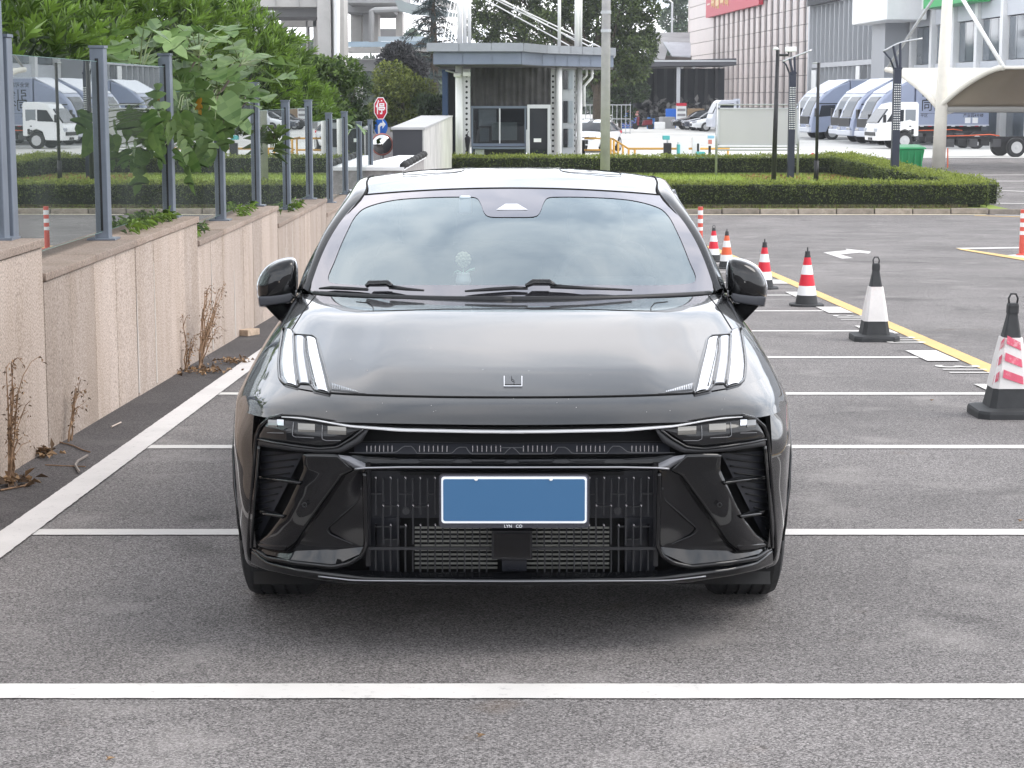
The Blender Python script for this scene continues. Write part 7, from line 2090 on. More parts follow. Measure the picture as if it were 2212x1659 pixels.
def box_truck(label, X, Y, rot, letters=False):
    """local x forward, y to the vehicle's left"""
    root = thing('box_truck', label, 'truck', (X, Y, gz(Y)), rot, 'blue grey box trucks parked in a row')
    prof = [(0, .42), (.03, .80), (-.02, 1.20), (-.22, 1.75), (-.45, 2.20), (-.75, 2.55), (-1.3, 2.92), (-2.0, 3.22), (-2.3, 3.32), (-2.3, .55), (-1.75, .50), (-1.62, .78), (-1.35, .92), (-1.08, .78), (-.95, .46)]
    hw = 1.06
    def shell(prof, hw, m, nm, y0=None, taper=.10):
        mb = MB(); ys = [-hw, -hw*.86, hw*.86, hw]
        rows = []
        for j, yv in enumerate(ys):
            e_ = taper if j in (0, 3) else 0
            rows.append([(x - e_ * (1 if x > -.9 else 0), yv, z - (e_*.6 if z > 2.4 else 0)) for x, z in prof])
        mb.grid(rows, closed=True); n = len(prof)
        mb.f.append(tuple(range(n))); mb.f.append(tuple(range(3*n, 4*n))[::-1])
        return mb.build(nm, m, root, fix=True, bevel=.03)
    shell(prof, hw, M_TGREY, 'cab')
    MB().grid([[(x + .022 - .05*(abs(yv) > .8), yv, z) for yv in (-.90, -.6, 0, .6, .90)] for x, z in ((-.075, 1.38), (-.22, 1.75), (-.45, 2.20), (-.64, 2.44))]).build('windscreen', M_DKGL, root, solid=.02)
    MB().box(-.06, .045, -.80, .80, .90, 1.34).build('grille', M_TBLK, root, bevel=.02)
    MB().box(-.18, .09, -1.02, 1.02, .45, .72).build('bumper', M_TSILV, root, bevel=.05)
    for sg in (-1, 1): MB().box(-.10, .075, sg*.70 - .24, sg*.70 + .24, .74, .87).build('headlamp', M_LAMPW, root, bevel=.02)
    # roof fairing, pale
    MB().hexa([(-.80, -.9, 2.60), (-2.28, -1.02, 3.34), (-2.28, 1.02, 3.34), (-.80, .9, 2.60), (-.86, -.9, 2.70), (-2.28, -1.02, 3.42), (-2.28, 1.02, 3.42), (-.86, .9, 2.70)]).build('roof_fairing', M_TSILV, root, bevel=.04)
    for sg in (-1, 1):
        yv = sg * (hw + .004)
        MB().prism([(-.48, yv, 1.30), (-.62, yv, 1.95), (-1.45, yv, 1.98), (-1.50, yv, 1.38)], (0, -sg*.02, 0)).build('side_window', M_DKGL, root)
        MB().tube([(-.30, sg*1.04, 1.75), (-.22, sg*1.28, 1.78)], .02, 6).build('mirror_arm', M_TBLK, root)
        MB().box(-.30, -.16, sg*1.28 - .10, sg*1.28 + .10, 1.32, 1.80).build('mirror', M_TBLK, root, bevel=.03)
        MB().box(-2.2, -.5, sg*(hw + .006) - .004, sg*(hw + .006) + .004, 2.02, 2.08).build('dark_stripe', M_TBLK, root)
    MB().box(-6.3, -2.36, -1.12, 1.12, 1.00, 3.42).build('cargo_box', M_TGREY, root, bevel=.03)
    for z in (1.02, 3.38): MB().box(-6.31, -2.35, -1.135, 1.135, z - .03, z + .03).build('box_rail', M_TSILV, root)
    for i in range(9):
        xa = -2.6 - i * .42
        for sg in (-1, 1): MB().box(xa - .2, xa, sg*1.126 - .004, sg*1.126 + .004, .955, 1.0).build('marker_strip', M_SRED if i % 2 else M_SWHITE, root)
    MB().box(-6.2, -2.3, -.45, .45, .62, .95).build('chassis_frame', M_CHASS, root)
    for x in (-1.35, -4.75):
        for sg in (-1, 1): wheel(root, x, sg*.86, .39)
    if letters:
        M_INK = mat('black_lettering', (.012, .012, .016), .5); M_INKR = mat('red_lettering', (.55, .02, .05), .5)
        def put_text(t_, x, z, size, m):
            lettering('box_lettering', t_, size, m, root, frame_mat((x, 1.124, z), (-1, 0, 0), (0, 0, 1)), .001, align='LEFT', offset=.004 * size / .5)
        put_text('引领', -2.62, 2.48, .62, M_INK); put_text('同行', -2.62, 1.98, .62, M_INK); put_text('D', -3.95, 2.15, .7, M_INKR); put_text('安全可靠', -2.5, 3.02, .26, M_INK)
        put_text('电话:0571-8553', -4.4, 1.72, .20, M_INK); put_text('产业园4号楼', -4.9, 1.50, .20, M_INK); put_text('平区', -2.6, 1.50, .20, M_INK)
        MB().box(-5.6, -2.6, 1.1235, 1.1265, 1.60, 1.615).build('box_line', M_INK, root)
        for x in (-5.15, -5.55): MB().box(x - .15, x + .15, 1.1235, 1.1275, 1.12, 1.40).build('white_label', M_SWHITE, root)
    return root
RT = R(191)
for i, (px, Y, lab) in enumerate(((1857, 99.5, 'blue grey box truck with black lettering on its side, nearest'), (1817, 103.0, 'second blue grey box truck, nose just left of the lettered one'), (1800, 106.5, 'third blue grey box truck, mostly hidden by the second'), (1731, 112.5, 'blue grey box truck with its front wheel in view'), (1716, 116.5, 'last blue grey box truck, behind the notice board'))):
    box_truck(lab, at(px, 300, Y).x + .15, Y, RT, i == 0)
def cab_chassis(label, X, Y, rot, cab=True):
    root = thing('cab_chassis_truck', label, 'truck', (X, Y, gz(Y)), rot, 'bare chassis trucks')
    for sg in (-1, 1): MB().box(-6.0, -1.2, sg*.40 - .04, sg*.40 + .04, .62, .82).build('chassis_rail', M_CHASS, root)
    for k in range(7): MB().box(-1.6 - k*.7, -1.5 - k*.7, -.40, .40, .64, .78).build('cross_member', M_CHASS, root)
    for k in range(5): MB().box(-2.3 - k*.5, -1.95 - k*.5, .46, .75, .42 + .05*(k % 2), .74).build('side_box', M_CHASS if k % 2 else mat('battery_box', (.06, .06, .065), .5), root)
    MB().tube([(-1.9, .5, .86), (-3.0, .52, .88), (-3.9, .48, .92), (-4.4, .3, .86)], .025, 6).build('orange_hose', M_CORG, root, smooth=True)
    for x in ((-1.35, -4.9) if cab else (-4.9,)):
        for sg in (-1, 1): wheel(root, x, sg*.84, .40)
    if cab:
        prof = [(0, .40), (.04, .85), (-.05, 1.15), (-.55, 1.85), (-.75, 2.10), (-1.2, 2.20), (-1.95, 2.20), (-2.02, 2.10), (-2.02, .62), (-1.8, .60), (-1.66, .82), (-1.35, .94), (-1.04, .82), (-.92, .42)]
        hw = .95; ys = [-hw, -hw*.88, hw*.88, hw]; rows = []
        for j, yv in enumerate(ys): rows.append([(x - (.07 if j in (0, 3) and x > -.9 else 0), yv * (1 if z < 1.3 else .96), z) for x, z in prof])
        mb = MB().grid(rows, closed=True); n = len(prof); mb.f.append(tuple(range(n))); mb.f.append(tuple(range(3*n, 4*n))[::-1]); mb.build('cab', M_TWHT, root, fix=True, bevel=.04)
        MB().hexa([(-.10, -.80, 1.22), (-.56, -.78, 1.86), (-.56, .78, 1.86), (-.10, .80, 1.22), (-.03, -.80, 1.25), (-.50, -.78, 1.90), (-.50, .78, 1.90), (-.03, .80, 1.25)]).build('windscreen', M_DKGL, root)
        for sg in (-1, 1):
            yv = sg*(hw*.98 + .006)
            MB().prism([(-.45, yv, 1.28), (-.80, yv, 1.82), (-1.28, yv, 1.85), (-1.28, yv, 1.30)], (0, -sg*.03, 0)).build('side_window', M_DKGL, root)
            MB().prism([(-1.36, yv, 1.32), (-1.36, yv, 1.85), (-1.86, yv, 1.85), (-1.86, yv, 1.32)], (0, -sg*.03, 0)).build('rear_side_window', mat('grey_glass', (.22, .24, .26), .1), root)
            MB().box(-.35, -.22, sg*1.12 - .07, sg*1.12 + .07, 1.25, 1.62).build('mirror', M_TBLK, root, bevel=.02)
            MB().tube([(-.35, sg*.92, 1.45), (-.28, sg*1.10, 1.50)], .015, 5).build('mirror_arm', M_TBLK, root)
            for z in (.85, 1.05): MB().box(-1.65, -1.55, sg*(hw + .004) - .006, sg*(hw + .004) + .006, z, z + .05).build('door_handle', M_TBLK, root)
            MB().box(-1.78, -1.66, sg*(hw + .002) - .006, sg*(hw + .002) + .006, .70, .95).build('side_vent', M_TBLK, root)
        MB().box(-.04, .065, -.75, .75, .62, .80).build('grille', M_TBLK, root, bevel=.02)
        for sg in (-1, 1): MB().box(-.08, .06, sg*.74 - .16, sg*.74 + .16, .82, .98).build('headlamp', M_LAMPG, root, bevel=.02)
        MB().box(-.03, .05, -.25, .25, .42, .54).build('lower_grille', M_TBLK, root)
    return root
cab_chassis('white cab on a bare black chassis in front of the box trucks', at(1876, 300, 93).x + .1, 93, R(188))
cab_chassis('rear of a second bare chassis cut by the right picture edge', at(2180, 330, 80.5).x - 4.75, 80.5, R(188), cab=False)
# ================================================================== small cars and the yard
def small_car(label, X, Y, rot, col, grp='small cars in the yard'):
    root = thing('parked_car', label, 'car', (X, Y, gz(Y)), rot, grp)
    st = [(0, .50, .62, .55), (-.15, .45, .70, .74), (-.6, .42, .80, .84), (-1.15, .40, .93, .88), (-1.6, .40, .97, .90), (-2.6, .40, .99, .90), (-3.5, .42, 1.0, .89), (-4.2, .45, 1.02, .82), (-4.5, .50, .95, .68)]
    rows = []
    for x, z0, z1_, hw in st:
        rows.append([(x, -hw*.9, z0 - .15), (x, -hw, z0 + .1), (x, -hw*.98, z1_ - .12), (x, -hw*.86, z1_), (x, 0, z1_ + .03), (x, hw*.86, z1_), (x, hw*.98, z1_ - .12), (x, hw, z0 + .1), (x, hw*.9, z0 - .15)])
    mb = MB().grid(rows); n = 9; mb.f.append(tuple(range(n))); mb.f.append(tuple(range((len(rows)-1)*n, len(rows)*n))[::-1])
    mb.build('body', col, root, smooth=True, sub=1, fix=True)
    gs = [(-1.2, .94, .76, .95), (-1.75, .92, .66, 1.30), (-2.2, .9, .62, 1.42), (-3.0, .9, .62, 1.44), (-3.6, .9, .60, 1.32), (-4.15, .95, .70, 1.02)]
    rows = [[(x, -hb, .95), (x, -(hb*.25 + ht*.75), .95 + (z - .95)*.75), (x, -ht*.9, z), (x, 0, z + .015), (x, ht*.9, z), (x, hb*.25 + ht*.75, .95 + (z - .95)*.75), (x, hb, .95)] for x, hb, ht, z in [(a, .84, c_, d) for a, b_, c_, d in gs]]
    MB().grid(rows).build('greenhouse', M_DKGL, root, smooth=True, fix=True)
    rows = [[(x, ht*.9*k, z + .012) for k in (-1.02, -.5, 0, .5, 1.02)] for x, b_, ht, z in gs[1:5]]
    MB().grid(rows).build('roof', col, root, smooth=True, solid=.02)
    for x in (-.95, -3.6):
        for sg in (-1, 1): wheel(root, x, sg*.80, .33, .2)
    for sg in (-1, 1):
        MB().box(-.32, -.02, sg*.55 - .15, sg*.55 + .15, .62, .74).build('headlamp', M_LAMPW, root, bevel=.02); MB().box(-4.5, -4.4, sg*.55 - .2, sg*.55 + .2, .80, .92).build('tail_lamp', M_SRED, root, bevel=.02)
    MB().box(-.04, .01, -.4, .4, .40, .58).build('grille', M_TBLK, root)
    return root
M_CARW = mat('white_car_paint', (.78, .79, .80), .25, coat=.6); M_CARB = mat('dark_blue_car_paint', (.02, .026, .05), .15, coat=.8)
small_car('small white car nearest the notice board in the yard', at(1491, 280, 138).x, 138, R(186), M_CARW)
small_car('dark blue car between the black and the white one in the yard', at(1474, 278, 141.5).x, 141.5, R(186), M_CARB)
small_car('black car, leftmost of the three in the yard', at(1452, 277, 145).x, 145, R(186), M_GLOSS)
small_car('white car standing beside the guard booth, half hidden by the pole', at(1262, 320, 88).x - .3, 86.0, R(-108), M_CARW)
q = at(1531, 272, 133); 
gt = thing('grey_light_truck', 'grey light truck cab showing above the notice board', 'truck', (q.x, 133, gz(133)), R(186))
prof = [(0, .40), (.02, .9), (-.10, 1.25), (-.45, 2.05), (-.65, 2.20), (-1.7, 2.22), (-1.75, .5)]
mb = MB().prism([(x, -.9, z) for x, z in prof], (0, 1.8, 0)); mb.build('cab', M_TSILV, gt, fix=True, bevel=.05)
MB().hexa([(-.14, -.8, 1.3), (-.46, -.78, 1.95), (-.46, .78, 1.95), (-.14, .8, 1.3), (-.06, -.8, 1.33), (-.38, -.78, 2.0), (-.38, .78, 2.0), (-.06, .8, 1.33)]).build('windscreen', M_DKGL, gt)
for sg in (-1, 1):
    MB().prism([(-.45, sg*.905, 1.3), (-.62, sg*.905, 1.95), (-1.5, sg*.905, 1.98), (-1.5, sg*.905, 1.3)], (0, -sg*.02, 0)).build('side_window', M_DKGL, gt)
    for x in (-1.0, -3.4): wheel(gt, x, sg*.78, .36)
MB().box(-4.4, -1.85, -.9, .9, .75, 1.25).build('load_bed', M_TSILV, gt); MB().box(-1.95, -1.85, -.85, .85, .8, 2.3).build('headboard', M_TSILV, gt)
# open shed
SHY = 156.0
M_SHROOF = mat('dark_shed_roof', (.09, .09, .10), .6); M_SHIN = mat('dark_shed_wall', (.055, .06, .07), .8, var=.3, vs=.3)
shx0, shx1 = at(1372, 140, SHY).x, at(1589, 140, SHY).x
zr0, zr1 = at(1418, 133, SHY).z, at(1586, 126, SHY).z
shd = thing('open_shed', 'dark open fronted shed with a flat canopy beside the tiled building', 'shed', (shx0, SHY, -1))
MB().hexa([(shx0, SHY - .5, zr0 - .4), (shx1, SHY - .5, zr1 - .55), (shx1, SHY + 10, zr1 - .55), (shx0, SHY + 10, zr0 - .4), (shx0, SHY - .5, zr0), (shx1, SHY - .5, zr1), (shx1, SHY + 10, zr1), (shx0, SHY + 10, zr0)]).build('canopy', M_SHROOF, shd, w=True)
MB().box(shx0, shx1, SHY - .56, SHY - .505, zr0 - .02, zr0 + .10).build('canopy_edge', M_ALU, shd, w=True)
MB().box(shx0, shx1, SHY + 8, SHY + 8.2, -1, zr0 - .42).build('back_wall', M_SHIN, shd, w=True)
MB().box(shx0 - .2, shx0, SHY, SHY + 8, -1, zr0 - .42).build('side_wall', M_SHIN, shd, w=True)
for k in range(9):
    xx = shx0 + (shx1 - shx0) * (k + .6) / 9.4; MB().box(xx - .12, xx + .12, SHY + 7.8, SHY + 7.98, -1, zr0 - .45).build('wall_post', M_SHROOF, shd, w=True)
a = at(1465, 200, SHY); MB().box(a.x - .14, a.x + .14, SHY - .14, SHY + .14, -1, zr0 - .42).build('column', mat('pale_column', (.50, .51, .53), .6), shd, w=True); MB().box(a.x - .42, a.x + .42, SHY - .2, SHY + .2, -1, .35).build('column_guard', mat('pale_guard', (.48, .46, .44), .7), shd, w=True)
for px in (1476, 1502): 
    q = at(px, 144, SHY); MB().lathe([(.12, 0), (.10, -.12), (.02, -.16)], (q.x, SHY + 1, q.z), 10).build('canopy_lamp', M_SWHITE, shd, w=True)
# old roofs beyond
old = thing('old_hut', 'old hut with sagging grey roofs between the tree and the tiled building', 'hut', (at(1440, 130, 190).x, 190, -1))
def quad(pts, m, nm): MB().add(pts, [(0, 1, 2, 3)]).build(nm, m, old, w=True, solid=.1)
M_OLDR = mat('grey_sheet_roof', (.30, .30, .30), .7, var=.3, vs=.4); M_OLDR2 = mat('pale_sheet_roof', (.45, .47, .50), .6, var=.2, vs=.4)
quad([at(1385, 95, 190), at(1490, 93, 190), at(1490, 70, 198), at(1392, 70, 198)], M_OLDR, 'roof_sheet')
quad([at(1385, 128, 186), at(1436, 128, 186), at(1446, 90, 190), at(1385, 95, 190)], M_OLDR, 'roof_sheet'); quad([at(1452, 120, 186), at(1492, 122, 186), at(1492, 92, 190), at(1432, 90, 190)], M_OLDR2, 'roof_sheet')
pbox(1385, 1492, 120, 280, 191, 6).build('hut_wall', mat('brown_hut_wall', (.22, .20, .18), .9, var=.3, vs=.3), old, w=True)
# yard clutter
M_BLUEP = mat('blue_plastic', (.02, .09, .34), .45, var=.15, vs=2)
def crate_stack(label, px, py, n, wpx):
    Y = 150.0; a = at(px, py, Y); s = Y / 4206
    cr_ = MB().box(-.62, .62, -.42, .42, 0, .17)
    for k in range(n):
        mb = MB(); mb.box(-wpx/2*s, wpx/2*s, -.45, .45, 0, .15)
        o = mb.build('blue_crate', M_BLUEP, None, bevel=.02); o.location = (a.x + random.uniform(-.04, .04), Y, -1 + k * .175)
        set_props(o, label + (', bottom crate', ', second crate up', ', third crate up', ', fourth crate up', ', fifth crate up', ', sixth crate up', ', seventh crate up')[k], 'crate', 'stacked blue crates in the yard')
        for i in range(4): MB().box(-wpx/2*s + wpx*s*(i + .3)/4, -wpx/2*s + wpx*s*(i + .7)/4, -.47, -.44, .03, .11).build('crate_slot', mat('pale_blue_slot', (.16, .28, .50), .6), o)
crate_stack('flat blue crate in the left stack', 1352, 277, 7, 30); crate_stack('flat blue crate in the stack behind the left one', 1368, 275, 5, 18)
q = at(1406, 276, 148); br = thing('blue_barrel', 'blue plastic barrel in front of the open shed', 'barrel', (q.x, 148, -1))
MB().lathe([(.26, 0), (.30, .05), (.30, .42), (.32, .45), (.30, .48), (.30, .82), (.26, .88), (.02, .88)], (0, 0, 0), 18).build('drum', mat('barrel_blue', (.03, .16, .45), .4), br, smooth=False); MB().box(-.10, .10, -.312, -.30, .3, .65).build('drum_label', M_SWHITE, br)
def rack(name, label, px0, px1, py0, py1, Y, m, top):
    root = thing(name, label, 'rack', (at((px0+px1)/2, 200, Y).x, Y, -1)); a = at(px0, py0, Y); b_ = at(px1, py1, Y)
    MB().box(a.x, b_.x, Y, Y + .5, -1, a.z).build('case', m, root, w=True); MB().box(a.x - .02, b_.x + .02, Y - .03, Y + .52, a.z + .005, a.z + .22).build('header', top, root, w=True)
    for k in range(4):
        z = -.8 + (a.z + .8) * k / 4; MB().box(a.x + .06, b_.x - .06, Y - .02, Y - .004, z, z + .18).build('shelf_goods', mat('goods_grey', (.25, .24, .25), .7), root, w=True)
    return root
rack('display_rack', 'white display rack with a red header beside the shed column', 1462, 1482, 229, 272, 149, M_WHT, M_SRED)
rd = random.Random(11)
def scrap_item(px, py, Y, w_, h, m, lab):
    q = at(px, py, Y); o = MB().box(-w_/2, w_/2, -w_/3, w_/3, 0, h).build('scrap_box', m, None, bevel=.06); o.location = (q.x, Y, -1); o.rotation_euler = (0, 0, rd.uniform(-.4, .4)); set_props(o, lab, 'box', 'loose boxes in front of the shed')
scrap_item(1425, 275, 147, .8, .55, M_WHT, 'white box beside the blue barrel'); scrap_item(1363, 236, 153, 1.1, 1.35, mat('salmon_sheet', (.60, .28, .25), .7), 'salmon pink box behind the blue crates'); scrap_item(1441, 272, 150, 1.1, .9, mat('grey_box', (.30, .30, .30), .7), 'grey box left of the black car'); scrap_item(1449, 250, 152, .8, 1.5, M_SBLUE, 'tall blue box behind the black car'); scrap_item(1503, 248, 154, 1.3, 1.5, mat('brown_carton', (.28, .19, .11), .8), 'brown carton stack inside the shed')
n_ = 420
P = np.stack([rng.uniform(shx0 + .5, shx1 - .5, n_), rng.uniform(SHY + 2, SHY + 6, n_), -1 + rng.random(n_)**1.6 * 2.0], 1)
junk = leaf_obj('shed_junk', [leaves(P, rng.normal(size=(n_, 3)), .35 + .5*rng.random(n_), .25 + .3*rng.random(n_), rng.random(n_))], leaf_mat('junk_greys', (.03, .03, .035), (.32, .31, .30), 0)); set_props(junk, 'heap of mixed junk in the dark shed', 'junk', kind='stuff')
# scooter by the shed and one by the booth
def scooter(label, px, py, Y, rot, col, s=1.0):
    q = at(px, py, Y); root = thing('motor_scooter', label, 'scooter', (q.x, Y, gz(Y)), rot, 'parked scooters')
    for x in (-.62, .62):
        MB().lathe([(.10, -.05), (.24, -.05), (.24, .05), (.10, .05)], (x, 0, .24), 20, 'y').build('wheel', M_RUBBER, root)
    MB().hexa([(-.7, -.14, .35), (.1, -.14, .28), (.1, .14, .28), (-.7, .14, .35), (-.75, -.12, .72), (-.05, -.14, .68), (-.05, .14, .68), (-.75, .12, .72)]).build('body', col, root, bevel=.05)
    MB().box(-.72, .0, -.13, .13, .70, .80).build('seat', M_TBLK, root, bevel=.04)
    MB().tube([(.62, 0, .26), (.48, 0, .75), (.42, 0, 1.02)], .04, 8).build('fork', M_TBLK, root)
    MB().hexa([(.40, -.18, .30), (.52, -.18, .30), (.52, .18, .30), (.40, .18, .30), (.36, -.20, .9), (.46, -.18, .95), (.46, .18, .95), (.36, .20, .9)]).build('leg_shield', col, root, bevel=.03)
    MB().tube([(.40, -.33, 1.05), (.44, 0, 1.02), (.40, .33, 1.05)], .02, 6).build('handlebar', M_TBLK, root)
    MB().box(-.95, -.65, -.17, .17, .82, 1.12).build('top_case', M_TBLK, root, bevel=.04)
scooter('black scooter parked between the booth columns and the pole', 1246, 350, 72.5, R(70), M_TBLK)
scooter('dark red scooter in front of the shed by the blue crates', 1389, 276, 147, R(200), mat('maroon_paint', (.18, .02, .03), .4))
# mesh trolley cage near the pole
q = at(1322, 255, 128); cg = thing('wire_cage', 'white wire cage trolley behind the steel pole', 'cage', (q.x - .4, 128, -1))
for k in range(12): MB().tube([(-1.6 + k*.29, 0, 0), (-1.6 + k*.29, 0, 1.9)], .025, 5).build('bar', M_GALV, cg)
for z in (.1, 1.0, 1.9): MB().tube([(-1.62, 0, z), (1.62, 0, z)], .03, 5).build('rail', M_GALV, cg)

# ================================================================== tiled building and glass front
FC = 31.75
def fX(Y): return FC - .0575 * Y
rotb = math.atan2(-1, .0575)
bld = thing('tiled_building', 'large building faced with pale pink tiles and narrow dark windows', 'building', (fX(216), 216, -1), rotb)
M_TILE = mat('pale_pink_tile', (.62, .54, .51), .45, var=.05, vs=.3, rand=.05); M_BGLASS = mat('dark_strip_window', (.06, .065, .07), .08, ior=1.5, rand=.5); M_JOINT = mat('dark_joint', (.16, .14, .14), .9)
MB().box(-.0, 64, .10, 24, 0, 15).build('wall_body', M_JOINT, bld)
rows_z = [.14 + 1.31 * k for k in range(11)]
plain = MB().box(.03, 17.2, -.06, .09, .025, 1.285).build('wall_tile', M_TILE, bld); plain.location.z = rows_z[0]
for z in rows_z[1:]:
    o = plain.copy(); COL.objects.link(o); o.parent = bld; o.location.z = z
tile = MB().box(.02, 1.42, -.06, .09, .025, 1.285).build('wall_tile', M_TILE, bld); pane = MB().box(0, 1.2, .06, .095, .03, 1.28).build('window_pane', M_BGLASS, bld)
ft = fp_ = True
for k in range(17):
    x = 17.4 + k * 2.745
    for z in rows_z:
        for pr, dx in ((pane, 0.06), (tile, 1.29)):
            if pr is tile and ft: o = tile; ft = False
            elif pr is pane and fp_: o = pane; fp_ = False
            else:
                o = pr.copy(); COL.objects.link(o); o.parent = bld
            o.location = (x + dx, 0, z)
MB().box(-.05, .4, -.1, 24, 0, 15.2).build('corner_trim', M_TILE, bld)
# red banner with gold strokes
bn = thing('red_banner', 'long red banner with gold characters on the tiled building', 'banner', Vector(bld.location) + Matrix.Rotation(rotb, 3, 'Z') @ Vector((15, -.4, 10.3)), rotb)
MB().box(0, 29.5, -.12, .25, 0, 4.4).build('banner_sheet', mat('banner_red', (.50, .035, .06), .5), bn)
M_GOLD = mat('gold_strokes', (.62, .38, .10), .4)
rd = random.Random(5)
for c_ in range(4):
    x0 = 3.6 + c_ * 2.7
    for k in range(5): MB().box(x0 + k*.42, x0 + k*.42 + rd.uniform(.14, .24), -.16, -.124, .55 + rd.uniform(0, .5), 3.4).build('gold_stroke', M_GOLD, bn)
    for k in range(3): MB().box(x0, x0 + 1.9, -.165, -.1245, 1.1 + k*.75 + rd.uniform(-.2, .2), 1.45 + k*.75 + rd.uniform(0, .1)).build('gold_stroke', M_GOLD, bn)
for c_ in range(4):
    x0 = 16.2 + c_ * 2.3
    for k in range(3): MB().box(x0 + k*.6, x0 + k*.6 + .22, -.16, -.124, 1.0 + rd.uniform(0, .4), 3.2).build('pale_stroke', mat('pale_strokes', (.72, .60, .50), .5), bn)
    MB().box(x0, x0 + 1.7, -.165, -.1245, 2.0, 2.2).build('pale_stroke', mat('pale_strokes'), bn)
for k in range(3): MB().box(1.0, 2.6, -.16, -.124, 1.2 + k*.8, 1.35 + k*.8).build('pale_stroke', mat('pale_strokes'), bn)
# glass front
M_CWG = mat('curtain_wall_glass', (.13, .15, .17), .05, ior=1.6, var=.35, vs=.25); M_MULL = mat('grey_mullion', (.50, .51, .53), .4, metal=.2); M_GREYW = mat('grey_cladding', (.36, .37, .39), .5, var=.06, vs=.2)
gfo = Vector(bld.location) + Matrix.Rotation(rotb, 3, 'Z') @ Vector((64.1, 0, 0))
gf = thing('glass_front_building', 'glass fronted showroom with pale vertical bars right of the tiles', 'building', gfo, rotb)
MB().box(0, 62, .5, 24, 0, 15).build('hall', M_GREYW, gf)
for k in range(17):
    x = .5 + k * 1.5
    for (z0, z1_) in ((.2, 4.55), (4.95, 9.2), (9.35, 14)):
        MB().box(x + .07, x + 1.43, .30, .40, z0, z1_).build('glass_pane', M_CWG, gf)
    MB().box(x - .06, x + .06, -.02, .45, 0, 14.5).build('mullion', M_MULL, gf)
MB().box(.1, 26, -.03, .46, 4.58, 4.92).build('transom', M_MULL, gf); MB().box(.1, 26, -.035, .46, 9.22, 9.34).build('transom', M_MULL, gf)
MB().box(-.05, .45, -.25, .5, 0, 15).build('corner_bar', M_MULL, gf)
MB().box(26.1, 29.5, -1.6, .5, 0, 15).build('grey_pier', M_GREYW, gf)
for k in range(7):
    x = 29.6 + k * 4.6
    MB().box(x, x + .5, -.1, .5, 0, 15).build('white_mullion', M_WHT, gf)
    for (z0, z1_) in ((.3, 3.0), (3.05, 3.0), (4.4, 6.6), (7.6, 11.0)):
        if z1_ <= z0: continue
        for j in range(3): MB().box(x + .55 + j*1.34, x + .55 + (j+1)*1.34 - .06, .25, .35, z0, z1_).build('glass_pane', M_CWG, gf)
    for (z0, z1_) in ((3.05, 4.35), (6.65, 7.55), (11.05, 12)):
        MB().box(x + .52, x + 4.58, .1, .5, z0, z1_).build('spandrel', mat('pale_spandrel', (.55, .57, .60), .4), gf)
RB3 = Matrix.Rotation(rotb, 3, 'Z')
def on_front(x, y, z): return gfo + RB3 @ Vector((x, y, z))
ws_ = thing('white_fascia_sign', 'big white projecting sign box over the grey pier', 'sign', on_front(25.6, -2.4, 6.95), rotb)
MB().box(0, 9.0, -.4, 2.0, 0, 5).build('sign_box', M_WHT, ws_, bevel=.05); MB().lathe([(.01, -.05), (.55, -.05), (.55, 0)], (2.2, -.41, 2.1), 20, 'y').build('red_emblem', M_SRED, ws_)
gs_ = thing('green_fascia_sign', 'green sign strip at the top edge behind the carport post', 'sign', on_front(36.8, -1.0, 7.5), rotb)
MB().box(0, 9, -.2, 1.0, 0, 3).build('sign_panel', mat('sign_green', (.03, .38, .10), .45), gs_); MB().box(-.2, 0, -.25, 1.05, -.05, 3.05).build('end_cap', M_WHT, gs_)
ds_ = thing('dark_fascia_sign', 'dark sign with pale characters on the glass front', 'sign', on_front(.6, -.4, 9.25), rotb)
MB().box(0, 9.5, -.1, .3, 0, 3).build('sign_panel', M_DARKW, ds_)
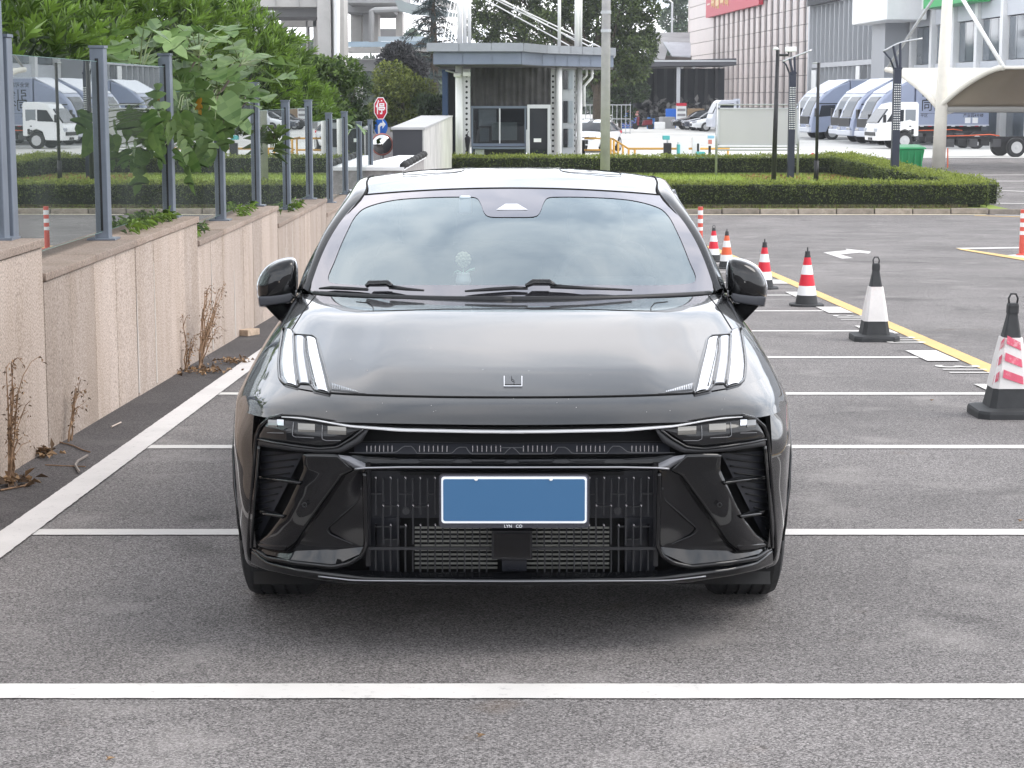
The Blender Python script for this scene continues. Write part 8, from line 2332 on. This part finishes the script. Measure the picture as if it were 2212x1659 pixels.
for k in range(3):
    for j in range(2): MB().box(1.6 + k*2.6, 2.9 + k*2.6, -.14, -.101, .9 + j*.6, 1.15 + j*.6).build('pale_stroke', M_SWHITE, ds_)
    MB().box(2.15 + k*2.6, 2.4 + k*2.6, -.145, -.1015, .7, 2.2).build('pale_stroke', M_SWHITE, ds_)
wb = thing('white_boards', 'pair of white notice panels on the glass front above the trucks', 'sign', on_front(2.0, -.3, 2.9), rotb)
MB().box(0, 1.6, -.05, 0, 0, 1.5).build('panel', M_WHT, wb); MB().box(14.5, 15.6, -.05, 0, -.1, 1.6).build('panel', M_WHT, wb)
# street lamp standing far behind by the pale tree
q = at(1451, 100, 230); sl = thing('street_lamp', 'thin grey street lamp far away beside the pale tree', 'street lamp', (q.x, 230, -1))
MB().tube([(q.x, 230, -1), (q.x, 230, at(1451, 6, 230).z), (q.x - .5, 230, at(1451, -2, 230).z)], .14, 6).build('shaft', M_GALV, sl, w=True)
# grey curved street lamp head above the shrubs on the left
q = at(578, 25, 60); s2 = thing('curved_street_lamp', 'grey curved lamp head showing above the bright shrubs', 'street lamp', (q.x - .05, 60, -1))
MB().tube([(q.x - .05, 60, -1), (q.x - .05, 60, q.z - .05)], .05, 8).build('shaft', M_GALV, s2, w=True)
MB().hexa([at(568, 30, 60), at(598, 27, 60), at(598, 27, 60.3), at(568, 30, 60.3), at(572, 24, 60), at(590, 22, 60), at(590, 22, 60.3), at(572, 24, 60.3)]).build('lamp_head', M_GALV, s2, w=True, bevel=.03)

# ================================================================== thin summer haze over the whole place
M_HAZE = bpy.data.materials.new('haze_air'); M_HAZE.use_nodes = True
t = M_HAZE.node_tree; t.nodes.clear()
o_ = t.nodes.new('ShaderNodeOutputMaterial'); v_ = t.nodes.new('ShaderNodeVolumePrincipled')
v_.inputs['Color'].default_value = (.93, .96, 1.0, 1); v_.inputs['Density'].default_value = 0.0004; v_.inputs['Anisotropy'].default_value = 0.2
t.links.new(v_.outputs[0], o_.inputs['Volume'])
hz_ = MB().box(-170, 170, -55, 420, -3.0, 26).build('haze', M_HAZE); set_props(hz_, kind='stuff')
